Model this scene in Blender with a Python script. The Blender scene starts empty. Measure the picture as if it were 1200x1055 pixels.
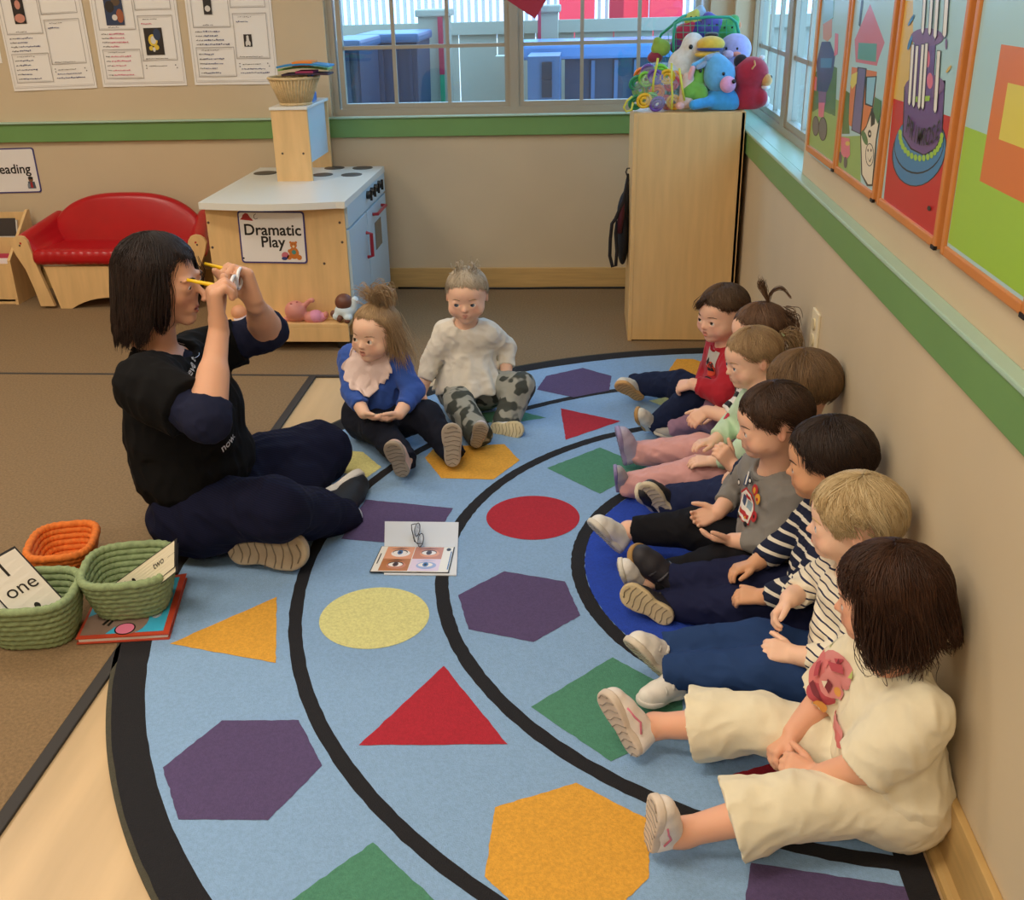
import bpy, bmesh, math, random
import numpy as np
from mathutils import Vector, Matrix, noise as mnoise
from mathutils.bvhtree import BVHTree
C = bpy.context.scene.collection
random.seed(7)
R_ = math.radians
# ---------------------------------------------------------------- camera calibration (pixels of the 1200x1055 frame)
FPX, CX, CY, HC = 1217.4468, 570.2148, 502.7250, 1.35
CM = np.array([[0.9956570203127775, 0.0894276519138352, -0.025880358866510102],
               [-0.011422513906686058, 0.3932387063681967, 0.9193654583406529],
               [-0.09239385303110259, 0.9150770540708827, -0.392552367251838]])
CO = np.array([0, 0, HC])
def ray(x, y): return CM.T @ np.array([(x-CX)/FPX, (CY-y)/FPX, 1.0])
def pz(x, y, z=0.0):
    d = ray(x, y); return Vector(CO + d*(z-HC)/d[2])
def px(x, y, X):
    d = ray(x, y); return Vector(CO + d*X/d[0])
def py(x, y, Y):
    d = ray(x, y); return Vector(CO + d*Y/d[1])
def pd(x, y, o, L, far=False):
    """point on the sight ray of a pixel at distance L from o (nearer or farther solution)"""
    d = ray(x, y); d = d/np.linalg.norm(d); oc = CO-np.array(o)
    b = d @ oc; c = oc @ oc - L*L; D = b*b-c
    t = -b if D < 0 else (-b+math.sqrt(D) if far else -b-math.sqrt(D))
    return Vector(CO+d*t)
def proj(w):
    v = CM @ (np.array(w)-CO); return (CX+FPX*v[0]/v[2], CY-FPX*v[1]/v[2])
cd = bpy.data.cameras.new('camera'); cam = bpy.data.objects.new('camera', cd); C.objects.link(cam)
cam.matrix_world = Matrix(((CM[0][0], CM[1][0], -CM[2][0], 0), (CM[0][1], CM[1][1], -CM[2][1], 0), (CM[0][2], CM[1][2], -CM[2][2], HC), (0, 0, 0, 1)))
cd.sensor_fit = 'HORIZONTAL'; cd.sensor_width = 36; cd.lens = FPX/1200*36
cd.shift_x = (600-CX)/1200; cd.shift_y = (CY-527.5)/1200; cd.clip_start = .02; cd.clip_end = 200
bpy.context.scene.camera = cam
# ---------------------------------------------------------------- materials
def lin(c):
    if isinstance(c, str): c = [int(c[i:i+2], 16)/255 for i in (0, 2, 4)]
    return tuple((v/12.92 if v <= .04045 else ((v+.055)/1.055)**2.4) for v in c[:3])+(1,)
MATS = {}
def mat(name, col='ffffff', rough=.6, var=.0, vs=8, bump=0, bs=60, bd=.002, metal=0, spec=.5, coat=0, attr=False, sheen=0, stretch=(1, 1, 1), trans=0, sss=0, emit=0, detail=3, col2=None, sharp=False):
    if name in MATS: return MATS[name]
    m = bpy.data.materials.new(name); m.use_nodes = True; nt = m.node_tree; N = nt.nodes; L = nt.links
    b = N['Principled BSDF']; b.inputs['Roughness'].default_value = rough; b.inputs['Metallic'].default_value = metal
    b.inputs['Specular IOR Level'].default_value = spec
    if coat: b.inputs['Coat Weight'].default_value = coat; b.inputs['Coat Roughness'].default_value = .08
    if sheen: b.inputs['Sheen Weight'].default_value = sheen; b.inputs['Sheen Roughness'].default_value = .5
    if trans: b.inputs['Transmission Weight'].default_value = trans
    if sss:
        b.inputs['Subsurface Weight'].default_value = sss; b.inputs['Subsurface Radius'].default_value = (1, .35, .2); b.inputs['Subsurface Scale'].default_value = .006
    c = lin(col); tc = N.new('ShaderNodeTexCoord'); mp = N.new('ShaderNodeMapping'); mp.inputs['Scale'].default_value = stretch
    L.new(tc.outputs['Object'], mp.inputs['Vector'])
    b.inputs['Base Color'].default_value = c; m.diffuse_color = c
    src = None
    if attr:
        a = N.new('ShaderNodeAttribute'); a.attribute_name = 'Col'; src = a.outputs['Color']
    if var or col2:
        n = N.new('ShaderNodeTexNoise'); n.inputs['Scale'].default_value = vs; n.inputs['Detail'].default_value = detail
        L.new(mp.outputs['Vector'], n.inputs['Vector'])
        mx = N.new('ShaderNodeMix'); mx.data_type = 'RGBA'
        rmp = N.new('ShaderNodeMapRange'); rmp.inputs['From Min'].default_value = .3; rmp.inputs['From Max'].default_value = .7
        if sharp: rmp.inputs['From Min'].default_value = .47; rmp.inputs['From Max'].default_value = .52
        L.new(n.outputs['Fac'], rmp.inputs['Value']); L.new(rmp.outputs['Result'], mx.inputs['Factor'])
        if col2 and not attr:
            mx.inputs['A'].default_value = c; mx.inputs['B'].default_value = lin(col2); src = mx.outputs['Result']
        else:
            mx.blend_type = 'MULTIPLY'; mx.inputs['Factor'].default_value = 1; nt.links.remove(mx.inputs['Factor'].links[0])
            rmp.inputs['To Min'].default_value = 1-var; rmp.inputs['To Max'].default_value = 1+var*.5
            mx.inputs['Factor'].default_value = 1
            if src: L.new(src, mx.inputs['A'])
            else: mx.inputs['A'].default_value = c
            L.new(rmp.outputs['Result'], mx.inputs['B']); mx.clamp_result = False; src = mx.outputs['Result']
    if src: L.new(src, b.inputs['Base Color'])
    if bump:
        n2 = N.new('ShaderNodeTexNoise'); n2.inputs['Scale'].default_value = bs; n2.inputs['Detail'].default_value = detail
        L.new(mp.outputs['Vector'], n2.inputs['Vector'])
        bp = N.new('ShaderNodeBump'); bp.inputs['Strength'].default_value = bump; bp.inputs['Distance'].default_value = bd
        L.new(n2.outputs['Fac'], bp.inputs['Height']); L.new(bp.outputs['Normal'], b.inputs['Normal'])
    if emit:
        b.inputs['Emission Color'].default_value = c; b.inputs['Emission Strength'].default_value = emit
    MATS[name] = m; return m
# ---------------------------------------------------------------- object helpers
def link(o, parent=None):
    C.objects.link(o)
    if parent is not None: o.parent = parent
    return o
def rootpos(p):
    v = Vector((0, 0, 0))
    while p is not None: v = v+p.location; p = p.parent
    return v
def mesh_obj(name, verts, faces, mats, parent=None, smooth=False, mi=None, loc=None, cols=None):
    """verts in world coordinates; the mesh is stored relative to its parent (or to loc)"""
    me = bpy.data.meshes.new(name)
    v = np.asarray(verts, dtype=np.float64).reshape(-1, 3)
    off = rootpos(parent) if parent is not None else (Vector(loc) if loc is not None else Vector((0, 0, 0)))
    v = v-np.array(off)
    me.from_pydata(v.tolist(), [], faces.tolist() if isinstance(faces, np.ndarray) else faces)
    for m in (mats if isinstance(mats, (list, tuple)) else [mats]): me.materials.append(m)
    if mi is not None: me.polygons.foreach_set('material_index', np.asarray(mi, dtype=np.int32))
    if smooth: me.polygons.foreach_set('use_smooth', np.ones(len(me.polygons), dtype=bool))
    if cols is not None:
        ca = me.color_attributes.new('Col', 'FLOAT_COLOR', 'POINT')
        c4 = np.ones((len(v), 4), dtype=np.float32); c4[:, :3] = cols; ca.data.foreach_set('color', c4.ravel())
    me.update()
    o = bpy.data.objects.new(name, me)
    if parent is None and loc is not None: o.location = loc
    return link(o, parent)
def empty(name, loc, label=None, cat=None, group=None):
    o = bpy.data.objects.new(name, None); o.empty_display_size = .05; C.objects.link(o); o.location = loc
    if label: tag(o, label, cat, group)
    return o
def tag(o, label, cat, group=None):
    o['label'] = label; o['category'] = cat
    if group: o['group'] = group
    return o
def lab(o, label): o['label'] = label; return o
def struct(o): o['kind'] = 'structure'; return o
class MB:
    """collects shapes given in world coordinates, builds ONE mesh object"""
    def __init__(s): s.v = []; s.f = []; s.m = []; s.sm = False
    def add(s, vs, fs, m=0):
        k = len(s.v); s.v += [tuple(v) for v in vs]; s.f += [tuple(i+k for i in f) for f in fs]; s.m += [m]*len(fs); return s
    def box(s, a, b, m=0, bev=0.0):
        x0, y0, z0 = [min(a[i], b[i]) for i in range(3)]; x1, y1, z1 = [max(a[i], b[i]) for i in range(3)]
        return s.obox(((x0+x1)/2, (y0+y1)/2, (z0+z1)/2), ((x1-x0)/2, (y1-y0)/2, (z1-z0)/2), None, m, bev)
    def obox(s, c, h, M=None, m=0, bev=0.0):
        bm = bmesh.new(); bmesh.ops.create_cube(bm, size=2)
        for v in bm.verts: v.co = Vector((v.co.x*h[0], v.co.y*h[1], v.co.z*h[2]))
        if bev: bmesh.ops.bevel(bm, geom=bm.edges[:]+bm.verts[:], offset=min(bev, min(h)*.95), segments=2, profile=.6, affect='EDGES')
        if M is not None: bmesh.ops.transform(bm, matrix=M.to_4x4() if isinstance(M, Matrix) else M, verts=bm.verts)
        for v in bm.verts: v.co += Vector(c)
        bm.verts.index_update(); s.add([v.co[:] for v in bm.verts], [[v.index for v in f.verts] for f in bm.faces], m); bm.free(); return s
    def tube(s, pts, r, n=8, m=0, closed=False, rfun=None, cap=True):
        pts = [Vector(p) for p in pts]; K = len(pts); rings = []
        up = None
        for i, p in enumerate(pts):
            a = pts[(i-1) % K] if (closed or i > 0) else p; b = pts[(i+1) % K] if (closed or i < K-1) else p
            t = (b-a).normalized() if (b-a).length > 1e-9 else Vector((0, 0, 1))
            if up is None: up = t.orthogonal().normalized()
            u = (up-t*up.dot(t)); u = u.normalized() if u.length > 1e-6 else t.orthogonal().normalized(); up = u; w = t.cross(u)
            rr = r[i] if isinstance(r, (list, tuple)) else r
            rings.append([p+(u*math.cos(2*math.pi*j/n)+w*math.sin(2*math.pi*j/n))*(rr*(rfun(i, j) if rfun else 1)) for j in range(n)])
        vs = [v for ring in rings for v in ring]; fs = []
        for i in range(K if closed else K-1):
            for j in range(n):
                a = i*n+j; b = i*n+(j+1) % n; c = ((i+1) % K)*n+(j+1) % n; d = ((i+1) % K)*n+j; fs.append((a, b, c, d))
        if not closed and cap: fs.append(tuple(range(n-1, -1, -1))); fs.append(tuple((K-1)*n+j for j in range(n)))
        return s.add(vs, fs, m)
    def cyl(s, a, b, r, n=16, m=0, r2=None):
        return s.tube([a, b], [r, r if r2 is None else r2], n, m)
    def prism(s, poly, O, U, V, W, m=0):
        """extrude 2-D polygon (u,v) at origin O with axes U,V by vector W"""
        O, U, V, W = Vector(O), Vector(U), Vector(V), Vector(W); n = len(poly)
        a = [O+U*p[0]+V*p[1] for p in poly]; b = [q+W for q in a]
        return s.add(a+b, [tuple(range(n)), tuple(range(2*n-1, n-1, -1))]+[(i, i+n, (i+1) % n+n, (i+1) % n) for i in range(n)], m)
    def flat(s, poly, O, U, V, m=0):
        O, U, V = Vector(O), Vector(U), Vector(V)
        return s.add([O+U*p[0]+V*p[1] for p in poly], [tuple(range(len(poly)))], m)
    def lathe(s, prof, c, n=24, m=0, ax=None):
        c = Vector(c); vs = []; fs = []; K = len(prof)
        M = Matrix.Identity(3) if ax is None else Vector((0, 0, 1)).rotation_difference(Vector(ax)).to_matrix()
        for (r, z) in prof:
            for j in range(n): vs.append(c+M @ Vector((r*math.cos(2*math.pi*j/n), r*math.sin(2*math.pi*j/n), z)))
        for i in range(K-1):
            for j in range(n): fs.append((i*n+j, i*n+(j+1) % n, (i+1)*n+(j+1) % n, (i+1)*n+j))
        fs.append(tuple(range(n-1, -1, -1))); fs.append(tuple((K-1)*n+j for j in range(n)))
        return s.add(vs, fs, m)
    def text(s, body, O, U, V, size, m=0, depth=0.0, align='CENTER', bold=0.0, W=None):
        cu = bpy.data.curves.new('tmp', 'FONT'); cu.body = body; cu.size = 1; cu.align_x = align; cu.align_y = 'CENTER'; cu.offset = bold
        cu.resolution_u = 4
        o = bpy.data.objects.new('tmp', cu); C.objects.link(o); bpy.context.view_layer.update()
        me = o.to_mesh(); O, U, V = Vector(O), Vector(U), Vector(V); W = W or U.cross(V).normalized()
        vs = [O+U*(v.co.x*size)+V*(v.co.y*size)+W*depth for v in me.vertices]; fs = [tuple(p.vertices) for p in me.polygons]
        o.to_mesh_clear(); C.objects.unlink(o); bpy.data.objects.remove(o)
        return s.add(vs, fs, m)
    def build(s, name, mats, parent=None, smooth=False, loc=None):
        o = mesh_obj(name, s.v, s.f, mats, parent, smooth, s.m, loc)
        if smooth == 'auto': pass
        return o
def circ(cx, cy, r, n=20, ry=None, a0=0, a1=2*math.pi):
    full = abs(a1-a0-2*math.pi) < 1e-6
    return [(cx+r*math.cos(a0+(a1-a0)*i/(n if full else n-1)), cy+(ry or r)*math.sin(a0+(a1-a0)*i/(n if full else n-1))) for i in range(n)]
def rrect(w, h, r, n=5):
    o = []
    for (sx, sy, a) in ((1, 1, 0), (-1, 1, 90), (-1, -1, 180), (1, -1, 270)):
        for i in range(n+1):
            t = R_(a+90*i/n); o.append((sx*(w/2-r)+r*math.cos(t), sy*(h/2-r)+r*math.sin(t)))
    return o
# ---------------------------------------------------------------- implicit surfaces (smooth blended solids meshed with surface nets)
def V3(p): return np.array(p, dtype=np.float32)
def wob(P, s=1.0, seed=0, k=5):
    """cheap vectorised smooth noise, about -1..1"""
    rs = np.random.RandomState(seed); out = np.zeros(P.shape[0], dtype=np.float32)
    for i in range(k):
        d = rs.normal(size=3); d /= np.linalg.norm(d); f = s*(0.6+rs.rand()*1.1)
        d2 = rs.normal(size=3); d2 /= np.linalg.norm(d2)
        out += np.sin((P @ (d*f).astype(np.float32))+1.7*np.sin(P @ (d2*f*.55).astype(np.float32)+rs.rand()*6)+rs.rand()*6)
    return out/k**.75
class SDF:
    def __init__(s): s.ops = []
    def _a(s, fn, lo, hi, k, sign): s.ops.append((fn, np.array(lo, float), np.array(hi, float), k, sign)); return s
    def cap(s, a, b, ra, rb=None, k=.01, sign=1):
        rb = ra if rb is None else rb; a, b = V3(a), V3(b); ab = b-a; L = float(ab @ ab)+1e-12
        def fn(P):
            t = np.clip(((P-a) @ ab)/L, 0, 1); return np.sqrt((((P-a)-t[:, None]*ab)**2).sum(1))-(ra+(rb-ra)*t)
        r = max(ra, rb); return s._a(fn, np.minimum(a, b)-r, np.maximum(a, b)+r, k, sign)
    def chain(s, pts, rs, k=.01, sign=1):
        for i in range(len(pts)-1): s.cap(pts[i], pts[i+1], rs[i], rs[i+1], k, sign)
        return s
    def ell(s, c, r, M=None, k=.01, sign=1):
        c = V3(c); r = np.array(r, dtype=np.float32); Mi = None if M is None else np.array(M, dtype=np.float32)   # columns of M = axes
        def fn(P):
            q = P-c
            if Mi is not None: q = q @ Mi
            k0 = np.sqrt(((q/r)**2).sum(1)); k1 = np.sqrt(((q/(r*r))**2).sum(1))+1e-9; return k0*(k0-1)/k1
        R = (float(max(r)) if Mi is not None else r); return s._a(fn, c-R, c+R, k, sign)
    def box(s, c, h, M=None, rd=.005, k=.01, sign=1):
        c = V3(c); h = np.array(h, dtype=np.float32)-rd; Mi = None if M is None else np.array(M, dtype=np.float32)
        def fn(P):
            q = P-c
            if Mi is not None: q = q @ Mi
            q = np.abs(q)-h; return np.sqrt((np.maximum(q, 0)**2).sum(1))+np.minimum(q.max(1), 0)-rd
        R = np.linalg.norm(h+rd) if Mi is not None else h+rd; return s._a(fn, c-R, c+R, k, sign)
    def raw(s, fn, lo, hi, k=.01, sign=1): return s._a(fn, lo, hi, k, sign)
    def cut(s, p, n, within=None, k=.002):
        """remove the half space n.(x-p)>0, optionally only within radius of p"""
        p, n = V3(p), V3(Vector(n).normalized())
        s.ops.append(('cut', p, n, within, k)); return s
    def disp(s, fn): s.ops.append(('disp', fn)); return s
    def eval(s, h, pad=.012):
        lo = np.min([o[1] for o in s.ops if o[0] not in ('cut', 'disp') and o[4] > 0], axis=0)-pad
        hi = np.max([o[2] for o in s.ops if o[0] not in ('cut', 'disp') and o[4] > 0], axis=0)+pad
        n = np.ceil((hi-lo)/h).astype(int)+1; F = np.full(n, .05, dtype=np.float32)
        ax = [lo[i]+h*np.arange(n[i]) for i in range(3)]
        for o in s.ops:
            if o[0] == 'disp':
                idx = np.argwhere(np.abs(F) < .03)
                if len(idx):
                    P = (lo+idx*h).astype(np.float32); F[idx[:, 0], idx[:, 1], idx[:, 2]] += o[1](P).astype(np.float32)
                continue
            if o[0] == 'cut':
                _, p, nn, rad, k = o
                if rad: a = np.maximum(np.floor((p-rad-lo)/h).astype(int), 0); b = np.minimum(np.ceil((p+rad-lo)/h).astype(int)+1, n)
                else: a = np.zeros(3, int); b = n
                if (b <= a).any(): continue
                sl = tuple(slice(a[i], b[i]) for i in range(3)); G = np.stack(np.meshgrid(*[ax[i][sl[i]] for i in range(3)], indexing='ij'), -1).reshape(-1, 3).astype(np.float32)
                D = (G-p) @ nn
                if rad: D = np.minimum(D, rad-np.sqrt(((G-p)**2).sum(1)))
                sub = F[sl]; D = D.reshape(sub.shape)
                hh = np.maximum(k-np.abs(sub-D), 0)/k; F[sl] = np.maximum(sub, D)+hh*hh*k/4; continue
            fn, l, u, k, sign = o; mg = k+2*h
            a = np.maximum(np.floor((l-mg-lo)/h).astype(int), 0); b = np.minimum(np.ceil((u+mg-lo)/h).astype(int)+1, n)
            if (b <= a).any(): continue
            sl = tuple(slice(a[i], b[i]) for i in range(3))
            G = np.stack(np.meshgrid(*[ax[i][sl[i]] for i in range(3)], indexing='ij'), -1).reshape(-1, 3).astype(np.float32)
            sub = F[sl]; D = fn(G).reshape(sub.shape).astype(np.float32)
            if sign > 0: hh = np.maximum(k-np.abs(sub-D), 0)/k; F[sl] = np.minimum(sub, D)-hh*hh*k/4
            else: D = -D; hh = np.maximum(k-np.abs(sub-D), 0)/k; F[sl] = np.maximum(sub, D)+hh*hh*k/4
        return F, lo
    def mesh(s, h=.004, relax=1):
        F, lo = s.eval(h); n = F.shape; S = F < 0
        Sn = S.astype(np.int8); tot = np.zeros((n[0]-1, n[1]-1, n[2]-1), np.int8)
        for a in (0, 1):
            for b in (0, 1):
                for c in (0, 1): tot += Sn[a:n[0]-1+a, b:n[1]-1+b, c:n[2]-1+c]
        act = (tot > 0) & (tot < 8); idx = np.argwhere(act); K = len(idx)
        if K == 0: return np.zeros((0, 3)), np.zeros((0, 4), int)
        vid = np.full(act.shape, -1, np.int64); vid[act] = np.arange(K)
        acc = np.zeros((K, 3)); cnt = np.zeros(K); cor = [(a, b, c) for a in (0, 1) for b in (0, 1) for c in (0, 1)]
        i, j, k = idx.T; vals = {c: F[i+c[0], j+c[1], k+c[2]] for c in cor}
        for c in cor:
            for ax in range(3):
                if c[ax] == 0:
                    d = list(c); d[ax] = 1; d = tuple(d); va, vb = vals[c], vals[d]; cr = (va < 0) != (vb < 0)
                    t = np.where(cr, va/np.where(cr, va-vb, 1), 0); p = np.tile(np.array(c, float), (K, 1)); p[:, ax] = t
                    acc[cr] += p[cr]; cnt[cr] += 1
        Vt = lo+(idx+acc/cnt[:, None])*h; Q = []
        for ax in range(3):
            sa = [slice(1, -1)]*3; sa[ax] = slice(0, -1); sb = list(sa); sb[ax] = slice(1, None)
            A, B = S[tuple(sa)], S[tuple(sb)]
            e = np.argwhere(A != B)
            if not len(e): continue
            o_ = np.array([1, 1, 1]); o_[ax] = 0; e = e+o_
            inside = S[e[:, 0], e[:, 1], e[:, 2]]; u, w = (ax+1) % 3, (ax+2) % 3
            def g(du, dw):
                q = e.copy(); q[:, u] -= du; q[:, w] -= dw; return vid[q[:, 0], q[:, 1], q[:, 2]]
            q = np.stack([g(1, 1), g(0, 1), g(0, 0), g(1, 0)], 1); q[~inside] = q[~inside][:, ::-1]; Q.append(q)
        Q = np.concatenate(Q); Q = Q[(Q >= 0).all(1)]
        for _ in range(relax):
            s2 = np.zeros_like(Vt); c2 = np.zeros(K)
            for a, b in ((0, 1), (1, 2), (2, 3), (3, 0)):
                np.add.at(s2, Q[:, a], Vt[Q[:, b]]); np.add.at(s2, Q[:, b], Vt[Q[:, a]]); np.add.at(c2, Q[:, a], 1); np.add.at(c2, Q[:, b], 1)
            Vt = Vt*.5+.5*s2/np.maximum(c2, 1)[:, None]
        return Vt, Q
    def build(s, name, m, parent=None, h=.004, colf=None, relax=1, loc=None):
        Vt, Q = s.mesh(h, relax); return mesh_obj(name, Vt, Q, m, parent, True, loc=loc, cols=None if colf is None else colf(Vt))
def frame(f, u=(0, 0, 1)):
    """columns right, forward, up"""
    f = Vector(f).normalized(); u = Vector(u); r = f.cross(u).normalized(); u = r.cross(f).normalized(); return r, f, u
# ================================================================ THE ROOM
XW, XU, YB, ZC, XL, YF = .597, .622, 4.87, 2.55, -4.2, -2.6
wallm = mat('wall_paint', 'cdbb9c', .75, var=.04, vs=3, bump=.15, bs=220, bd=.0008)
green = mat('green_rail', '6f9a5a', .45, var=.05, vs=5)
ledgem = mat('ledge_paint', 'a9c9b4', .35)
taupe = mat('window_frame_paint', 'a39a88', .45)
basem = mat('base_wood', 'c8a468', .5, var=.12, vs=6, stretch=(1, 1, 14))
carpetm = mat('carpet', '8a7151', .95, var=.22, vs=140, bump=.6, bs=400, bd=.004, detail=2)
stripm = mat('strip_rubber', '33302f', .7)
woodf = mat('vinyl_floor', 'cfb288', .38, var=.20, vs=9, stretch=(1, .12, 1), detail=6, bump=.05, bs=60)
RX0, RY0 = .603, 2.285
XS = -1.035; YS = 3.62
p = pz(362, 443); XS = p.x; YS = p.y
b = MB(); b.box((XL, YF, -.02), (XW+.1, YB+.1, 0)); struct(b.build('floor', woodf))
b = MB(); b.prism([(XL, YF), (XS, YF), (XS, YS), (XL, YS)], (0, 0, .0), (1, 0, 0), (0, 1, 0), (0, 0, .007)); struct(b.build('floor', carpetm))
b = MB(); b.prism([(XL, YS+.018), (XW+.012, YS+.018), (XW+.012, YB), (XL, YB)], (0, 0, .0), (1, 0, 0), (0, 1, 0), (0, 0, .007)); struct(b.build('floor', carpetm))
b = MB(); b.box((XS, YF, 0), (XS+.028, YS, .008), 0, .003); struct(b.build('trim_1', stripm))
b = MB(); b.box((XL, YS, 0), (XW, YS+.018, .008), 0, .003); struct(b.build('trim_2', stripm))
def wall_rect(name, holes, O, U, W0, H0, T, m=wallm):
    """slab in plane O + u*U + z, thickness vector T, with rectangular openings"""
    us = sorted({0, W0} | {v for h in holes for v in h[:2]}); zs = sorted({0, H0} | {v for h in holes for v in h[2:]})
    b = MB(); O, U, T = Vector(O), Vector(U), Vector(T)
    for i in range(len(us)-1):
        for j in range(len(zs)-1):
            u, z = (us[i]+us[i+1])/2, (zs[j]+zs[j+1])/2
            if any(h[0] < u < h[1] and h[2] < z < h[3] for h in holes): continue
            b.add([O+U*x+Vector((0, 0, zz))+k for k in (Vector(), T) for (x, zz) in ((us[i], zs[j]), (us[i+1], zs[j]), (us[i+1], zs[j+1]), (us[i], zs[j+1]))],
                  [(0, 1, 2, 3), (7, 6, 5, 4), (0, 4, 5, 1), (1, 5, 6, 2), (2, 6, 7, 3), (3, 7, 4, 0)])
    return struct(b.build(name, m))
WX0, WX1, WZ0, WZ1 = -1.165, .525, .812, 2.1
wall_rect('wall_back', [(WX0-XL, WX1-XL, WZ0, WZ1)], (XL, YB, 0), (1, 0, 0), XW+.15-XL, ZC, (0, .16, 0))
struct(MB().box((XW+.012, YF, 0), (XW+.16, YB, .74)).build('wall_right', wallm))
RW0, RW1 = 3.12, 4.80
wall_rect('wall_right', [(RW0-YF, RW1-YF, 0, WZ1-.815)], (XU, YF, .815), (0, 1, 0), YB-YF, ZC-.815, (.145, 0, 0))
struct(MB().box((XL-.1, YF, 0), (XL, YB, ZC)).build('wall_left', wallm))
struct(MB().box((XL, YF-.1, 0), (XW+.1, YF, ZC)).build('wall_front', wallm))
struct(MB().box((XL, YF, ZC), (XW+.2, YB+.1, ZC+.1)).build('ceiling', mat('ceiling', 'ece6da', .9)))
# rails (green band with a pale ledge) and baseboards
zt = 1.35-(1.35-.795)*YB/4.945; zb = zt-.096
zt = py(500, 135.5, YB-.02).z; zb = py(500, 160, YB-.02).z
struct(MB().box((XL, YB-.02, zb), (XW, YB, zt-.008), 0, .002).build('trim_3', green))
struct(MB().box((XL, YB-.032, zt-.008), (XW, YB, zt), 0, .003).build('trim_4', ledgem))
struct(MB().box((XW-.001, YF, .742), (XW+.02, YB-.03, .820), 0, .002).build('trim_5', green))
b = MB().box((XW-.005, YF, .819), (XU, YB-.03, .829), 0, .003).box((XU, RW0, .8155), (.745, RW1, .829)); struct(b.build('trim_6', ledgem))
struct(MB().box((XL, YB-.014, .007), (XW, YB, .105), 0, .003).build('baseboard_back', basem))
b = MB().box((XW-.002, YF, 0), (XW+.012, YB-.014, .125), 0, .003)
b.prism([(0, 0), (-.018, 0), (-.016, .010), (-.009, .017), (0, .019)], (XW-.002, YF, 0), (1, 0, 0), (0, 0, 1), (0, YB-YF-.03, 0)); struct(b.build('baseboard_right', basem))
# windows: frames, muntins, panes
glassm = bpy.data.materials.new('window_glass'); glassm.use_nodes = True
nt = glassm.node_tree; nt.nodes.clear(); o_ = nt.nodes.new('ShaderNodeOutputMaterial'); t_ = nt.nodes.new('ShaderNodeBsdfTransparent'); g_ = nt.nodes.new('ShaderNodeBsdfGlossy'); x_ = nt.nodes.new('ShaderNodeMixShader')
t_.inputs['Color'].default_value = (.84, .93, 1, 1); g_.inputs['Roughness'].default_value = .02; x_.inputs['Fac'].default_value = .06
nt.links.new(t_.outputs[0], x_.inputs[1]); nt.links.new(g_.outputs[0], x_.inputs[2]); nt.links.new(x_.outputs[0], o_.inputs['Surface'])
def window(name, O, U, N, W, z0, z1, cells, rows, fw=.05, fd=.05, post=()):
    """O = corner at sill level; U along the wall; N towards the room"""
    U, N, O = Vector(U), Vector(N), Vector(O); Z = Vector((0, 0, 1))
    root = empty(name, O); root['kind'] = 'structure'
    def bar(b, u0, u1, w0, w1, d0, d1):
        P = [O+U*u+Z*(w)+N*d for d in (d0, d1) for (u, w) in ((u0, w0), (u1, w0), (u1, w1), (u0, w1))]
        b.add(P, [(3, 2, 1, 0), (4, 5, 6, 7), (0, 1, 5, 4), (1, 2, 6, 5), (2, 3, 7, 6), (3, 0, 4, 7)])
    H = z1-z0; b = MB()
    bar(b, 0, W, 0, fw*.55, 0, fd); bar(b, 0, W, H-fw, H, 0, fd); bar(b, 0, fw*.45, fw*.55, H-fw, 0, fd); bar(b, W-fw*.45, W, fw*.55, H-fw, 0, fd)
    b.build('window_frame', taupe, root)
    for (u0, u1, ms) in cells:
        b = MB(); s = .022
        bar(b, u0-s, u1+s, fw*.55, fw*.55+s, .008, fd-.008); bar(b, u0-s, u1+s, H-fw-s, H-fw, .008, fd-.008)
        bar(b, u0-s, u0, fw*.55+s, H-fw-s, .008, fd-.008); bar(b, u1, u1+s, fw*.55+s, H-fw-s, .008, fd-.008)
        sash = b.build('sash', taupe, root); b = MB()
        for m_ in ms: bar(b, m_-.008, m_+.008, fw*.55+s, H-fw-s, .018, .034)
        for r_ in rows: bar(b, u0, u1, r_-z0-.008, r_-z0+.008, .020, .032)
        b.build('muntin', taupe, sash)
        b = MB(); bar(b, u0, u1, fw*.55+s, H-fw-s, .0255, .0275); b.build('pane', glassm, sash)
    for (u0, u1) in post:
        b = MB(); bar(b, u0, u1, fw*.55, H-fw, .0, fd); b.build('mullion', taupe, root)
    return root
yg = YB+.075
def wx(x, y=60): return py(x, y, yg).x
x0 = wx(392, 60)-.01
cl = (wx(404)-x0, wx(592)-x0, [wx(463)-x0, wx(526)-x0]); cr_ = (wx(614)-x0, wx(812)-x0, [wx(682)-x0, wx(748)-x0])
zr = py(500, 54, yg).z; cell = .235
window('window_1', (x0, yg, WZ0), (1, 0, 0), (0, -1, 0), WX1-x0, WZ0, WZ1, [cl, cr_], [zr+cell*i for i in range(5)], fw=.055, post=((cl[1]+.022, cr_[0]-.022),))
struct(MB().box((WX0, YB+.03, WZ0), (x0, YB+.16, WZ1)).build('trim_7', mat('reveal', 'c9c4b4', .5)))
xg = .75
window('window_2', (xg, RW1, .829), (0, -1, 0), (-1, 0, 0), RW1-RW0, .829, WZ1, [(.10, .78, [.33, .55]), (.90, 1.60, [1.13, 1.36])], [1.09+cell*i for i in range(4)], fw=.05, post=((.802, .878),))
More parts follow.
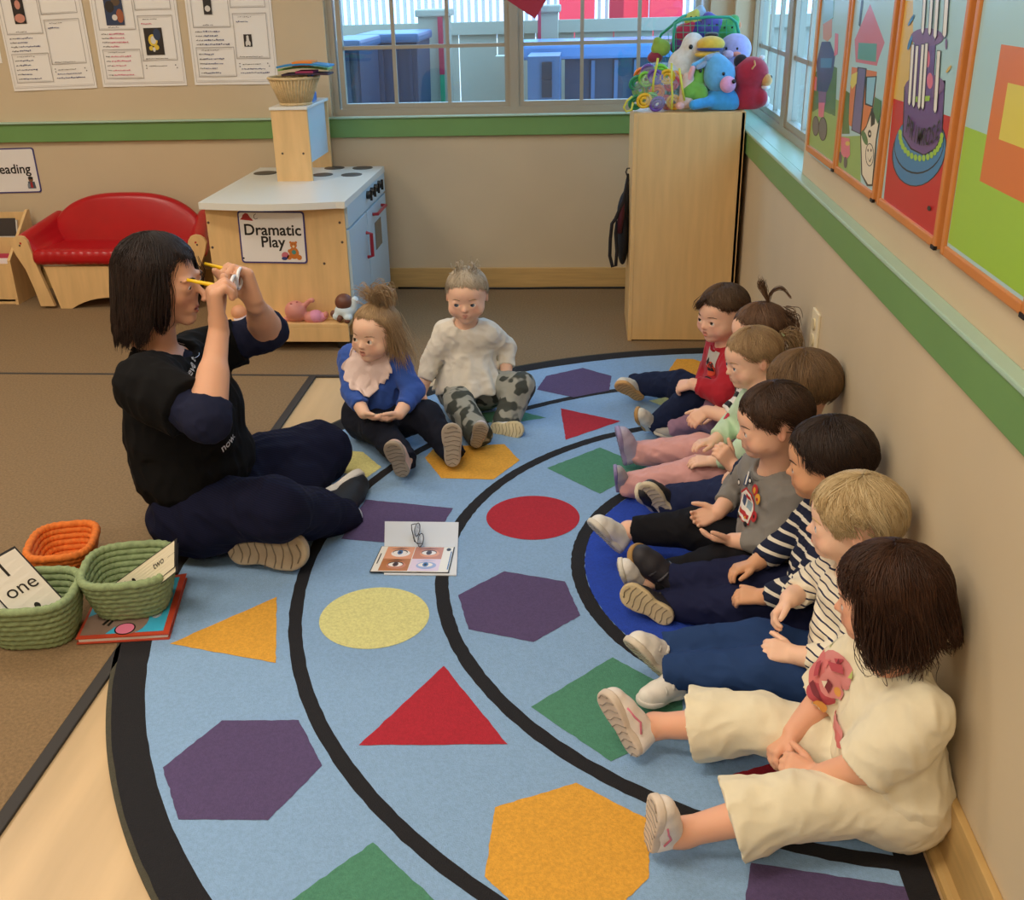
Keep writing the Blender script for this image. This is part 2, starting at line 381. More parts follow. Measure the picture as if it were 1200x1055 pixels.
# ---------------------------------------------------------------- the rug
RZ = .009
blue = mat('rug_sky_blue', '8aaed6', .95, var=.10, vs=160, bump=.5, bs=420, bd=.004, detail=2)
RUGC = {k: mat('rug_'+k, c, .95, var=.14, vs=160, bump=.5, bs=420, bd=.004, detail=2) for k, c in dict(black='17171d', purple='574872', red='b02234', green='4d8a70', gold='e0a53c', yellow='dfdc96', deep='1f45b4', olive='4a473a').items()}
rm = [blue]+[RUGC[k] for k in ('black', 'purple', 'red', 'green', 'gold', 'yellow', 'deep', 'olive')]
RI = dict(black=1, purple=2, red=3, green=4, gold=5, yellow=6, deep=7, olive=8)
rug = MB(); NA = 160; XE = XW-.040
def half_disc(r0, r1, z, m, b=rug, xe=XE):
    """ring sector left of the straight edge, between radii"""
    vs = []; fs = []
    for i in range(NA+1):
        for r in (r0, r1):
            am = math.acos(min(1, (xe-RX0)/r)) if r > 0 else math.pi/2
            a = am+(2*math.pi-2*am)*i/NA; rr = r+random.uniform(-.0012, .0012) if r > 0 else 0
            vs.append((min(xe, RX0+rr*math.cos(a)), RY0+rr*math.sin(a), z))
    for i in range(NA): fs.append((2*i, 2*i+1, 2*i+3, 2*i+2))
    b.add(vs, fs, m)
ro, rin = 1.692, 1.615
# body of the rug: a thin solid with a side wall
am = math.acos((XE+.012-RX0)/ro); ring = [(RX0+ro*math.cos(a), RY0+ro*math.sin(a)) for a in [am+(2*math.pi-2*am)*i/NA for i in range(NA+1)]]
rug.prism(ring[::-1], (0, 0, .001), (1, 0, 0), (0, 1, 0), (0, 0, RZ-.002), 8)
half_disc(0, ro-.010, RZ, RI['black'], xe=XE+.012); half_disc(0, rin, RZ+.0004, 0, xe=XE-.038)
XB = XE-.038
half_disc(0, .612-.017, RZ+.0008, RI['deep'], xe=XB); half_disc(.612-.017, .612+.017, RZ+.0008, 1, xe=XB)
half_disc(.950-.0165, .950+.0165, RZ+.0008, 1, xe=XB); half_disc(1.2955-.0155, 1.2955+.0155, RZ+.0008, 1, xe=XB)
def rpoly(pts, m, sub=14, jit=.0012):
    q = []; n = len(pts)
    for i in range(n):
        a, b2 = pts[i], pts[(i+1) % n]
        for k in range(sub):
            t = k/sub; q.append((a[0]+(b2[0]-a[0])*t+(random.uniform(-jit, jit) if k else 0), a[1]+(b2[1]-a[1])*t+(random.uniform(-jit, jit) if k else 0)))
    q = [(min(x, XB), y) for x, y in q]
    rug.flat(q, (0, 0, RZ+.0012), (1, 0, 0), (0, 1, 0), m)
def rpx(pts, m): rpoly([tuple(pz(x, y, RZ))[:2] for x, y in pts], RI[m])
rpx([(191, 900), (260, 845), (350, 844.5), (377.5, 898), (314, 962), (209, 961)], 'purple')
rpx([(199, 755), (324.5, 700), (323, 777.5)], 'gold')
rpx([(420.5, 874), (520, 781), (595, 873)], 'red')
rpx([(338, 1058), (437, 988), (512, 1058), (480, 1100), (400, 1110)], 'green')
rpx([(580, 947), (675, 918), (762, 962), (760, 1030), (702, 1085), (610, 1068), (568, 1028)][0:7], 'gold')
rpx([(537, 698), (591, 670), (662, 682), (680, 722), (625, 753), (549, 738)], 'purple')
rpx([(622, 829), (718, 771), (800, 815), (800, 850), (716, 893)], 'green')
rpx([(641, 549), (703, 525), (760, 548), (703, 579)], 'green')
rpx([(657, 479), (727, 494), (663, 516)], 'red')
rpx([(629, 457), (640, 441), (683, 431.5), (716.5, 441), (714, 458), (672, 466)], 'purple')
rpx([(498, 537), (510, 524), (591, 521), (609, 540), (578, 562.5), (517, 561)], 'gold')
rpx([(428.5, 586), (531, 596), (515, 622), (500, 640), (400, 632)], 'purple')
rpx([(780, 440), (793, 421), (812, 421), (850, 434), (820, 450)], 'gold')
rpx([(845, 912), (905, 895), (930, 905), (880, 925)], 'red')
rpx([(880, 1012), (1062, 1040), (1075, 1080), (960, 1100), (870, 1080)], 'purple')
rpx([(398, 528), (425, 530), (447, 548), (430, 560), (402, 555), (380, 540)], 'yellow')
rpx([(760, 470), (800, 462), (830, 470), (800, 485)], 'yellow')
rpx([(545, 487), (600, 480), (640, 490), (585, 498)], 'green')
def rcirc(p0, p1, p2, p3, m):
    """ellipse through left, right, top, bottom pixels of a disc"""
    L, Rr, T, B = [pz(*q, RZ) for q in (p0, p1, p2, p3)]; c = (L+Rr+T+B)/4; r = ((L-c).length+(Rr-c).length+(T-c).length+(B-c).length)/4
    rpoly([(c.x+r*math.cos(a), c.y+r*math.sin(a)) for a in [2*math.pi*i/72 for i in range(72)]], RI[m], 1, 0)
rcirc((570, 608), (679, 604), (622, 582), (627, 633.5), 'red')
rcirc((375, 729), (504, 718), (443, 689), (432, 761), 'yellow')
o = rug.build('rug', rm, None, loc=(RX0-.8, RY0, 0)); tag(o, 'large half-round blue classroom rug with coloured shapes and black arcs', 'rug')
# ---------------------------------------------------------------- outlet, cord
r_ = empty('wall_outlet', (XW-.002, 2.68, .49), 'cream double power outlet on the beige wall behind the seated toddlers', 'outlet')
ol = mat('outlet', 'efe3c4', .4)
MB().box((XW+.005, 2.645, .43), (XW+.012, 2.72, .545), 0, .002).build('cover_plate', ol, r_)
for z in (.466, .509): MB().lathe([(.001, 0), (.016, 0), (.0155, .004)], (XW+.005, 2.683, z), 16, 0, (-1, 0, 0)).build('socket', mat('outlet_face', 'd9caa6', .4), r_)
pts = [pz(x, y, .012) for x, y in ((470, 332), (490, 336.5), (520, 338), (600, 338), (660, 336.5), (695, 333), (712, 331), (728, 334), (740, 336))]
o = MB().tube([Vector((q.x, min(q.y, YB-.03), .0125)) for q in pts], .005, 8).build('cord', mat('black_rubber', '15120f', .5), None, True, loc=(pts[3].x, YB-.05, .007)); tag(o, 'thin black cord lying along the back wall baseboard', 'cord')
# ================================================================ FURNITURE AND THINGS ON THE WALLS
birch = mat('birch_ply', 'e3bd85', .42, var=.10, vs=5, stretch=(7, 7, 1), detail=5)
birch2 = mat('birch_ply_cabinet', 'dcb67c', .42, var=.09, vs=5, stretch=(8, 8, .8), detail=5)
whitelam = mat('white_laminate', 'dfe0da', .3)
darkm = mat('dark_metal', '2a2522', .4)
redv = mat('red_vinyl', 'b30f1a', .32, var=.08, vs=10, bump=.1, bs=25, bd=.004)
redp = mat('red_plastic', 'a02030', .35)
paper = mat('paper', 'efece6', .7)
screw = mat('screw', '5b4a3c', .4)
# ---- kitchen
k = empty('toy_kitchen', (-1.215, 4.4, .007), 'wooden toy kitchen with white top, tower and burners behind the seated adult', 'play kitchen')
KX0, KX1, KY0, KY1, KZ = -1.495, -.937, 3.99, 4.80, .585
b = MB().box((KX0, KY0, .05), (KX1, KY0+.016, KZ-.012), 0, .001).box((KX0, KY0+.016, .03), (KX0+.016, KY1, KZ-.012)).box((KX0, KY1-.016, .03), (KX1-.02, KY1, KZ-.012)); b.build('body', birch, k)
b = MB().box((KX0-.002, 3.905, .107), (KX1, KY0, .123), 0, .002).box((KX0-.002, 3.905, .048), (KX1, 3.921, .107), 0, .001).box((KX0+.03, KY0, .04), (KX1-.03, KY0+.02, .1)); b.build('base_shelf', birch, k)
for x in (KX0+.04, KX1-.04):
    for y in (3.97, KY1-.06): MB().box((x-.02, y-.02, .007), (x+.02, y+.02, .048)).build('foot', darkm, k)
pl = [(KX0-.012, KY1), (KX0-.012, KY0-.03)]+[(KX0-.012+(KX1-KX0+.026)*t, KY0-.03-.045*math.sin(math.pi*t)) for t in [i/16 for i in range(1, 16)]]+[(KX1+.014, KY0-.04), (KX1+.014, KY1)]
MB().prism(pl, (0, 0, KZ-.012), (1, 0, 0), (0, 1, 0), (0, 0, .026)).build('countertop', whitelam, k); KT = KZ+.014
for (x, y, r) in ((311, 203, .052), (392, 197, .046), (425, 197, .046), (378, 205, .046), (412, 205, .046)):
    q = pz(x, y, KT); MB().lathe([(r, 0), (r, .002), (r*.85, .003)], (q.x, q.y, KT), 28).build('burner', mat('burner', '4a443e', .45), k)
# right side: stove front, two doors
b = MB().box((KX1-.014, KY0+.016, .05), (KX1-.002, KY1, KZ-.012)); b.build('side_panel', whitelam, k)
dm = mat('kitchen_door', 'b9cfdc', .35)
MB().box((KX1-.002, KY0+.006, .487), (KX1+.012, KY1-.005, .578), 0, .002).build('control_panel', dm, k)
for i in range(4):
    MB().cyl((KX1+.012, 4.38+i*.085, .545), (KX1+.030, 4.38+i*.085, .545), .017, 12).box((KX1+.026, 4.376+i*.085, .522), (KX1+.036, 4.384+i*.085, .566)).build('knob', mat('black_plastic', '191513', .35), k)
for (y0, y1, hy, win) in ((4.0, 4.345, 4.325, False), (4.36, 4.79, 4.47, True)):
    d = MB().box((KX1-.002, y0, .06), (KX1+.012, y1, .478), 0, .002).build('door', dm, k)
    if win:
        MB().tube([(KX1+.012, 4.47, .445), (KX1+.035, 4.475, .445), (KX1+.035, 4.67, .445), (KX1+.012, 4.675, .445)], .007, 8).build('handle', redp, d)
        MB().box((KX1+.012, 4.50, .28), (KX1+.0145, 4.64, .40), 0, .001).build('window', mat('oven_window', '5a5650', .2), d)
    else: MB().tube([(KX1+.012, 4.31, .40), (KX1+.034, 4.31, .395), (KX1+.034, 4.31, .30), (KX1+.012, 4.31, .295)], .008, 8).build('handle', redp, d)
for (x, y) in ((243, 243), (244, 261), (395, 241), (398, 261), (401, 284), (380, 309), (249, 290)):
    q = py(x, y, KY0); MB().lathe([(.0055, 0), (.004, .002)], q, 10, 0, (0, -1, 0)).build('screw', screw, k)
# tower
TX0, TX1, TY0, TY1, TZ = -1.318, -1.163, 4.42, 4.80, .905
t = MB().box((TX0, TY0, KT), (TX1, TY0+.016, TZ-.012), 0, .001).build('tower', birch, k); MB().box((TX0, TY1-.016, KT), (TX1, TY1, TZ-.012), 0, .001).build('tower_side', birch, t)
MB().box((TX0-.004, TY0-.006, TZ-.012), (TX1+.004, TY1, TZ), 0, .002).build('tower_top', whitelam, t)
MB().prism([(TY0+.016, TZ-.014), (TY0+.016, KT+.07), (TY1-.016, KT+.07), (TY1-.016, TZ-.014)], (TX1-.024, 0, 0), (0, 1, 0), (0, 0, 1), (.012, 0, 0)).build('tower_back', mat('blue_white_panel', 'c3d6e2', .3), t)
for (x, y) in ((331, 180), (355.5, 180)): MB().lathe([(.005, 0), (.004, .002)], py(x, y, TY0), 10, 0, (0, -1, 0)).build('screw', screw, t)
# ---- signs
navy = mat('sign_border', '3a3478', .5); signw = mat('sign_white', 'e9e6e4', .35)
txt = mat('sign_lettering', '14120f', .5)
orange_b = mat('sign_bear', 'c9762e', .5); redd = mat('sign_red', 'a32a2a', .5)
def sign(name, Y, c, w, h, roll, lines, label, extra=None, par=None):
    c = Vector(c); U = Vector((math.cos(roll), 0, -math.sin(roll))); V = Vector((math.sin(roll), 0, math.cos(roll)))
    b = MB().prism(rrect(w, h, .012), c, U, V, (0, -.003, 0), 0); o = b.build(name, navy, loc=c)
    MB().flat(rrect(w-.012, h-.012, .009), c+Vector((0, -.0034, 0)), U, V).build('panel', signw, o)
    b = MB()
    for (s, x, z, sz) in lines: b.text(s, c+U*x+V*z+Vector((0, -.0038, 0)), U, V, sz, bold=.018)
    b.build('lettering', txt, o)
    if extra: extra(o, c, U, V)
    return o
def bear(o, c, U, V):
    D = Vector((0, -.0038, 0)); b = MB(); q = c+U*.082-V*.062
    b.flat(circ(0, 0, .020, 16, .024), q+D, U, V).flat(circ(0, .032, .014, 14), q+D*1.05, U, V)
    for (x, z, r) in ((-.011, .043, .005), (.011, .043, .005), (-.020, -.017, .010), (.020, -.017, .011), (-.017, .008, .008)): b.flat(circ(x, z, r, 10), q+D*1.1, U, V)
    b.flat(circ(.0, .027, .005, 10), q+D*1.15, U, V, 1).flat(circ(0, .004, .009, 10), q+D*1.15, U, V, 2)
    b.flat(circ(-.036, -.010, .015, 12), q+D*1.1, U, V, 3).flat(circ(-.040, -.022, .012, 10, .007), q+D*1.12, U, V, 4)
    for (x, z) in ((-.005, .036), (.005, .036)): b.flat(circ(x, z, .0015, 6), q+D*1.2, U, V, 5)
    q = c-U*.098+V*.078
    b.flat([(-.028, -.008), (.026, -.013), (.022, -.006), (.014, .002), (.006, .016), (-.004, .018), (-.014, .010), (-.018, .0)], q+D, U, V, 6)
    b.tube([q+D*1.3+U*x+V*z for x, z in ((.040, .015), (.032, .010), (.030, 0), (.036, -.006), (.046, -.002))], .001, 5, 5)
    b.flat(circ(-.125, -.085, .004, 8), c+D, U, V, 5)
    b.build('drawing', [orange_b, mat('cream_paint', 'e8d2a8', .5), mat('sign_teal', '4d8f8a', .5), mat('sign_pink', 'c46a7a', .5), mat('sign_navy', '2f3a78', .5), txt, redd], o)
q = (py(276, 248, KY0)+py(355, 246, KY0)+py(287, 309, KY0)+py(361, 308, KY0))/4
o = sign('wall_sign', KY0, (q.x, KY0-.001, q.z), .268, .208, R_(1.0), [('Dramatic', .002, .028, .062), ('Play', .0, -.020, .062)], '', bear)
o.name = 'play_area_sign'; tag(o, 'white sign reading Dramatic Play on the front of the toy kitchen', 'sign')
def kid_icon(o, c, U, V):
    D = Vector((0, -.0038, 0)); q = c+U*.107-V*.062; b = MB()
    b.flat([(-.020, -.024), (.020, -.024), (.017, .008), (-.016, .010)], q+D, U, V, 0).flat(circ(0, .018, .012, 12), q+D*1.05, U, V, 1)
    b.flat([(-.006, -.020), (.006, -.020), (.005, .006), (-.005, .006)], q+D*1.1, U, V, 2).flat(circ(0, .026, .013, 12, .007), q+D*1.1, U, V, 3)
    b.flat([(-.022, -.022), (-.008, -.018), (-.008, .0), (-.020, -.002)], q+D*1.15, U, V, 4)
    b.build('drawing', [mat('slate', '4a5566', .5), mat('brown_paint', '7a5238', .5), redd, txt, mat('grey_blue', '7d8a96', .5)], o)
q0, q1 = py(45, 173, YB), py(49, 226, YB)
cz = (q0.z+q1.z)/2
o = sign('reading_sign', YB, (q1.x-.150+.002, YB-.001, cz), .30, .212, R_(-.8), [('Reading', .018, .006, .062)], '', kid_icon)
tag(o, 'white Reading sign on the wall above the red toy sofa', 'sign')
# ---- posters
lg = mat('poster_line', 'b9b3ad', .7); tk = mat('poster_text', '77716d', .7); hw = mat('handwriting_blue', '4a4f7a', .7); hp = mat('handwriting_pink', 'd0607c', .7)
pcol = [mat('photo_%d' % i, c, .5) for i, c in enumerate(('2a2320', 'c98a78', '2b3a58', 'e0c040', 'd8d4cc', 'a05a3a', '5a4632'))]
def poster(k_, x0, x1, z0, roll, ink, label):
    w, h = x1-x0, .62; c = Vector(((x0+x1)/2, YB-.002, z0+h/2)); U = Vector((math.cos(roll), 0, math.sin(roll))); V = Vector((-math.sin(roll), 0, math.cos(roll)))
    rr = random.Random(k_); P0 = c-U*(w/2)-V*(h/2)
    # gently wavy sheet
    b = MB(); n = 14; vs = []; fs = []
    for i in range(n+1):
        for j in range(n+1):
            u, v = i/n, j/n; vs.append(P0+U*w*u+V*h*v+Vector((0, -.001-.0015*(1+math.sin(9*u+k_))*(1-.4*v), 0)))
    for i in range(n):
        for j in range(n): a = i*(n+1)+j; fs.append((a, a+n+1, a+n+2, a+1))
    b.add(vs, fs); o = b.build('poster', paper, loc=c, smooth=True)
    D = Vector((0, -.0055, 0)); b = MB()
    def rect(x, z, ww, hh, m, d=1.0): b.flat([(0, 0), (ww, 0), (ww, hh), (0, hh)], P0+D*d+U*x+V*z, U, V, m)
    def box(x, z, ww, hh, t=.003):
        for a in ((x, z, ww, t), (x, z+hh, ww+t, t), (x, z, t, hh), (x+ww, z, t, hh)): rect(*a, 0)
        for a in ((x+.006, z+.006, ww-.012, .001), (x+.006, z+hh-.006, ww-.012, .001)): rect(*a, 0)
    def words(x, z, L, m, hgt=.006):
        q = x
        while q < x+L:
            l = rr.uniform(.003, .009)
            b.flat([(0, 0), (l, rr.uniform(-.001, .002)), (l*.9, hgt*rr.uniform(.5, 1)), (l*.1, hgt*rr.uniform(.4, .9))], P0+D*1.1+U*q+V*(z+rr.uniform(-.001, .001)), U, V, m); q += l+rr.uniform(.0005, .0035)
    box(.010, .012, w-.020, h-.024, .0015)
    box(.025, .035, .175, .125); box(.210, .110, w-.240, .190); box(.025, .245, .170, .33); box(.205, .325, w-.235, .12)
    for i in range(5): words(.037, .050+i*.020, .02, 1); words(.062, .050+i*.020, rr.uniform(.04, .10), ink)
    words(.05, .148, .08, 1, .004)
    for i in range(4): words(.032, .172+i*.018, .03, 1); words(.068, .172+i*.018, rr.uniform(.04, .12), ink, .007)
    words(.235, .085, .085, 1, .005); words(.235, .285, .06, 1, .004); words(.225, .265, .05, ink, .006); words(.225, .118, .10, 1, .004)
    if k_ != 1: words(.228, .065, .11, ink); words(.222, .048, .13, ink)
    words(.07, .255, .05, 1, .004)
    for i in (0, 1):
        for (x, z) in ((.222, .090-.012*i), (w-.040+.006*i, .090-.012*i)): b.flat(circ(x, z, .003, 6), P0+D*1.1, U, V, 1)
    def photo(x, z, ww, hh, cs):
        rect(x, z, ww, hh, 4+cs[0], 1.15)
        for (a, bb, r, ry, m) in cs[1:]: b.flat(circ(x+ww*a, z+hh*bb, ww*r, 12, ww*ry), P0+D*(1.2+.05*rr.random()), U, V, 4+m)
    if k_ == 0: photo(.075, .290, .055, .13, [0, (.5, .18, .45, .35, 1), (.5, .62, .24, .36, 1)])
    if k_ == 1:
        photo(.065, .265, .085, .13, [2, (.3, .6, .25, .3, 0), (.65, .75, .25, .2, 6), (.8, .3, .2, .35, 5), (.5, .25, .15, .15, 4)])
        photo(.232, .135, .085, .115, [0, (.7, .75, .2, .3, 2), (.45, .55, .26, .30, 3), (.47, .55, .15, .2, 4), (.47, .57, .09, .11, 5), (.3, .25, .12, .12, 3), (.6, .28, .14, .14, 3), (.45, .2, .08, .12, 4)])
    if k_ == 2:
        photo(.083, .300, .037, .08, [0, (.5, .3, .35, .35, 4)])
        photo(.252, .162, .037, .052, [0, (.5, .5, .18, .55, 4), (.3, .25, .12, .3, 4), (.7, .25, .12, .3, 4), (.5, .8, .16, .16, 4)])
    b.build('printing', [lg, tk, hw, hp]+pcol, o)
    tag(o, label, 'poster'); return o
for k_, (xa, xb, zy, rl, ink, lb) in enumerate([(-2.670, -2.265, (65, 105), .02, 2, 'white questionnaire poster with a small portrait photo, leftmost of the three whole posters'),
        (-2.229, -1.829, (170, 101), 0, 3, 'white questionnaire poster with pink handwriting and a photo of a child in yellow'), (-1.789, -1.397, (278, 99), -.006, 2, 'white questionnaire poster with a tiny black photo, nearest to the window')]):
    poster(k_, xa, xb, py(*zy, YB).z, rl, ink, lb)
q = py(3, 74, YB)
o = MB().box((q.x-.30, YB-.003, q.z), (q.x, YB-.001, q.z+.25)).build('poster', paper, loc=(q.x, YB, q.z)); tag(o, 'corner of a white sheet on the wall at the left edge of the photo', 'poster')
# ---- red sofa
def so(u, v, Y=4.50): return py(u/5, 220+v/5, Y)
SX0 = so(60, 330).x; SXR = -1.70; S = empty('toddler_sofa', ((SX0+SXR)/2, 4.66, .007), 'red vinyl toddler sofa with pale wooden front against the back wall', 'sofa')
SY0, SY1 = 4.50, 4.83
def mir(x): return SX0+SXR-x
armp = [(60, 330), (66, 305), (85, 288), (110, 283), (135, 290), (158, 315), (180, 370), (215, 460), (265, 570), (322, 695), (240, 695), (200, 590), (150, 480), (90, 390)]
ap = [(so(u, v).x, max(so(u, v).z, .007)) for u, v in armp]
for f in (False, True):
    pp = [(mir(x), z) for x, z in ap] if f else ap
    MB().prism(pp, (0, SY0, 0), (1, 0, 0), (0, 0, 1), (0, .018, 0)).build('arm_post', birch, S)
    b = MB().lathe([(.005, 0), (.004, .002)], (mir(so(115, 340).x) if f else so(115, 340).x, SY0, so(115, 340).z), 10, 0, (0, -1, 0)); b.build('screw', screw, S)
xl, xr = so(215, 460).x, mir(so(215, 460).x); zt_ = so(300, 465).z; zb_ = .007; za = so(500, 645).z
arch = [(xl+.03, zt_), (xl+.075, zb_), (xl+.13, zb_)]+[(xl+.13+(xr-xl-.26)*t, zb_+(za-zb_)*(1-abs(2*t-1)**2.5)) for t in [i/14 for i in range(1, 14)]]+[(xr-.13, zb_), (xr-.075, zb_), (xr-.03, zt_)]
MB().prism(arch, (0, SY0+.006, 0), (1, 0, 0), (0, 0, 1), (0, .016, 0)).build('front_panel', birch, S)
MB().box((xl+.05, SY1-.02, .007), (xr-.05, SY1, .25)).build('rear_panel', birch, S)
s = SDF(); zs = so(400, 410).z
s.box(((xl+xr)/2, SY0+.15, zs), ((xr-xl)/2+.015, .165, .036), rd=.03, k=.01).disp(lambda P: .0012*np.sin(P[:, 0]*170)*np.exp(-((P[:, 1]-SY0)/.03)**2)); s.build('seat_cushion', redv, S, .007)
for f in (False, True):
    s = SDF(); g = (lambda v: Vector((mir(v.x), v.y, v.z))) if f else (lambda v: v)
    a = so(118, 325); bq = so(205, 420)
    s.cap(g(Vector((a.x+.0, SY0+.035, a.z))), g(Vector((a.x+.055, SY1-.03, a.z+.055))), .036, .034, k=.03)
    s.cap(g(Vector((bq.x+.02, SY0+.04, bq.z+.01))), g(Vector((bq.x+.03, SY1-.03, bq.z+.05))), .028, .03, k=.03)
    s.cap(g(Vector(((a.x+bq.x)/2, SY0+.04, (a.z+bq.z)/2))), g(Vector(((a.x+bq.x)/2+.04, SY1-.03, (a.z+bq.z)/2+.05))), .032, .03, k=.03)
    s.cap(g(Vector((a.x-.012, SY0+.04, a.z-.06))), g(Vector((a.x+.03, SY1-.04, a.z-.02))), .018, .02, k=.03).build('arm_rest', redv, S, .007)
s = SDF(); zc = zs; top = py(134, 226, SY1-.07).z; xm = (SX0+SXR)/2; hw_ = (SXR-SX0)/2-.075
def backf(P):
    lean = (P[:, 2]-zc)*.15; x = (P[:, 0]-xm)/hw_; z = (P[:, 2]-zc)/(top-zc); q = (np.abs(x)**2.6+np.abs(z)**2.2)**(1/2.3)
    d2 = (q-1)*(top-zc)*.8; dy = np.abs(P[:, 1]-(SY1-.095)-lean)-.045+.02*np.clip(q, 0, 1)**3; d2 = np.maximum(d2, -.05)
    return np.sqrt(np.maximum(d2+.02, 0)**2+np.maximum(dy+.02, 0)**2)-.02+np.minimum(np.maximum(d2, dy)+.02, 0)
s.raw(backf, (SX0, SY0+.1, zc-.05), (SXR, SY1+.05, top+.02)).cut((xm, 0, zc-.02), (0, 0, -1)).cut((xm, SY1, 0), (0, 1, 0)).build('backrest', redv, S, .007)
# ---- low book shelf left of the sofa and books in it
bs_ = empty('book_display', (-2.98, 4.62, .007), 'low pale wooden book display at the left edge beside the red sofa', 'shelf')
b = MB().box((-3.20, 4.58, .02), (-2.70, 4.595, .20)).box((-3.20, 4.58, .007), (-2.70, 4.82, .03)).box((-3.2, 4.70, .03), (-2.70, 4.712, .30)).box((-3.2, 4.81, .03), (-2.70, 4.82, .40))
b.prism([(4.57, .007), (4.83, .007), (4.83, .41), (4.81, .41), (4.57, .22)], (-2.70, 0, 0), (0, 1, 0), (0, 0, 1), (.014, 0, 0)); b.build('body', birch, bs_)
for i, (x, y, tl, w_, h_, cols, lb) in enumerate([(-2.80, 4.64, -14, .17, .20, ('b83a54', 'e8dfe0'), 'red and white striped picture book in the low display beside the sofa'), (-2.99, 4.64, -14, .18, .20, ('4a7a5c', 'd8d0b0'), 'green picture book in the low display at the left edge'),
        (-2.81, 4.765, -12, .16, .17, ('d8d4cc', '3a3434'), 'white book in the back row of the low display'), (-2.98, 4.765, -12, .16, .19, ('7a3a6a', 'c9a0c0'), 'purple book in the back row of the low display at the left edge')]):
    M = Matrix.Rotation(R_(tl), 3, 'X'); zc_ = .035+h_/2 if y < 4.7 else .20+h_/2
    o = MB().obox((x, y+.0, zc_), (w_/2, .007, h_/2), M, 0, .002).build('picture_book', mat('book_%d' % i, cols[0], .4), loc=(x, y, zc_))
    b = MB(); cm = mat('bookb_%d' % i, cols[1], .4)
    for j in range(3 if i == 0 else 1):
        hh = h_*.09 if i == 0 else h_*.25; b.obox(Vector((x, y, zc_))+M @ Vector((0, -.0075, h_*.3-j*h_*.27)), (w_*.46, .0008, hh), M)
    b.build('cover_art', cm, o); tag(o, lb, 'book')
# ---- big cabinet
CXa, CXb, CYa, CYb, CZ = .176, XW-.010, 4.055, 4.45, .897
cb = empty('wooden_cabinet', ((CXa+CXb)/2, 4.25, .007), 'tall plain birch cabinet seen from behind in the corner below the window', 'cabinet')
MB().box((CXa+.012, CYa, .012), (CXb-.003, CYa+.012, CZ-.003), 0, .001).build('back_panel', birch2, cb)
MB().box((CXa, CYa-.002, .007), (CXa+.016, CYb, CZ), 0, .002).build('side_panel', birch2, cb); MB().box((CXb-.016, CYa, .007), (CXb, CYb, CZ), 0, .002).build('side_panel', birch2, cb)
MB().box((CXa+.016, CYa+.012, CZ-.018), (CXb-.016, CYb, CZ-.001)).build('top_panel', birch2, cb)
for z in (.03, .32, .60): MB().box((CXa+.016, CYa+.012, z), (CXb-.016, CYb, z+.016)).build('shelf', birch2, cb)
# ---- backpack on the cabinet side
bp = empty('backpack', (.12, 4.28, .45), 'black and dark red backpack hanging on the left side of the tall cabinet', 'backpack')
blackf = mat('black_fabric', '16141a', .85, bump=.3, bs=300)
s = SDF(); s.ell((.155, 4.29, .40), (.026, .11, .135), k=.03).cap((.165, 4.29, .50), (.170, 4.29, .635), .022, .006, k=.04); s.cut((CXa-.001, 4.3, .4), (1, 0, 0)).build('pack', blackf, bp, .006)
MB().tube([(.150, 4.19, .56), (.142, 4.18, .50), (.136, 4.185, .42)], [.004, .014, .010], 8).build('side_panel', mat('dark_red_fabric', '4a1526', .8), bp, True)
MB().tube([(.165, 4.2, .63), (.150, 4.18, .55), (.120, 4.17, .48), (.106, 4.17, .46), (.101, 4.17, .40), (.100, 4.17, .33), (.112, 4.17, .285), (.125, 4.17, .29), (.128, 4.17, .35), (.122, 4.18, .42), (.128, 4.19, .47)], .007, 8).build('strap', blackf, bp, True)
b = MB().tube([(.176, 4.28, .66), (.165, 4.28, .66), (.160, 4.28, .645), (.165, 4.28, .632)], .003, 6); b.build('hook', darkm, bp)
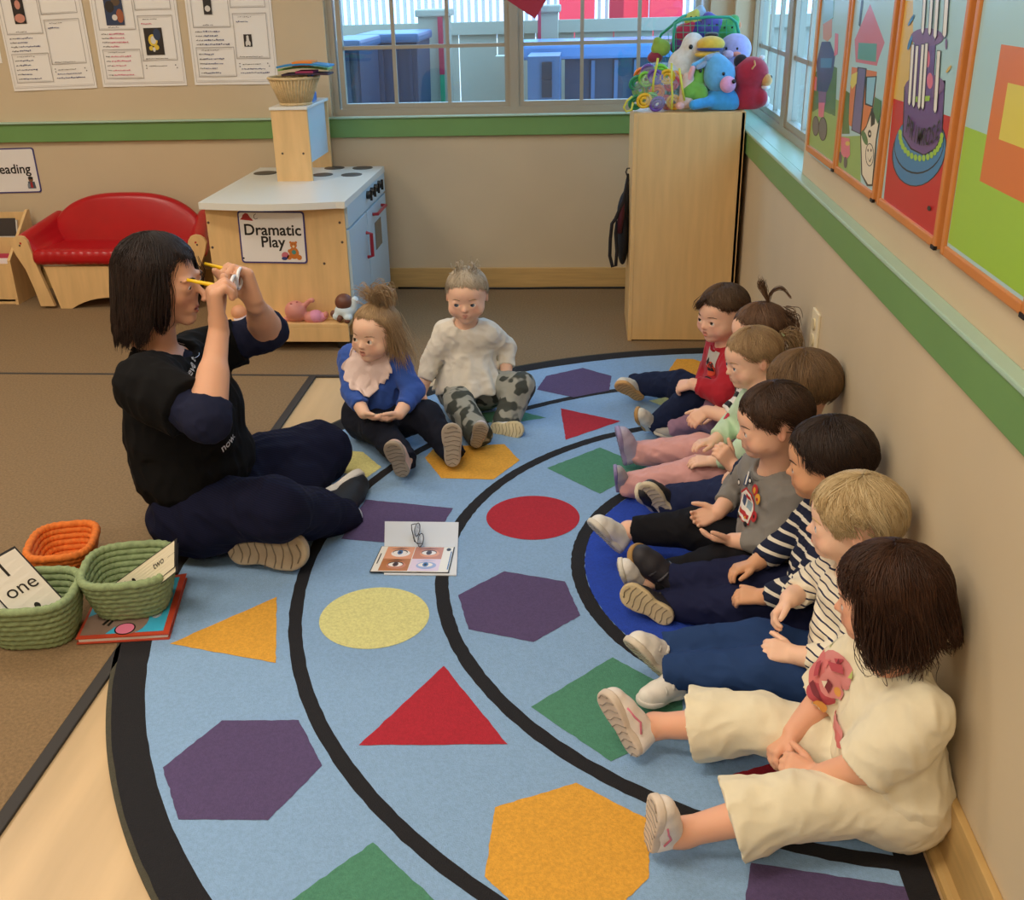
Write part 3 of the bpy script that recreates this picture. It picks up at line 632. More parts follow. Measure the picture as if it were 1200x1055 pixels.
# ================================================================ PICTURE PANELS ON THE RIGHT WALL
PXX = XU-.016; framem = mat('panel_frame', 'cc8242', .4, var=.08, vs=8)
def pane_mat(n, c): return mat('art_'+n, c, .3, spec=.35, coat=.12)
A = {n: pane_mat(n, c) for n, c in dict(sky='a8cfd6', grass='8fb468', grey='5e6066', navy='34427a', purple='7b5b86', pink='d9748c', skin='c78f76', white='e8e6de', black='1d1c20', barn='c9707c', teal='5a9a8c', lav='6d6796', orange='d47a42', yellow='d8cc5a', cow='e6ddc8', red='c02a2c', blue='3d7fb2', plum='6a4e88', lime='9cc848', sand='d8b860', dgreen='4d7a4a', cyan='8ec4dc').items()}
AI = {n: i for i, n in enumerate(A)}; AM = list(A.values())
def panel(yf, yn, zb_, zt_, bg, art, label):
    c = Vector((PXX, (yf+yn)/2, (zb_+zt_)/2)); root = empty('wall_picture', (PXX, (yf+yn)/2, zb_), label, 'wall panel')
    T = .018; f = MB(); x0, x1 = PXX, XU
    f.box((x0, yf-T, zb_), (x1, yf, zt_), 0, .003); f.box((x0, yn, zb_), (x1, yn+T, zt_), 0, .003); f.box((x0, yn+T, zb_), (x1, yf-T, zb_+T), 0, .003); f.box((x0, yn+T, zt_-T), (x1, yf-T, zt_), 0, .003)
    f.build('frame', framem, root)
    b = MB(); lay = [0]; X = PXX+.005
    def P(pts, m):
        lay[0] += 1; d = .00004*lay[0]; n = len(pts); q = []
        for (u, v) in pts:
            w = px(u, v, X); q.append((X-d, min(max(w.y, yn+T), yf-T), min(max(w.z, zb_+T), zt_-T)))
        b.add(q, [tuple(range(n))], AI[m])
    def R(y0, y1, z0, z1, m):
        lay[0] += 1; d = .00004*lay[0]; b.add([(X-d, y0, z0), (X-d, y1, z0), (X-d, y1, z1), (X-d, y0, z1)], [(0, 3, 2, 1)], AI[m])
    for (m, z0, z1) in bg: R(yn+T, yf-T, z0, z1, m)
    art(P, R, yf, yn); b.build('artwork', AM, root)
    cb_ = MB()
    cb_.box((PXX-.002, yn-.001, zb_-.001), (PXX+.004, yn+.018, zb_+.006)).build('corner_bracket', mat('bracket', '2a2624', .5, metal=.5), root)
    return root
def e(cx_, cy_, rx, ry, n=20, rot=0):
    o = []
    for i in range(n):
        a = 2*math.pi*i/n; x, y = rx*math.cos(a), ry*math.sin(a); o.append((cx_+x*math.cos(rot)-y*math.sin(rot), cy_+x*math.sin(rot)+y*math.cos(rot)))
    return o
def z4(l): return [(930+x/4.4, y/4.4) for x, y in l]
def art1(P, R, yf, yn):
    P(z4([(75, 570), (125, 560), (215, 600), (225, 350), (180, 330), (85, 360)]), 'dgreen'); P(z4([(70, 560), (200, 590), (195, 830), (65, 740)]), 'grass')
    P(z4([(150, -30), (150, 130), (205, 95), (215, -30)]), 'teal'); P(z4([(138, 60), (152, 130), (205, 88), (205, -30), (150, -40)]), 'cyan')
    P(z4([(152, 125), (200, 95), (197, 190), (175, 215), (152, 200)]), 'skin')
    P(z4([(145, 215), (190, 215), (215, 290), (200, 400), (175, 470), (125, 470), (118, 320)]), 'navy')
    P(z4([(140, 300), (200, 300), (195, 350), (140, 350)]), 'blue'); P(z4([(125, 400), (180, 400), (172, 478), (122, 470)]), 'navy')
    P(z4([(128, 470), (170, 475), (165, 540), (130, 540)]), 'purple'); P(z4([(130, 530), (162, 530), (155, 610), (128, 600)]), 'pink')
    P(z4([(105, 390), (122, 400), (118, 470), (100, 460)]), 'pink'); P(z4([(215, 170), (232, 175), (228, 280), (210, 290)]), 'pink')
    P(z4(e(115, 650, 18, 52)), 'black'); P(z4(e(115, 650, 15, 48)), 'grey'); P(z4(e(152, 665, 22, 62)), 'black'); P(z4(e(152, 665, 19, 57)), 'grey')
def art2(P, R, yf, yn):
    P(z4([(222, 690), (345, 700), (345, 950), (215, 880)]), 'grass'); P(z4([(315, 205), (395, 20), (470, 220), (440, 300), (430, 340), (320, 320)]), 'barn')
    P(z4([(335, 220), (430, 225), (425, 320), (330, 305)]), 'teal'); P(z4([(300, 345), (380, 360), (430, 370), (415, 560), (400, 690), (350, 690), (280, 640)]), 'orange')
    P(z4([(372, 395), (430, 392), (410, 555), (368, 540)]), 'black'); P(z4([(380, 400), (424, 398), (406, 545), (374, 532)]), 'cyan')
    P(z4([(330, 345), (378, 352), (348, 695), (298, 672)]), 'black'); P(z4([(335, 350), (372, 357), (342, 688), (302, 668)]), 'lav')
    P(z4([(255, 460), (290, 480), (285, 620), (290, 690), (250, 690), (245, 600)]), 'dgreen'); P(z4([(300, 385), (330, 370), (325, 430), (302, 460), (292, 430)]), 'yellow')
    P(z4([(350, 0), (362, 0), (345, 140), (336, 130)]), 'black')
    P(z4([(245, 705), (290, 715), (292, 800), (270, 825), (245, 790)]), 'pink'); P(z4(e(242, 812, 8, 30)), 'grey'); P(z4(e(268, 838, 9, 30)), 'grey'); P(z4(e(280, 740, 12, 12)), 'sand')
    P(z4([(345, 690), (375, 650), (400, 570), (445, 560), (445, 640), (430, 720), (425, 800), (410, 960), (380, 960), (350, 900)]), 'black')
    P(z4([(350, 700), (378, 655), (405, 580), (440, 570), (438, 640), (425, 720), (418, 800), (405, 950), (385, 950), (356, 900)]), 'cow')
    P(z4([(400, 560), (428, 545), (420, 640), (400, 655)]), 'black'); P(z4(e(368, 710, 13, 40, rot=-.3)), 'dgreen'); P(z4(e(394, 690, 9, 20)), 'black'); P(z4(e(395, 690, 4, 7)), 'cow')
    P(z4(e(394, 798, 22, 60)), 'black'); P(z4(e(394, 798, 19, 55)), 'cow'); P(z4(e(386, 775, 3, 8)), 'black'); P(z4(e(402, 775, 3, 8)), 'black'); P(z4([(380, 805), (394, 830), (410, 800), (396, 838)]), 'black')
    P(z4([(420, 500), (455, 520), (450, 600), (435, 640), (412, 570)]), 'dgreen')
def z5(l): return [(1020+x/3.4, y/3.4) for x, y in l]
def art3(P, R, yf, yn):
    P(z5([(95, 0), (170, 0), (170, 400), (80, 400)]), 'sand'); P(z5([(85, 390), (335, 470), (330, 1000), (40, 900)]), 'red'); P(z5([(300, 0), (345, 0), (335, 465), (270, 440)]), 'sky')
    P(z5(e(195, 600, 106, 146, 28, .25)), 'black'); P(z5(e(195, 600, 102, 142, 28, .25)), 'blue'); P(z5(e(195, 575, 98, 120, 28, .25)), 'black'); P(z5(e(195, 572, 96, 116, 28, .25)), 'blue')
    P(z5([(135, 345), (300, 320), (288, 540), (262, 595), (215, 622), (160, 595), (128, 540)]), 'black')
    P(z5([(139, 350), (296, 330), (284, 540), (258, 590), (215, 616), (164, 590), (132, 538)]), 'plum')
    for i in range(17):
        t = math.pi*1.02-i*math.pi*1.0/16; P(z5(e(203+84*math.cos(t), 535+96*math.sin(t), 7, 13)), 'lime')
    P(z5(e(218, 345, 80, 50, 24, -.1)), 'purple'); P(z5([(178, 170), (262, 180), (250, 390), (165, 400)]), 'plum'); P(z5(e(228, 148, 66, 36, 20)), 'purple')
    P(z5([(170, 385), (240, 382), (238, 402), (168, 408)]), 'lime')
    P(z5(e(240, 322, 12, 32)), 'pink'); P(z5(e(232, 235, 8, 34)), 'pink'); P(z5(e(160, 170, 6, 30, rot=.3)), 'blue'); P(z5(e(165, 80, 5, 26, rot=.5)), 'blue'); P(z5(e(305, 175, 4, 22)), 'purple'); P(z5(e(315, 275, 5, 18, rot=.6)), 'sand')
    for (x, y0, y1, w) in ((158, 175, 420, 7), (175, 180, 428, 7), (197, 175, 435, 7), (212, 170, 437, 7), (262, 200, 450, 8), (212, -40, 135, 7), (240, -40, 140, 7), (262, -40, 155, 8), (300, -40, 150, 9)):
        sx = .06*(y1-y0)
        P(z5([(x+sx-w, y0), (x+sx+w, y0), (x+w, y1-12), (x, y1+5), (x-w, y1-12)]), 'black'); P(z5([(x+sx-w+2, y0+3), (x+sx+w-2, y0+3), (x+w-2, y1-12), (x, y1), (x-w+2, y1-12)]), 'white')
    P(z5(e(238, 830, 7, 10)), 'black')
def art4(P, R, yf, yn):
    R(yn+.02, yf-.02, .93, 1.12, 'lime'); R(yn+.05, yf-.12, 1.05, 1.25, 'orange'); R(yn+.09, yf-.17, 1.12, 1.2, 'yellow')
zb2 = .906
PY_ = [(3.025, 2.668), (2.660, 2.278), (2.252, 1.850), (1.822, 1.44)]
LB = ['glossy orange-framed picture panel of a standing cook in grey shoes', 'glossy orange-framed picture panel with a cow and a pink barn', 'glossy orange-framed picture panel of a big purple birthday cake', 'orange-framed green picture panel nearest to the camera']
for (yf, yn), bg_, ar, lb in zip(PY_, ([('sky', .9, 1.5), ('grass', .925, 1.07)], [('sky', .92, 1.5)], [('sky', .92, 1.5)], [('sky', .92, 1.5)]), (art1, art2, art3, art4), LB):
    pr = panel(yf, yn, zb2, 1.52, bg_, ar, lb)
    if ar is art3:
        T_ = MB(); p0, p1, p2 = (1061.5, 144), (1078, 175), (1101.5, 151)
        def bz(t): return px(*[(1-t)**2*p0[k_]+2*t*(1-t)*p1[k_]+t*t*p2[k_] for k_ in (0, 1)], PXX+.0018)
        for i_, ch in enumerate('PRIMROSE'):
            t = (i_+.5)/8; m0 = bz(t); dv_ = bz(t+.0625)-bz(t-.0625); T_.text(ch, (PXX+.0018, m0.y, m0.z), (0, dv_.y/.036, dv_.z/.036), (0, 0, .95), .047, bold=.012, W=Vector((-1, 0, 0)))
        T_.build('lettering', A['black'], pr)
# ================================================================ THINGS ON THE FLOOR
def coil_basket(loc, w0, d0, w1, d1, H, rot, mt, label, rc=.0088, tilt=None):
    """bowl of stacked rope coils; w0,d0 base half sizes, w1,d1 rim half sizes"""
    root = empty('rope_basket', loc, label, 'basket'); b = MB(); n = max(5, int(round(H/(rc*1.72)))); c, s_ = math.cos(rot), math.sin(rot)
    M = tilt or Matrix.Identity(3); O = Vector(loc)
    for i in range(n):
        t = i/(n-1); f = t**.8; w = w0+(w1-w0)*f-rc; d = d0+(d1-d0)*f-rc; z = rc+i*(H-2*rc)/(n-1); K = 150; pts = []
        for j in range(K):
            a = 2*math.pi*j/K; e_ = .62; x = w*math.copysign(abs(math.cos(a))**e_, math.cos(a)); y = d*math.copysign(abs(math.sin(a))**e_, math.sin(a))
            pts.append(O+M @ Vector((x*c-y*s_, x*s_+y*c, z)))
        b.tube(pts, rc*(1.15 if i == n-1 else 1.03), 8, 0, True, rfun=lambda i_, j_, k=i: 1+.10*math.sin(2*math.pi*(i_/5+(j_/8)+k*.37)))
    b.build('coil_wall', mt, root, True)
    q = MB(); q.lathe([(.0, 0), (.001, 0)], O, 3); q = MB(); pts = [O+M @ Vector(((w0-rc)*math.copysign(abs(math.cos(a))**.62, math.cos(a))*c-(d0-rc)*math.copysign(abs(math.sin(a))**.62, math.sin(a))*s_, (w0-rc)*math.copysign(abs(math.cos(a))**.62, math.cos(a))*s_+(d0-rc)*math.copysign(abs(math.sin(a))**.62, math.sin(a))*c, .004)) for a in [2*math.pi*i/40 for i in range(40)]]
    q.add(pts+[p+M @ Vector((0, 0, .006)) for p in pts], [tuple(range(39, -1, -1)), tuple(range(40, 80))]+[(i, (i+1) % 40, (i+1) % 40+40, i+40) for i in range(40)]); q.build('base', mt, root)
    return root
sage = mat('sage_rope', '8fa276', .85, var=.2, vs=90, bump=.4, bs=250); orr = mat('orange_rope', 'e0782a', .8, var=.18, vs=90, bump=.4, bs=250)
BA = (-1.235, 1.905, .007); BB = (-1.050, 2.012, .026); BO = (-1.295, 2.175, .007)
coil_basket(BA, .088, .066, .108, .098, .125, R_(8), sage, 'sage green rope basket at the left edge holding the card that reads one')
coil_basket(BB, .083, .072, .108, .104, .115, R_(12), sage, 'sage green rope basket standing on the turquoise picture book')
coil_basket(BO, .058, .062, .086, .098, .100, R_(14), orr, 'empty orange rope basket behind the two green baskets')
# picture book under the basket
bq = [pz(89, 751, .02), pz(198, 745, .02), pz(219, 674, .02), pz(118, 690, .02)]
root = empty('picture_book', (bq[0]+bq[2])/2*Vector((1, 1, 0)).length/1.41421356 if False else (bq[0].lerp(bq[2], .5).x, bq[0].lerp(bq[2], .5).y, .008), 'red-edged turquoise picture book lying under the green rope basket', 'book')
oc = mat('book_red', 'c2482f', .35); cy_ = mat('book_turquoise', '3fb4dc', .3)
def quad_in(q, u, v): return q[0].lerp(q[1], u).lerp(q[3].lerp(q[2], u), v)
def slab(q, z0, z1, b, m=0, ins=0.0):
    p = [quad_in(q, u, v) for u, v in ((ins, ins), (1-ins, ins), (1-ins, 1-ins), (ins, 1-ins))]
    return b.add([(v.x, v.y, z0) for v in p]+[(v.x, v.y, z1) for v in p], [(3, 2, 1, 0), (4, 5, 6, 7)]+[(i, (i+1) % 4, (i+1) % 4+4, i+4) for i in range(4)], m)
slab(bq, .0095, .0125, MB()).build('cover', oc, root); slab(bq, .0125, .022, MB(), 0, .02).build('pages', paper, root); cov = slab(bq, .022, .0250, MB()).build('cover', oc, root)
b = MB()
def qf(pts, m, z): b.add([tuple(quad_in(bq, u, v))[:2]+(z,) for u, v in pts], [tuple(range(len(pts)))], m)
qf([(.03, .05), (.93, .05), (.93, .95), (.03, .95)], 0, .0253)
qf([(.03, .05), (.30, .05), (.44, .25), (.5, .45), (.2, .5), (.03, .38)], 1, .0255); qf(e(.55, .25, .18, .22), 1, .0256); qf(e(.50, .12, .115, .10), 3, .0258); qf(e(.50, .12, .10, .085), 2, .0260)
for cc in ((.80, .35), (.84, .5), (.86, .62), (.80, .55), (.78, .45)): qf(e(*cc, .06, .09), 4, .0257+.0001*cc[1])
qf(e(.82, .48, .025, .09), 3, .0262); qf([(.22, .22), (.25, .20), (.30, .30), (.28, .33)], 3, .0259); qf([(.28, .20), (.31, .18), (.34, .26), (.32, .29)], 3, .0259)
b.build('cover_art', [cy_, mat('book_brown', '8a7468', .35), mat('book_pink', 'e07a9c', .35), txt, mat('book_cloud', 'a9b4c2', .35)], cov)
# counting cards
cardw = mat('card_white', 'ece9e0', .3); carde = mat('card_edge', '23252c', .5)
def card(name, P, U, V, w, h, label, txts, bend=0, cream=False, cat='card'):
    """P = lower-left corner, U right, V up"""
    P, U, V = Vector(P), Vector(U).normalized(), Vector(V); V = (V-U*V.dot(U)).normalized(); N = U.cross(V).normalized()
    def at_(u, v, d=0): return P+U*(w*u)+V*(h*v)+N*(d+bend*4*u*(1-u))
    b = MB(); K = 8; vs = [at_(i/K, j, k_) for j in (0, 1) for k_ in (-.002, 0) for i in range(K+1)]
    fs = []
    for i in range(K):
        a, b_, c_, d_ = i, K+1+i, 2*(K+1)+i, 3*(K+1)+i; fs += [(a, a+1, b_+1, b_), (c_, d_, d_+1, c_+1), (b_, b_+1, d_+1, d_), (a, c_, c_+1, a+1)]
    fs += [(0, K+1, 3*K+3, 2*K+2), (K, 3*K+2, 4*K+3, 2*K+1)]
    o = MB().add(vs, fs).build(name, carde, loc=at_(.5, .5))
    b = MB(); K = 6; b.add([at_(.03+.94*i/K, v, .0006) for v in (.02, .98) for i in range(K+1)], [(i, i+1, i+K+2, i+K+1) for i in range(K)]); b.build('face', mat('card_cream', 'e6dfc6', .35) if cream else cardw, o)
    b = MB()
    for t in txts:
        if t[0] == 'dot': b.flat(circ(0, 0, t[3], 12, t[3]*1.25), at_(t[1], t[2], .0012), U, V)
        else: b.text(t[0], at_(t[1], t[2], .0012), U, V, t[3], bold=t[4] if len(t) > 4 else 0)
    b.build('lettering', txt, o); tag(o, label, cat); return o
def card4(name, cn, label, items, mt, N=8, bend=0.0):
    """card through four corners bl, br, tr, tl (seen from its front)"""
    bl, br, tr, tl = [Vector(c) for c in cn]; nrm = (br-bl).cross(tl-bl).normalized()
    def at_(u, v, d=0): return bl.lerp(br, u).lerp(tl.lerp(tr, u), v)+nrm*(d+bend*4*v*(1-v))
    def sheet(u0, u1, v0, v1, d): return [at_(u, v0+(v1-v0)*i/N, d) for i in range(N+1) for u in (u0, u1)]
    f1 = [(2*i, 2*i+1, 2*i+3, 2*i+2) for i in range(N)]; n = 2*N+2
    vs = sheet(0, 1, 0, 1, 0)+sheet(0, 1, 0, 1, -.0025); rim = [(2*i, 2*i+2, 2*i+2+n, 2*i+n) for i in range(N)]+[(2*i+3, 2*i+1, 2*i+1+n, 2*i+3+n) for i in range(N)]+[(1, 0, n, n+1), (2*N, 2*N+1, 2*N+1+n, 2*N+n)]
    o = MB().add(vs, f1+[tuple(i+n for i in f[::-1]) for f in f1]+rim).build(name, carde, loc=at_(.5, .5))
    MB().add(sheet(.03, .97, .03, .97, .0006), f1).build('face', mt, o)
    b = MB()
    for (s_, u, v, sz) in items:
        U = (at_(1, v)-at_(0, v)).normalized(); V = (at_(u, min(1, v+.05))-at_(u, v-.05)).normalized()
        if s_ == 'dot': b.flat(circ(0, 0, sz, 12, sz*1.3), at_(u, v, .0016), U, V)
        else: b.text(s_, at_(u, v, .0016), U, V, sz)
    if items: b.build('lettering', txt, o)
    tag(o, label, 'card'); return o
cr = [py(30, 738, 1.848), py(81, 709, 1.905), py(17, 640, 1.915), py(-34, 668, 1.87)]
card4('number_card', cr, 'white card with the numeral 1 and the word one in the left green basket', [('one', .52, .50, .046), ('1', .50, .80, .060), ('dot', .52, .20, .006)], cardw)
dd = Vector((-.006, -.004, -.016)); card4('number_card', [c+dd for c in cr], 'dark-edged card behind the numeral card in the left green basket', [], cardw)
wr = [py(150, 709, 1.965), py(206, 664, 1.955), py(207, 631, 1.985), py(124, 691, 1.98)]
card4('word_card', wr, 'cream word card leaning out of the green basket on the book, topmost of the fan', [('two', .72, .60, .022), ('dot', .33, .62, .005), ('.........', .92, .60, .012)], mat('card_cream', 'e6dfc6', .35))
dd = Vector((.003, -.004, -.010)); card4('word_card', [c+dd for c in wr], 'cream card under the topmost one in the green basket on the book', [], mat('card_cream'))
# eye photo cards and glasses on the rug
pq = [pz(433, 671, .014), pz(526, 672, .014), pz(533, 642, .014), pz(447, 641, .014)]
wq = [pz(450, 674, .011), pz(535, 675, .011), pz(537.5, 613, .011), pz(451, 612, .011)]
o = slab(wq, .0105, .0135, MB()).build('paper_sheet', mat('white_card', 'dfe4ea', .5), loc=(wq[0].lerp(wq[2], .5).x, wq[0].lerp(wq[2], .5).y, .0105)); tag(o, 'blank white sheet under the glasses and the eye card on the rug', 'paper')
o = slab(pq, .0140, .0160, MB()).build('photo_card', carde, loc=(pq[0].lerp(pq[2], .5).x, pq[0].lerp(pq[2], .5).y, .014)); tag(o, 'card with four close-up eye photos lying on the white sheet on the rug', 'card')
slab(pq, .0160, .0165, MB(), 0, .012).build('face', cardw, o)
b = MB(); SK = [mat('eyecard_%d' % i, c, .35) for i, c in enumerate(('e2a07a', 'c98668', 'e3d3ea', 'b9763f', '2a1c1a', 'f2ece8', '4a78b0', '5a3a2c', '9fb2e0'))]
def qf2(pts, m, z): b.add([tuple(quad_in(pq, u, v))[:2]+(z,) for u, v in pts], [tuple(range(len(pts)))], m)
for (u0, u1, v0, v1, s1, s2, ir, lidc) in ((.10, .47, .50, .97, 0, 5, 6, 4), (.10, .47, .04, .50, 3, 1, 7, 4), (.48, .86, .50, .97, 1, 0, 7, 7), (.48, .86, .04, .50, 2, 8, 6, 8)):
    qf2([(u0, v0), (u1, v0), (u1, v1), (u0, v1)], s1, .0168); cu, cv = (u0+u1)/2, (v0+v1)/2; du, dv = u1-u0, v1-v0
    qf2(e(cu+.05*du, cv-.05*dv, du*.34, dv*.30), s2, .0169); qf2(e(cu+.02*du, cv+.04*dv, du*.27, dv*.22), lidc, .0170); qf2(e(cu+.02*du, cv, du*.25, dv*.18), 5, .0171); qf2(e(cu+.02*du, cv+.02*dv, du*.10, dv*.18), ir, .0172); qf2(e(cu+.02*du, cv+.02*dv, du*.05, dv*.09), 4, .0173)
    qf2([(u0+du*.15, cv+dv*.28), (cu, cv+dv*.42), (u1-du*.15, cv+dv*.34), (cu, cv+dv*.34)], lidc, .0172)
qf2(e(.93, .88, .03, .06), 4, .0170); qf2([(.965, .1), (.98, .1), (.98, .8), (.965, .8)], 6, .0170); qf2([(.04, .3), (.055, .3), (.055, .7), (.04, .7)], 4, .0169)
b.build('eye_photos', SK, o)
gp = empty('eyeglasses', (pz(490, 626, .014).x, pz(490, 626, .014).y, .014), 'grey wire-framed eyeglasses lying on the white sheet', 'glasses')
gm = mat('glasses_frame', '3c3a40', .3, metal=.4); gl1, gl2 = pz(489, 621, .03), pz(493, 633.5, .03)
ax = (gl2-gl1).normalized(); ax.z = 0; ax.normalize(); fw_ = Vector((-ax.y, ax.x, 0))
for c_ in (gl1, gl2):
    c_.z = .031; up = (Vector((0, 0, 1))+fw_*.5).normalized()
    pts = [c_+ax*(.024*math.cos(a))+up*(.0155*math.sin(a)) for a in [2*math.pi*i/24 for i in range(24)]]
    f_ = MB().tube(pts, .0012, 6, 0, True).build('rim', gm, gp, True); MB().add(pts, [tuple(range(24))]).build('lens', mat('lens', 'c8cdd6', .05, trans=.9, spec=.5), f_)
MB().tube([gl1+ax*.023, gl1.lerp(gl2, .5)+Vector((0, 0, .006)), gl2-ax*.023], .001, 6).build('bridge', gm, gp, True)
for (c_, sg) in ((gl1, -1), (gl2, 1)):
    h0 = c_+ax*(.025*sg)+Vector((0, 0, .004)); MB().tube([h0, h0-fw_*.012-ax*sg*.002, h0-fw_*.014-ax*sg*.02+Vector((0, 0, -.004)), gl1.lerp(gl2, .5)-fw_*.014-ax*sg*.012+Vector((0, 0, -.012))], .0013, 6).build('temple', gm, gp, True)
# ================================================================ THINGS ON THE TOY KITCHEN
bx_, by_ = (TX0+TX1)/2, 4.52; q = py(347, 120, by_); bx_ = q.x
root = empty('wicker_basket', (bx_, by_, TZ), 'pale woven basket on top of the toy kitchen tower', 'basket'); wk = mat('wicker', 'd8bd8c', .6, var=.15, vs=60)
n = 44; b = MB(); H = .118; r0, r1 = .062, .104
for i in range(n):
    a = 2*math.pi*i/n; b.tube([(bx_+r0*math.cos(a), by_+r0*math.sin(a), TZ+.004), (bx_+(r0+.6*(r1-r0))*math.cos(a), by_+(r0+.6*(r1-r0))*math.sin(a), TZ+.065), (bx_+r1*math.cos(a), by_+r1*math.sin(a), TZ+H-.012)], .0042, 5)
bw = b.build('stakes', wk, root, True); bw['kind'] = 'stuff'
b = MB(); K = 12
prof = [(r0-.003, 0), (r0-.002, .002), (r0+.6*(r1-r0)-.002, .06), (r1-.003, H-.014)]
vs = [(bx_+r*math.cos(2*math.pi*j/40), by_+r*math.sin(2*math.pi*j/40), TZ+z) for r, z in prof for j in range(40)]
b.add(vs, [(i*40+j, i*40+(j+1) % 40, (i+1)*40+(j+1) % 40, (i+1)*40+j) for i in range(3) for j in range(40)]+[tuple(range(39, -1, -1))]); b.build('lining', wk, root, True)
for z, r in ((TZ+H-.008, r1+.002), (TZ+.006, r0+.002)): MB().tube([(bx_+r*math.cos(2*math.pi*j/60), by_+r*math.sin(2*math.pi*j/60), z) for j in range(60)], .0062, 6, 0, True, rfun=lambda i_, j_: 1+.15*math.sin(i_*2.1+j_)).build('rim', wk, root, True)
for i, (x0_, x1_, y_, z_, c_, c2_, lb) in enumerate([(328, 389, 4.50, 83, '2f86c0', 'e8862a', 'blue and orange folded cloth, topmost on the wicker basket'), (330, 387, 4.56, 88, '8cc060', 'd8742a', 'green and orange folded cloth under the blue one on the wicker basket'), (334, 388, 4.50, 92, '3a2238', '9a2a5a', 'dark purple folded cloth lowest on the wicker basket')]):
    a, c_2 = py(x0_, z_, y_), py(x1_, z_, y_); m1, m2 = mat('cloth_%d' % i, c_, .6), mat('clothb_%d' % i, c2_, .6)
    t = .007; L = c_2.x-a.x; z0 = TZ+H+.002+(2-i)*.0155
    def strip(u0, u1, dz, wd, m, nm, par):
        K = 10; vs = []
        for k_ in range(K+1):
            u = u0+(u1-u0)*k_/K; zz = z0+dz+.010*math.sin(math.pi*u)*(1 if i < 2 else .3)
            for (dy, d2) in ((-wd, 0), (wd, 0), (wd, t), (-wd, t)): vs.append((a.x+L*u, y_+dy, zz+d2))
        fs = [(4*k_+j, 4*k_+(j+1) % 4, 4*k_+4+(j+1) % 4, 4*k_+4+j) for k_ in range(K) for j in range(4)]+[(3, 2, 1, 0), (4*K, 4*K+1, 4*K+2, 4*K+3)]
        return MB().add(vs, fs).build(nm, m, par, loc=(a.x+L/2, y_, z0))
    o = strip(0, 1, 0, .052, m1, 'folded_cloth', None); strip(.30, .68, t+.0005, .050, m2, 'fold', o); tag(o, lb, 'cloth', None)
o = SDF().chain([(TX1-.028, 4.60, TZ+.006), (TX1-.02, 4.60, TZ+.06), (TX1-.014, 4.585, TZ+.125)], [.013, .016, .012], k=.01).chain([(TX1-.038, 4.66, TZ+.006), (TX1-.03, 4.66, TZ+.06), (TX1-.024, 4.64, TZ+.12)], [.010, .012, .010]).box((TX1-.03, 4.63, TZ+.02), (.014, .05, .02), k=.01).build('plastic_toy', mat('toy_blue', '1470c4', .3), None, .005, loc=(TX1-.03, 4.63, TZ)); tag(o, 'bright blue plastic toy beside the wicker basket on the tower', 'toy')
# dolls on the kitchen shelf
pinkd = mat('doll_pink_skin', 'd08a80', .4, sss=.1); DS = .123
def blob(root, name, m, parts, h=.0035, k=.008):
    s = SDF()
    if root is not None and root.name.endswith(('_plush',)): s_cut = True
    else: s_cut = False
    for p_ in parts:
        if len(p_) == 2: s.ell(p_[0], p_[1], k=k)
        else: s.cap(p_[0], p_[1], p_[2], p_[3] if len(p_) > 3 else p_[2], k=k)
    if s_cut: s.cut((0, 0, CZ+.001), (0, 0, -1))
    return s.build(name, m, root, h)
def Q(x, y, Y=3.945): return py(x, y, Y)
r_ = empty('baby_doll', (Q(355, 375).x, 3.945, DS), 'pink baby doll lying on its side on the toy kitchen shelf', 'doll')
hd = Q(346, 361); hd.z = DS+.042
body = blob(r_, 'body', pinkd, [(hd, (.044, .038, .042)), (Q(367, 372)-Vector((0, 0, 0)), (.040, .030, .026)), (Q(352, 373), Q(335, 374), .014, .010), (Q(355, 360), Q(363, 352), .012, .008), (Q(366, 352), (.010, .010, .010))])
blob(r_, 'clothing', mat('doll_suit', 'd48fae', .7), [(Q(370, 371), (.032, .032, .027)), (Q(376, 373), Q(381, 370), .016, .014)]); blob(r_, 'foot', pinkd, [(Q(382, 369), (.011, .016, .014))])
for (x, y) in ((341, 356), (348, 354)): blob(r_, 'eyelid', mat('doll_lid', 'a85c54', .5), [(Q(x, y, 3.909), (.006, .004, .0025))], .002)
r_ = empty('baby_doll', (Q(403, 375).x, 3.945, DS), 'brown baby doll in a pale blue suit at the right end of the kitchen shelf', 'doll'); br = mat('doll_brown_skin', '6d4234', .45)
blob(r_, 'body', br, [(Q(403, 354), (.036, .034, .034)), (Q(391, 368), (.014, .014, .016)), (Q(398, 374, 3.92), (.012, .010, .013)), (Q(407, 376, 3.91), (.013, .010, .012)), (Q(402, 366), (.03, .03, .026))])
blob(r_, 'clothing', mat('doll_blue_suit', 'cfe0ea', .75), [(Q(404, 364), (.041, .034, .028)), (Q(416, 352), Q(414, 362), .016), (Q(394, 371, 3.93), Q(400, 366), .015, .018), (Q(408, 372, 3.92), (.018, .02, .014))])
r_ = empty('baby_doll', (Q(281, 372).x, 3.95, DS), 'peach doll in a white top glimpsed between the adult and the kitchen panel', 'doll'); blob(r_, 'body', mat('doll_peach', 'e0a27c', .45), [(Q(280, 366, 3.95), (.032, .03, .03))]); blob(r_, 'clothing', mat('doll_white', 'e4dcea', .7), [(Q(284, 374, 3.95), (.035, .028, .020))])
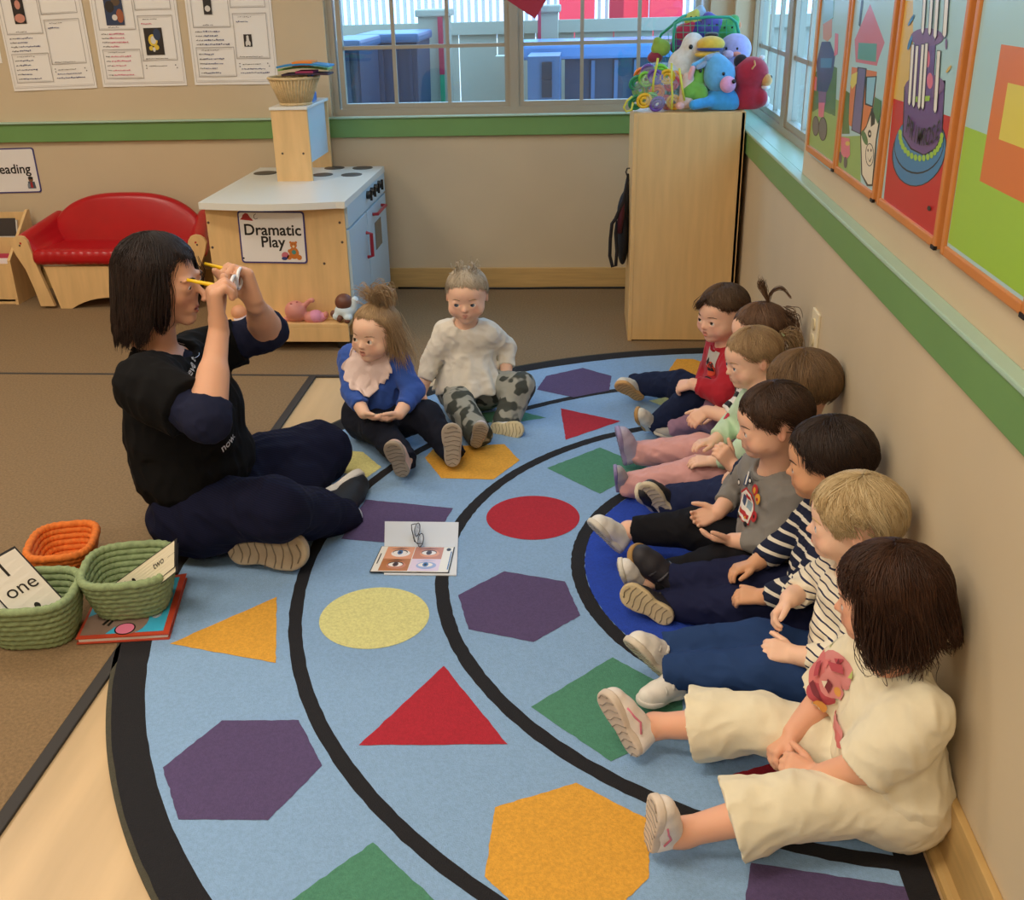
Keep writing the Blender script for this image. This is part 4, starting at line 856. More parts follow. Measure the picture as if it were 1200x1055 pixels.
# red pennant hanging from above
b = MB(); T3 = [py(585, -6, 4.35), py(627, 22, 4.35), py(645, -6, 4.35)]; T3[0].z = T3[2].z = max(T3[0].z, T3[2].z); top_ = [T3[0]+Vector((-.10, .0, .06)), T3[2]+Vector((.03, 0, .09))]
q = [top_[0], T3[0], T3[1], T3[2], top_[1]]; b.add(q+[v+Vector((0, .004, 0)) for v in q], [(4, 3, 2, 1, 0), (5, 6, 7, 8, 9)]+[(i, (i+1) % 5, (i+1) % 5+5, i+5) for i in range(5)]); o = b.build('hanging_banner', mat('banner_red', '9c1c36', .6), loc=T3[1])
for v in (top_[0]+Vector((.02, .002, -.004)), top_[1]+Vector((-.01, .002, -.004))): MB().tube([v, (v.x, v.y, ZC)], .0012, 5).build('string', paper, o)
tag(o, 'corner of a dark red cloth banner hanging in front of the window', 'banner')
# ================================================================ SOFT TOYS ON THE CABINET
CT = CZ+.0005
def T(x, y, Y=4.16): return py(x, y, Y)
def plush(c): return mat('plush_'+c, c, .9, var=.12, vs=60, bump=.35, bs=260, sheen=.4)
def fuzzy(name, X, Y, label, cat='soft toy'): return empty(name, (X, Y, CT), label, cat)
eyem = mat('toy_eye', '0c0a0c', .2)
r_ = fuzzy('donkey_plush', T(842, 130, 4.10).x, 4.10, 'light blue donkey soft toy with a pink muzzle, front row on the cabinet'); Y = 4.12
lb_ = plush('5fa8d6'); bb_ = plush('3a9ad8')
blob(r_, 'body', lb_, [(T(843, 88, Y), (.058, .048, .062)), (T(838, 72, Y+.01), (.035, .03, .03)), (T(829, 71, Y+.02), T(813, 77, Y), .016, .010)], k=.02)
o = blob(r_, 'clothing', bb_, [(T(845, 117, Y+.01), (.060, .045, .050)), (T(830, 119, Y-.02), T(813, 123, Y-.05), .021, .018), (T(856, 120, Y), (.035, .035, .035))], k=.015)
blob(r_, 'muzzle', plush('e0a0c8'), [(T(853, 99, Y-.05), (.029, .026, .030))]); blob(r_, 'nose', eyem, [(T(860, 95.5, Y-.075), (.008, .007, .008))], .002); blob(r_, 'eye', eyem, [(T(848, 86.5, Y-.050), (.006, .004, .007))], .002)
for (a, b2) in (((835, 70), (818, 79)), ((840, 66), (828, 68))): blob(r_, 'ear', plush('8ca0b8'), [(T(*a, Y+.01), T(*b2, Y-.01), .015, .009)])
for s in ('donkey_plush',): pass
r_ = fuzzy('bear_plush', T(878, 130, 4.12).x, 4.12, 'dark red bear soft toy looking right, at the right end of the cabinet top'); Y = 4.14; rd = plush('a81c34')
blob(r_, 'body', rd, [(T(880, 86, Y), (.064, .055, .060)), (T(876, 114, Y), (.055, .050, .065)), (T(892, 115, Y-.02), (.024, .03, .032))], k=.015)
blob(r_, 'muzzle', plush('d8a05c'), [(T(898, 94, Y-.02), (.022, .03, .024))]); blob(r_, 'chin', plush('e8e4e8'), [(T(897, 102, Y-.02), (.018, .024, .009))]); blob(r_, 'nose', eyem, [(T(903, 91, Y-.03), (.0065, .007, .009))], .002)
blob(r_, 'ear', plush('141016'), [(T(868, 72, Y), (.026, .018, .026))]); blob(r_, 'ear', plush('e8e4e8'), [(T(893, 67, Y), (.012, .008, .008))]); blob(r_, 'paw', plush('e8e4e8'), [(T(896, 118, Y-.01), (.018, .022, .022))])
MB().tube([T(884, 71, Y-.055), T(885, 76, Y-.062), T(881, 81, Y-.066)], .003, 6).build('stripe', plush('d8a05c'), r_, True)
Y = 4.24; r_ = fuzzy('duck_plush', T(822, 110, Y).x, Y, 'white duck soft toy with yellow beak and blue band, second row on the cabinet')
blob(r_, 'body', plush('e0dcd4'), [(T(812, 56, Y), (.045, .05, .055)), (T(800, 75, Y), (.055, .05, .055)), (T(812, 100, Y), (.05, .05, .09)), (T(800, 90, Y-.03), (.035, .035, .04))], k=.02)
blob(r_, 'beak', plush('e0b83c'), [(T(833, 52, Y-.05), (.052, .045, .030)), (T(829, 64, Y-.06), (.048, .04, .013))]); blob(r_, 'band', plush('2c3a86'), [(T(832, 57.5, Y-.055), (.050, .045, .010))]); blob(r_, 'eye', eyem, [(T(809.5, 55, Y-.052), (.008, .005, .009))], .002)
blob(r_, 'hat', plush('141016'), [(T(834, 41, Y-.02), (.026, .026, .010))])
Y = 4.27; r_ = fuzzy('dolphin_plush', T(858, 100, Y).x, Y, 'lilac soft toy with orange mouth behind the blue donkey'); 
blob(r_, 'body', plush('a8a8dc'), [(T(861, 58, Y), (.062, .05, .058)), (T(858, 95, Y), (.045, .045, .105)), (T(848, 70, Y-.02), (.035, .03, .03))], k=.02); blob(r_, 'mouth', plush('e09080'), [(T(863, 63.5, Y-.048), (.018, .010, .010))]); blob(r_, 'snout', plush('d8c0e0'), [(T(853, 64, Y-.05), (.022, .015, .016))])
for x in (851, 864): blob(r_, 'eye', eyem, [(T(x, 57, Y-.048), (.005, .004, .006))], .002)
Y = 4.13; r_ = fuzzy('frog_plush', T(812, 125, Y).x, Y, 'green frog soft toy squeezed between the ring bag and the blue donkey')
blob(r_, 'body', plush('6fa83c'), [(T(818, 89, Y+.01), (.030, .03, .040)), (T(812, 106, Y), (.045, .045, .04)), (T(821, 112, Y-.02), (.028, .03, .038)), (T(806, 110, Y-.03), (.022, .02, .022))], k=.015); blob(r_, 'eye', eyem, [(T(821, 83, Y-.022), (.006, .004, .008))], .002)
Y = 4.11; r_ = fuzzy('bunny_plush', T(803, 126, Y).x, Y, 'cream and pink bunny soft toy low beside the ring bag'); blob(r_, 'body', plush('dcc0b0'), [(T(804, 118, Y), (.030, .03, .030)), (T(806, 93, Y+.01), (.024, .02, .026)), (T(804, 105, Y+.01), (.024, .025, .035))], k=.015); blob(r_, 'ear', plush('e8a8a8'), [(T(812, 80, Y), T(808, 92, Y), .010, .012)]); blob(r_, 'foot', plush('e4b0a8'), [(T(797, 124, Y-.02), (.018, .018, .014))])
# mesh bag of coloured rings
Y = 4.15; r_ = empty('ring_bag', (T(770, 130, Y).x, Y, CT), 'clear bag stuffed with coloured rings and yellow straps at the left of the cabinet top', 'bag')
clr = mat('clear_film', 'cfe4ee', .15, spec=.8); clr.node_tree.nodes['Principled BSDF'].inputs['Alpha'].default_value = .22
s = SDF().ell(T(771, 100, Y), (.155*.62, .065, .075), k=.02).ell(T(772, 116, Y), (.095, .065, .045), k=.02).ell(T(772, 84, Y), (.07, .05, .03), k=.02); s.disp(lambda P: .004*wob(P, 90, 3)); s.cut((0, 0, CT+.001), (0, 0, -1)).build('bag_film', clr, r_, .005)
rc_ = [('yellow', 'e8b828'), ('lime', '7cc83c'), ('red', 'c8303c'), ('orange', 'e88428'), ('green', '2c8a5c'), ('purple', '6a4aa0')]
for i, (x, y, c_) in enumerate([(755, 118, 0), (762, 117, 1), (781, 120, 2), (776, 98, 3), (782, 90, 0), (757, 93, 1), (746, 97, 4), (790, 108, 4), (768, 90, 5), (770, 108, 3), (792, 92, 3), (750, 106, 1), (770, 124, 5), (790, 120, 0), (745, 120, 4), (762, 104, 0), (775, 84, 1), (787, 98, 2), (760, 84, 5), (752, 88, 3)]):
    c_ = rc_[c_]; P = T(x, y, Y-.050+.014*(i % 4)); P.z = max(P.z, CT+.027); a1 = Vector((1, 0, .2*math.sin(i*2.3))).normalized(); a2 = Vector((.1*math.cos(i), -.25, 1)).normalized()
    o = MB()
    for rr_ in (.024, .012): o.tube([P+a1*rr_*math.cos(t)+a2*rr_*math.sin(t) for t in [2*math.pi*j/18 for j in range(18)]], .0062, 7, 0, True)
    o.build('ring', mat('ring_'+c_[0], c_[1], .35), r_, True)
for pp in ([(771, 68), (769, 80), (766, 92), (765, 108)], [(787, 74), (787, 95), (788, 112), (787, 128)], [(741, 113), (735, 118), (731, 126), (734, 131), (740, 129), (742, 120)], [(796, 80), (799, 100), (802, 118)]):
    MB().tube([T(x, y, Y-.075) for x, y in pp], .0042, 6).build('strap', mat('strap_yellow', 'd4cc48', .5), r_, True)
# green wire basket with toys
Y = 4.33; r_ = empty('mesh_crate', (T(820, 80, Y).x, Y, CT), 'green plastic mesh crate piled with soft toys at the back of the cabinet', 'crate'); gr_ = mat('mesh_green', '2c9a78', .4)
A0, A1, A2, A3 = T(790, 78, 4.36), T(790, 24, 4.30), T(862, 20, 4.30), T(868, 50, 4.34)
MB().tube([T(790, 74, 4.28), T(789, 45, 4.27), T(791, 28, 4.27), T(800, 23, 4.27), T(830, 20, 4.27), T(855, 20, 4.27), T(863, 26, 4.28), T(868, 48, 4.29)], .0055, 6).build('rim', gr_, r_, True)
MB().tube([T(790, 28, 4.30), T(775, 40, 4.34), T(768, 55, 4.37), T(766, 66, 4.38)], .0055, 6).build('rim', gr_, r_, True); MB().tube([T(790, 27, 4.28), T(800, 19, 4.33), T(812, 16, 4.40), T(830, 19, 4.42)], .0055, 6).build('rim', gr_, r_, True)
b = MB()
for i in range(9): b.tube([T(792+i*8.5, 23, 4.275), T(793+i*8.3, 75, 4.30)], .0016, 4)
for i in range(6): b.tube([T(790, 30+i*8, 4.272), T(867, 30+i*8, 4.285)], .0016, 4)
for i in range(5): b.tube([T(788-i*5, 33+i*6, 4.30+.015*i), T(789-i*4.5, 72, 4.30+.015*i)], .0016, 4)
b = b.build('mesh_side', gr_, r_); b['kind'] = 'stuff'
s = SDF().box(((A1.x+A2.x)/2, 4.355, CT+.07), (.13, .06, .069), rd=.01).build('crate_body', mat('crate_body', '2c8a70', .5), r_, .006)
for i, (x, y, r0_, c_, lb) in enumerate([(803, 40, .045, 'c02848', 'bright red soft toy in the mesh crate, left'), (818, 38, .04, '483c8c', 'indigo soft toy in the middle of the mesh crate'), (834, 32, .05, '5a52a8', 'violet soft toy with a blue patch in the mesh crate'), (852, 35, .048, '4aa458', 'leaf green soft toy at the right of the mesh crate'), (861, 30, .026, 'd8824c', 'small orange soft toy at the right corner of the crate'), (797, 54, .038, '7a3a80', 'plum soft toy low in the mesh crate'),
        (812, 22, .032, 'c8cc60', 'yellow-green soft toy peeping over the crate rim'), (820, 15, .025, 'a8c0d8', 'pale blue soft toy topmost on the pile'), (775, 56, .036, '8ca83c', 'olive striped soft toy leaning out of the crate on the left'), (768, 67, .028, '8c2838', 'maroon soft toy lowest at the left of the crate')]):
    P = T(x, y, 4.36 if i not in (8, 9) else 4.30); s = SDF().ell(P, (r0_, r0_*.8, r0_*.9)).ell(P+Vector((r0_*.5*math.cos(i*2), -.01, r0_*.7)), (r0_*.45,)*3, k=.012).ell(P+Vector((-r0_*.7, -.01, -r0_*.1)), (r0_*.4,)*3, k=.012)
    o = s.build('soft_toy', plush(c_), None, .005, loc=P-Vector((0, 0, r0_*.9))); tag(o, lb, 'soft toy')
    for sg in (-1, 1): blob(o, 'eye', eyem, [(P+Vector((sg*r0_*.3, -r0_*.78, r0_*.2)), (.0045, .003, .0045))], .002) if i in (2, 3, 6) else None
# ================================================================ OUTSIDE THE WINDOW
gz = -.15
struct(MB().box((-30, YB+.17, gz-.05), (30, 40, gz)).build('floor', mat('concrete', '8c8880', .9)))
fw_m = mat('fence_vinyl', 'b0a896', .6); YFn = 8.6
def O_(x, y, Y): return py(x, y, Y)
fz = O_(700, 22, YFn).z; bz = O_(700, 37, YFn).z
fence = empty('vinyl_fence', (-1, YFn, gz), 'tall beige vinyl fence running across the yard outside the window', 'fence')
MB().box((-5.5, YFn-.04, bz), (3.5, YFn+.02, fz)).build('top_rail', fw_m, fence)
for i in range(30):
    x = -5.5+i*.30; MB().box((x+.004, YFn-.01, gz), (x+.296, YFn+.01, bz)).build('plank', fw_m, fence)
post_px = [(509, 11, 52, 8.30), (635, 8, 40, 8.35), (655, 15, 12, 8.3)]
for (xp, yt, w_, Yp) in ((509, 11, 34, 8.2), (643, 6, 22, 8.3)):
    a = O_(xp-w_/2, yt, Yp); b2 = O_(xp+w_/2, yt, Yp); zt2 = a.z
    p_ = MB().box((a.x, Yp-.12, gz), (b2.x, Yp+.12, zt2-.05)).build('post', fw_m, fence); MB().box((a.x-.02, Yp-.14, zt2-.05), (b2.x+.02, Yp+.14, zt2), 0, .01).build('cap', fw_m, p_)
p_ = O_(515, 20, 8.0); o = MB().box((p_.x-.02, 8.03, O_(515, 88, 8.0).z), (p_.x+.015, 8.06, p_.z)).box((p_.x-.018, 8.03, gz), (p_.x+.013, 8.06, O_(515, 88, 8.0).z), 1).build('painted_pole', [mat('pole_red', 'b8304c', .5), mat('pole_green', '3f9a6c', .5)], loc=(p_.x, 8.04, gz)); tag(o, 'thin pole, red above and green below, beside the wide fence post', 'pole')
p_ = O_(632, 20, 8.1); o = MB().box((p_.x-.012, 8.1, gz), (p_.x+.012, 8.13, p_.z+.3)).build('painted_pole', mat('pole_red'), loc=(p_.x, 8.1, gz)); tag(o, 'thin red pole beside the fence post under the hanging banner', 'pole')
# raised deck railing behind the fence
rr_ = empty('white_railing', (-1.5, 11.6, gz), 'white baluster railing behind the fence, seen at the top of the window', 'railing'); wv = mat('rail_white', 'f2f2f0', .5); YR = 11.6; z0, z1 = O_(450, 24, YR).z, 2.3
b = MB()
for i in range(95): x = -5.6+i*.075; b.box((x, YR, z0-.4), (x+.034, YR+.03, z1))
b.build('balusters', mat('rail_grey', '9aa0a8', .5), rr_)['kind'] = 'stuff'
MB().box((-5.6, YR-.02, z1), (1.6, YR+.05, z1+.1)).build('top_rail', wv, rr_); MB().box((-5.6, YR-.02, gz), (1.6, YR+.05, z0-.2)).build('skirt', wv, rr_)
for (x0_, x1_, Yp, lb) in ((655, 697, 10.4, 'red play tower panel with white slats behind the fence, left one'), (714, 760, 10.9, 'red play tower panel behind the fence near the green crate'), (762, 800, 10.6, 'bright red slide side behind the fence above the green crate')):
    a, b2 = O_(x0_, 14, Yp), O_(x1_, 14, Yp); o = MB().box((a.x, Yp, gz), (b2.x, Yp+.15, 2.6)).build('play_tower', mat('play_red', 'd43048', .45), loc=((a.x+b2.x)/2, Yp, gz)); tag(o, lb, 'play equipment')
    if x0_ == 655:
        for xs_ in (660, 668, 676): c_ = O_(xs_, 5, Yp-.01); MB().box((c_.x, Yp-.02, 1.30), (c_.x+.05, Yp-.001, 1.9)).build('slat', wv, o)
# bins and a utility cabinet
bin_b = mat('bin_blue', '2b3d58', .5, var=.1, vs=3); bin_d = mat('bin_dark', '1f2a3c', .5)
for (x0_, x1_, yt, Yp, lb) in ((382, 420, 47, 6.5, 'blue-grey wheeled bin nearest to the left window edge'), (420, 488, 40, 7.3, 'large dark blue wheeled bin left of the wide fence post')):
    a, b2 = O_(x0_, yt, Yp), O_(x1_, yt, Yp); r_ = empty('wheeled_bin', ((a.x+b2.x)/2, Yp, gz), lb, 'bin')
    MB().prism([(a.x+.02, gz+.06), (b2.x-.02, gz+.06), (b2.x, a.z-.06), (a.x, a.z-.06)], (0, Yp, 0), (1, 0, 0), (0, 0, 1), (0, .6, 0)).build('body', bin_b, r_)
    MB().box((a.x-.02, Yp-.05, a.z-.06), (b2.x+.02, Yp+.62, a.z), 0, .02).build('lid', mat('bin_lid', '4a698e', .35), r_)
    for i in range(4): xx = a.x+(b2.x-a.x)*(i+.5)/4; MB().box((xx-.012, Yp-.012, gz+.1), (xx+.012, Yp, a.z-.08)).build('rib', bin_b, r_)
    for xx in (a.x+.08, b2.x-.08): MB().cyl((xx-.03, Yp+.3, gz+.08), (xx+.03, Yp+.3, gz+.08), .08, 14).build('wheel', bin_d, r_)
a, b2 = O_(580, 60, 6.6), O_(656, 66, 6.6); r_ = empty('utility_cabinet', ((a.x+b2.x)/2, 6.6, gz), 'blue-grey utility cabinet with two slots outside, below the hanging banner', 'cabinet')
MB().box((O_(618, 60, 6.6).x, 6.6, gz), (b2.x, 7.0, O_(640, 66, 6.6).z)).build('body', mat('util', '4d6a90', .4), r_); c_ = O_(641, 85, 6.6)
for yy in (83, 104): q = O_(641, yy, 6.6); MB().box((q.x-.03, 6.585, q.z-.05), (q.x+.03, 6.6, q.z+.05)).build('slot', bin_d, r_)
a, b2 = O_(662, 52, 7.1), O_(800, 48, 7.1); r_ = empty('dumpster', ((a.x+b2.x)/2, 7.1, gz), 'wide dark blue dumpster with a bright lid outside the right-hand window', 'dumpster')
MB().box((a.x, 7.1, gz+.05), (b2.x, 7.85, a.z-.09)).build('body', mat('dump', '263c54', .5), r_); MB().box((O_(604, 50, 7.1).x, 7.06, a.z-.09), (b2.x+.03, 7.9, a.z), 0, .02).build('lid', mat('dump_lid', '5f8cc4', .25), r_)
for xs_ in (695, 722, 745): q = O_(xs_, 80, 7.1); MB().box((q.x-.012, 7.08, gz+.1), (q.x+.012, 7.1, a.z-.1)).build('rib', mat('util'), r_)
for xx in (a.x+.2, b2.x-.2): MB().cyl((xx, 7.15, gz+.05), (xx, 7.25, gz+.05), .05, 12).build('wheel', bin_d, r_)
a = O_(590, 60, 7.4); o = MB().box((O_(580, 60, 7.2).x, 7.2, gz), (O_(592, 60, 7.2).x, 7.35, O_(586, 66, 7.2).z)).build('bollard', fw_m, loc=(a.x, 7.2, gz)); tag(o, 'pale narrow post between the bins and the utility cabinet outside', 'post')
# siding wall across the yard, seen through the right window
struct(MB().box((4.4, 2, gz), (4.6, 14, 3.4)).build('wall_outside', mat('siding', 'c8d4dc', .7)))
struct(MB().box((XL-.3, YF-.3, ZC+.1), (XW+.5, YB+.55, 3.5)).build('ceiling', mat('shade_roof', 'b8b0a4', .8)))  # unseen roof block above the room ceiling, added to shade the fence and yard
# ================================================================ PEOPLE
FZ = RZ+.0015
SKIN = {}
def skinmat(n='skin'): return mat(n, 'ffffff', .52, attr=True, sss=.12, spec=.35, bump=.06, bs=350, bd=.0006)
def S3(c): return np.array(lin(c)[:3], dtype=np.float32)
def nz(v): return Vector(v).normalized()
def ik(a, c, l1, l2, pole):
    a, c = Vector(a), Vector(c); d = c-a; L = min(d.length, (l1+l2)*.999); t = d.normalized(); x = (L*L+l1*l1-l2*l2)/(2*L); y = math.sqrt(max(l1*l1-x*x, 0))
    p = Vector(pole); p = p-t*p.dot(t); p = p.normalized() if p.length > 1e-6 else t.orthogonal().normalized(); return a+t*x+p*y
def flatcap(s, a, b, ra, rb, k=.01, e0=False):
    """tapered limb piece whose far end (and near end if e0) is cut square: cuffs and hems"""
    a, b = V3(a), V3(b); ab = b-a; L = float(ab @ ab); l = math.sqrt(L); n = ab/l
    def fn(P):
        q = P-a; t = np.clip((q @ ab)/L, 0, 1.3); d = np.sqrt(((q-t[:, None]*ab)**2).sum(1))-(ra+(rb-ra)*np.minimum(t, 1.0)); e_ = (P-b) @ n; m = np.maximum(d, e_)
        return np.maximum(m, -(q @ n)) if e0 else m
    r = max(ra, rb); return s.raw(fn, np.minimum(a, b)-r, np.maximum(a, b)+r, k)
class Head:
    def __init__(s, c, f, u, h, adult=False):
        s.c = Vector(c); s.r, s.f, s.u = frame(f, u); s.h = h; s.adult = adult; s.M = np.array([[s.r[i], s.f[i], s.u[i]] for i in range(3)])
        s.R = (.345, .425, .38) if adult else (.395, .465, .40); s.cc = (0, -.06, .10)
    def w(s, x, y, z): return s.c+(s.r*x+s.f*y+s.u*z)*s.h
    def loc(s, P): return ((np.asarray(P)-np.array(s.c)) @ s.M)/s.h
    def ell(s, S, c, r, k=.02, sign=1, M=None): S.ell(s.w(*c), [q*s.h for q in r], s.M if M is None else M, k*s.h, sign)
    def cap(s, S, a, b, ra, rb=None, k=.02, sign=1): S.cap(s.w(*a), s.w(*b), ra*s.h, (ra if rb is None else rb)*s.h, k*s.h, sign)
    def sculpt(s, S, mouth=0.0, lids=1.0):
        s.mo = mouth
        A_ = s.adult
        s.ell(S, s.cc, s.R, .05)
        if A_:
            s.ell(S, (0, .10, -.12), (.285, .30, .36), .08); s.cap(S, (.20, .02, -.24), (.04, .27, -.43), .085, .065, .06); s.cap(S, (-.20, .02, -.24), (-.04, .27, -.43), .085, .065, .06)
            for x in (-.15, .15): s.ell(S, (x, .25, -.14), (.10, .09, .10), .06)
        else:
            s.ell(S, (0, .11, -.15), (.345, .31, .32), .08); s.cap(S, (.20, .05, -.24), (.04, .24, -.40), .125, .095, .07); s.cap(S, (-.20, .05, -.24), (-.04, .24, -.40), .125, .095, .07)
            for x in (-.185, .185): s.ell(S, (x, .225, -.23), (.150, .140, .130), .06)
            s.ell(S, (0, .17, .10), (.29, .27, .24), .06)
        s.ell(S, (0, .305, -.42), (.075, .06, .055), .05)
        ez = -.03 if A_ else -.085; s.ez = ez; s.ey = .320 if A_ else .312; s.ex = .145 if A_ else .152; er_ = .078 if A_ else .086; s.er = er_; ok_ = .050 if A_ else .030
        for x in (-1, 1):
            s.ell(S, (x*s.ex, .485, ez+.005), (.085, ok_*1.5, ok_), .08, -1)
            s.ell(S, (x*s.ex, s.ey, ez), (er_+.009, er_+.009, er_), .045)
            s.ell(S, (x*(s.ex+.002), .42, ez-.002), (.058 if A_ else .064, .07, (.022 if A_ else .032)*lids), .008, -1)
            A_ and s.ell(S, (x*.15, .36, ez+.085), (.10, .05, .022), .05)
        n0, n1 = (.415, .52) if A_ else (.40, .450); nr = 1.0 if A_ else .85
        s.cap(S, (0, n0-.03, ez+.01), (0, n1, -.180), .026*nr, .042*nr, .05)
        for x in (-.038, .038): s.ell(S, (x, n1-.032, -.190), (.028*nr, .034*nr, .024*nr), .02)
        for x in (-.02, .02): s.ell(S, (x, n1-.008, -.216), (.009, .012, .009), .01, -1)
        mz = -.30; s.mz = mz; my = .385 if A_ else .40
        s.ell(S, (0, my-.05, mz), (.11, .06, .075), .05)
        lw = 1.0 if A_ else 1.18
        s.lips = [((-.082, my-.045, mz+.009), (-.025, my+.004, mz+.016+mouth*.5), .018), ((-.025, my+.004, mz+.016+mouth*.5), (.025, my+.004, mz+.016+mouth*.5), .017), ((.025, my+.004, mz+.016+mouth*.5), (.082, my-.045, mz+.009), .018),
                  ((-.062, my-.035, mz-.008-mouth*.3), (0, my+.002, mz-.028-mouth), .021), ((0, my+.002, mz-.028-mouth), (.062, my-.035, mz-.008-mouth*.3), .021)]
        s.lips = [((a[0]*lw, a[1], a[2]), (b[0]*lw, b[1], b[2]), r*(1 if A_ else .85)) for a, b, r in s.lips]
        for a, b, r in s.lips: s.cap(S, a, b, r, k=.012)
        s.ell(S, (0, my+.02, mz-.003-mouth*.3), (.062, .055, .006+mouth*.75), .008, -1)
        for x in (-1, 1):
            er = s.R[0]-.012; s.ell(S, (x*er, -.035, -.06), (.035, .060, .10), .03); s.ell(S, (x*(er+.036), -.02, -.055), (.020, .032, .058), .012, -1)
    def color(s, P, base, lip, blush):
        L = s.loc(P); n = len(L); C_ = np.tile(base, (n, 1)); near = (np.abs(L) < .75).all(1)
        def g(c, r, w): d = ((L-np.array(c))/np.array(r))**2; return (np.exp(-d.sum(1))*w)[:, None]
        cb = np.array(blush)
        for x in (-1, 1):
            m = g((x*.20, .33, -.20), (.10, .12, .08), .30); C_ = C_*(1-m)+C_*cb*m
            m = g((x*.40, -.03, -.06), (.06, .08, .11), .35); C_ = C_*(1-m)+C_*cb*m
            m = g((x*s.ex, .38, s.ez+.04), (.09, .1, .03), .08); C_ = C_*(1-m)+C_*cb*.8*m
        m = g((0, .47, -.18), (.05, .06, .04), .25); C_ = C_*(1-m)+C_*cb*m
        for a, b, r in s.lips:
            a, b = np.array(a), np.array(b); ab = b-a; t = np.clip(((L-a) @ ab)/(ab @ ab), 0, 1); d = np.sqrt(((L-a-t[:, None]*ab)**2).sum(1))
            m = np.clip(1.25-d/(r*1.25), 0, 1)[:, None]*near[:, None]; m = np.clip(m*2.2, 0, 1)*.62; C_ = C_*(1-m)+lip*m
        m = (np.exp(-(((L-np.array((0, .375, s.mz-.006)))/np.array((.06, .035, .012)))**2).sum(1)*1.2))[:, None]*(.85 if s.mo > 0 else .35); C_ = C_*(1-m)+np.array((.12, .02, .02))*m
        return C_
    def eyes(s, root, gaze, iris='3a2618', closed=False):
        if closed: return
        ir = mat('iris_'+iris, iris, .1, spec=.8); wh = mat('eye_white', 'e4ddd8', .15, spec=.7); pu = mat('pupil', '050404', .05, spec=1)
        for x in (-1, 1):
            c = s.w(x*s.ex, s.ey, s.ez); g_ = nz(gaze) if gaze is not None else s.f; r = (s.er+.0015)*s.h; prof = []; n = 24
            ang = [0, 14, 15, 22, 33, 34, 42, 60, 80, 100, 120, 150, 175]; vs = []; fs = []; mi = []; q = Vector((0, 0, 1)).rotation_difference(g_).to_matrix()
            for a in ang:
                for j in range(n): vs.append(c+q @ Vector((r*math.sin(R_(max(a, .5)))*math.cos(2*math.pi*j/n), r*math.sin(R_(max(a, .5)))*math.sin(2*math.pi*j/n), r*math.cos(R_(a)))))
            for i in range(len(ang)-1):
                for j in range(n): fs.append((i*n+j, i*n+(j+1) % n, (i+1)*n+(j+1) % n, (i+1)*n+j)); mi.append(2 if ang[i+1] <= 14 else (1 if ang[i+1] <= 33 else 0))
            fs.append(tuple(range(n))); mi.append(2); mesh_obj('eye', vs, fs, [wh, ir, pu], root, True, mi)
    def brows(s, root, col, adult=False):
        m = mat('brow_'+col, col, .7)
        for x in (-1, 1):
            pts = [(.075, .425, .082), (.13, .420, .098), (.19, .380, .096), (.235, .325, .078)] if s.adult else [(.085, .435, .100), (.13, .422, .113), (.185, .390, .115), (.235, .346, .098)]; z0 = s.ez
            pp = [s.w(x*a, b-(.0 if s.adult else .006), z0+c_) for a, b, c_ in pts]; MB().tube(pp, [.006*s.h, .011*s.h, .010*s.h, .004*s.h] if s.adult else [.004*s.h, .0075*s.h, .007*s.h, .003*s.h], 6).build('eyebrow', m, root, True)
def tab(t, x):
    xs = [a for a, _ in t]; ys = [b for _, b in t]; return np.interp(x, xs, ys)
def strands_mesh(paths, rad, cols, nside=3, tip=.25):
    """paths (S,K,3) -> triangular tubes; returns verts, faces, colours"""
    paths = np.asarray(paths, dtype=np.float64); S_, K, _ = paths.shape; t = np.gradient(paths, axis=1); t /= np.linalg.norm(t, axis=2, keepdims=True)+1e-9
    ref = np.array([.31, .22, .92]); u = np.cross(t, ref); u /= np.linalg.norm(u, axis=2, keepdims=True)+1e-9; w_ = np.cross(t, u)
    taper = np.interp(np.linspace(0, 1, K), [0, .1, .7, 1], [.5, 1, .9, tip])[None, :, None]*np.asarray(rad).reshape(-1, 1, 1)
    V_ = np.stack([paths+taper*(u*math.cos(a)+w_*math.sin(a)) for a in [2*math.pi*j/nside for j in range(nside)]], 2).reshape(-1, 3)
    base = (np.arange(S_)[:, None]*K+np.arange(K-1)[None, :])*nside; F_ = []
    for j in range(nside):
        j2 = (j+1) % nside; F_.append(np.stack([base+j, base+j2, base+nside+j2, base+nside+j], -1).reshape(-1, 4))
    C_ = np.repeat(np.asarray(cols), K*nside, axis=0); return V_, np.concatenate(F_), C_
HAIRM = lambda: mat('hair', 'ffffff', .48, attr=True, spec=.35)
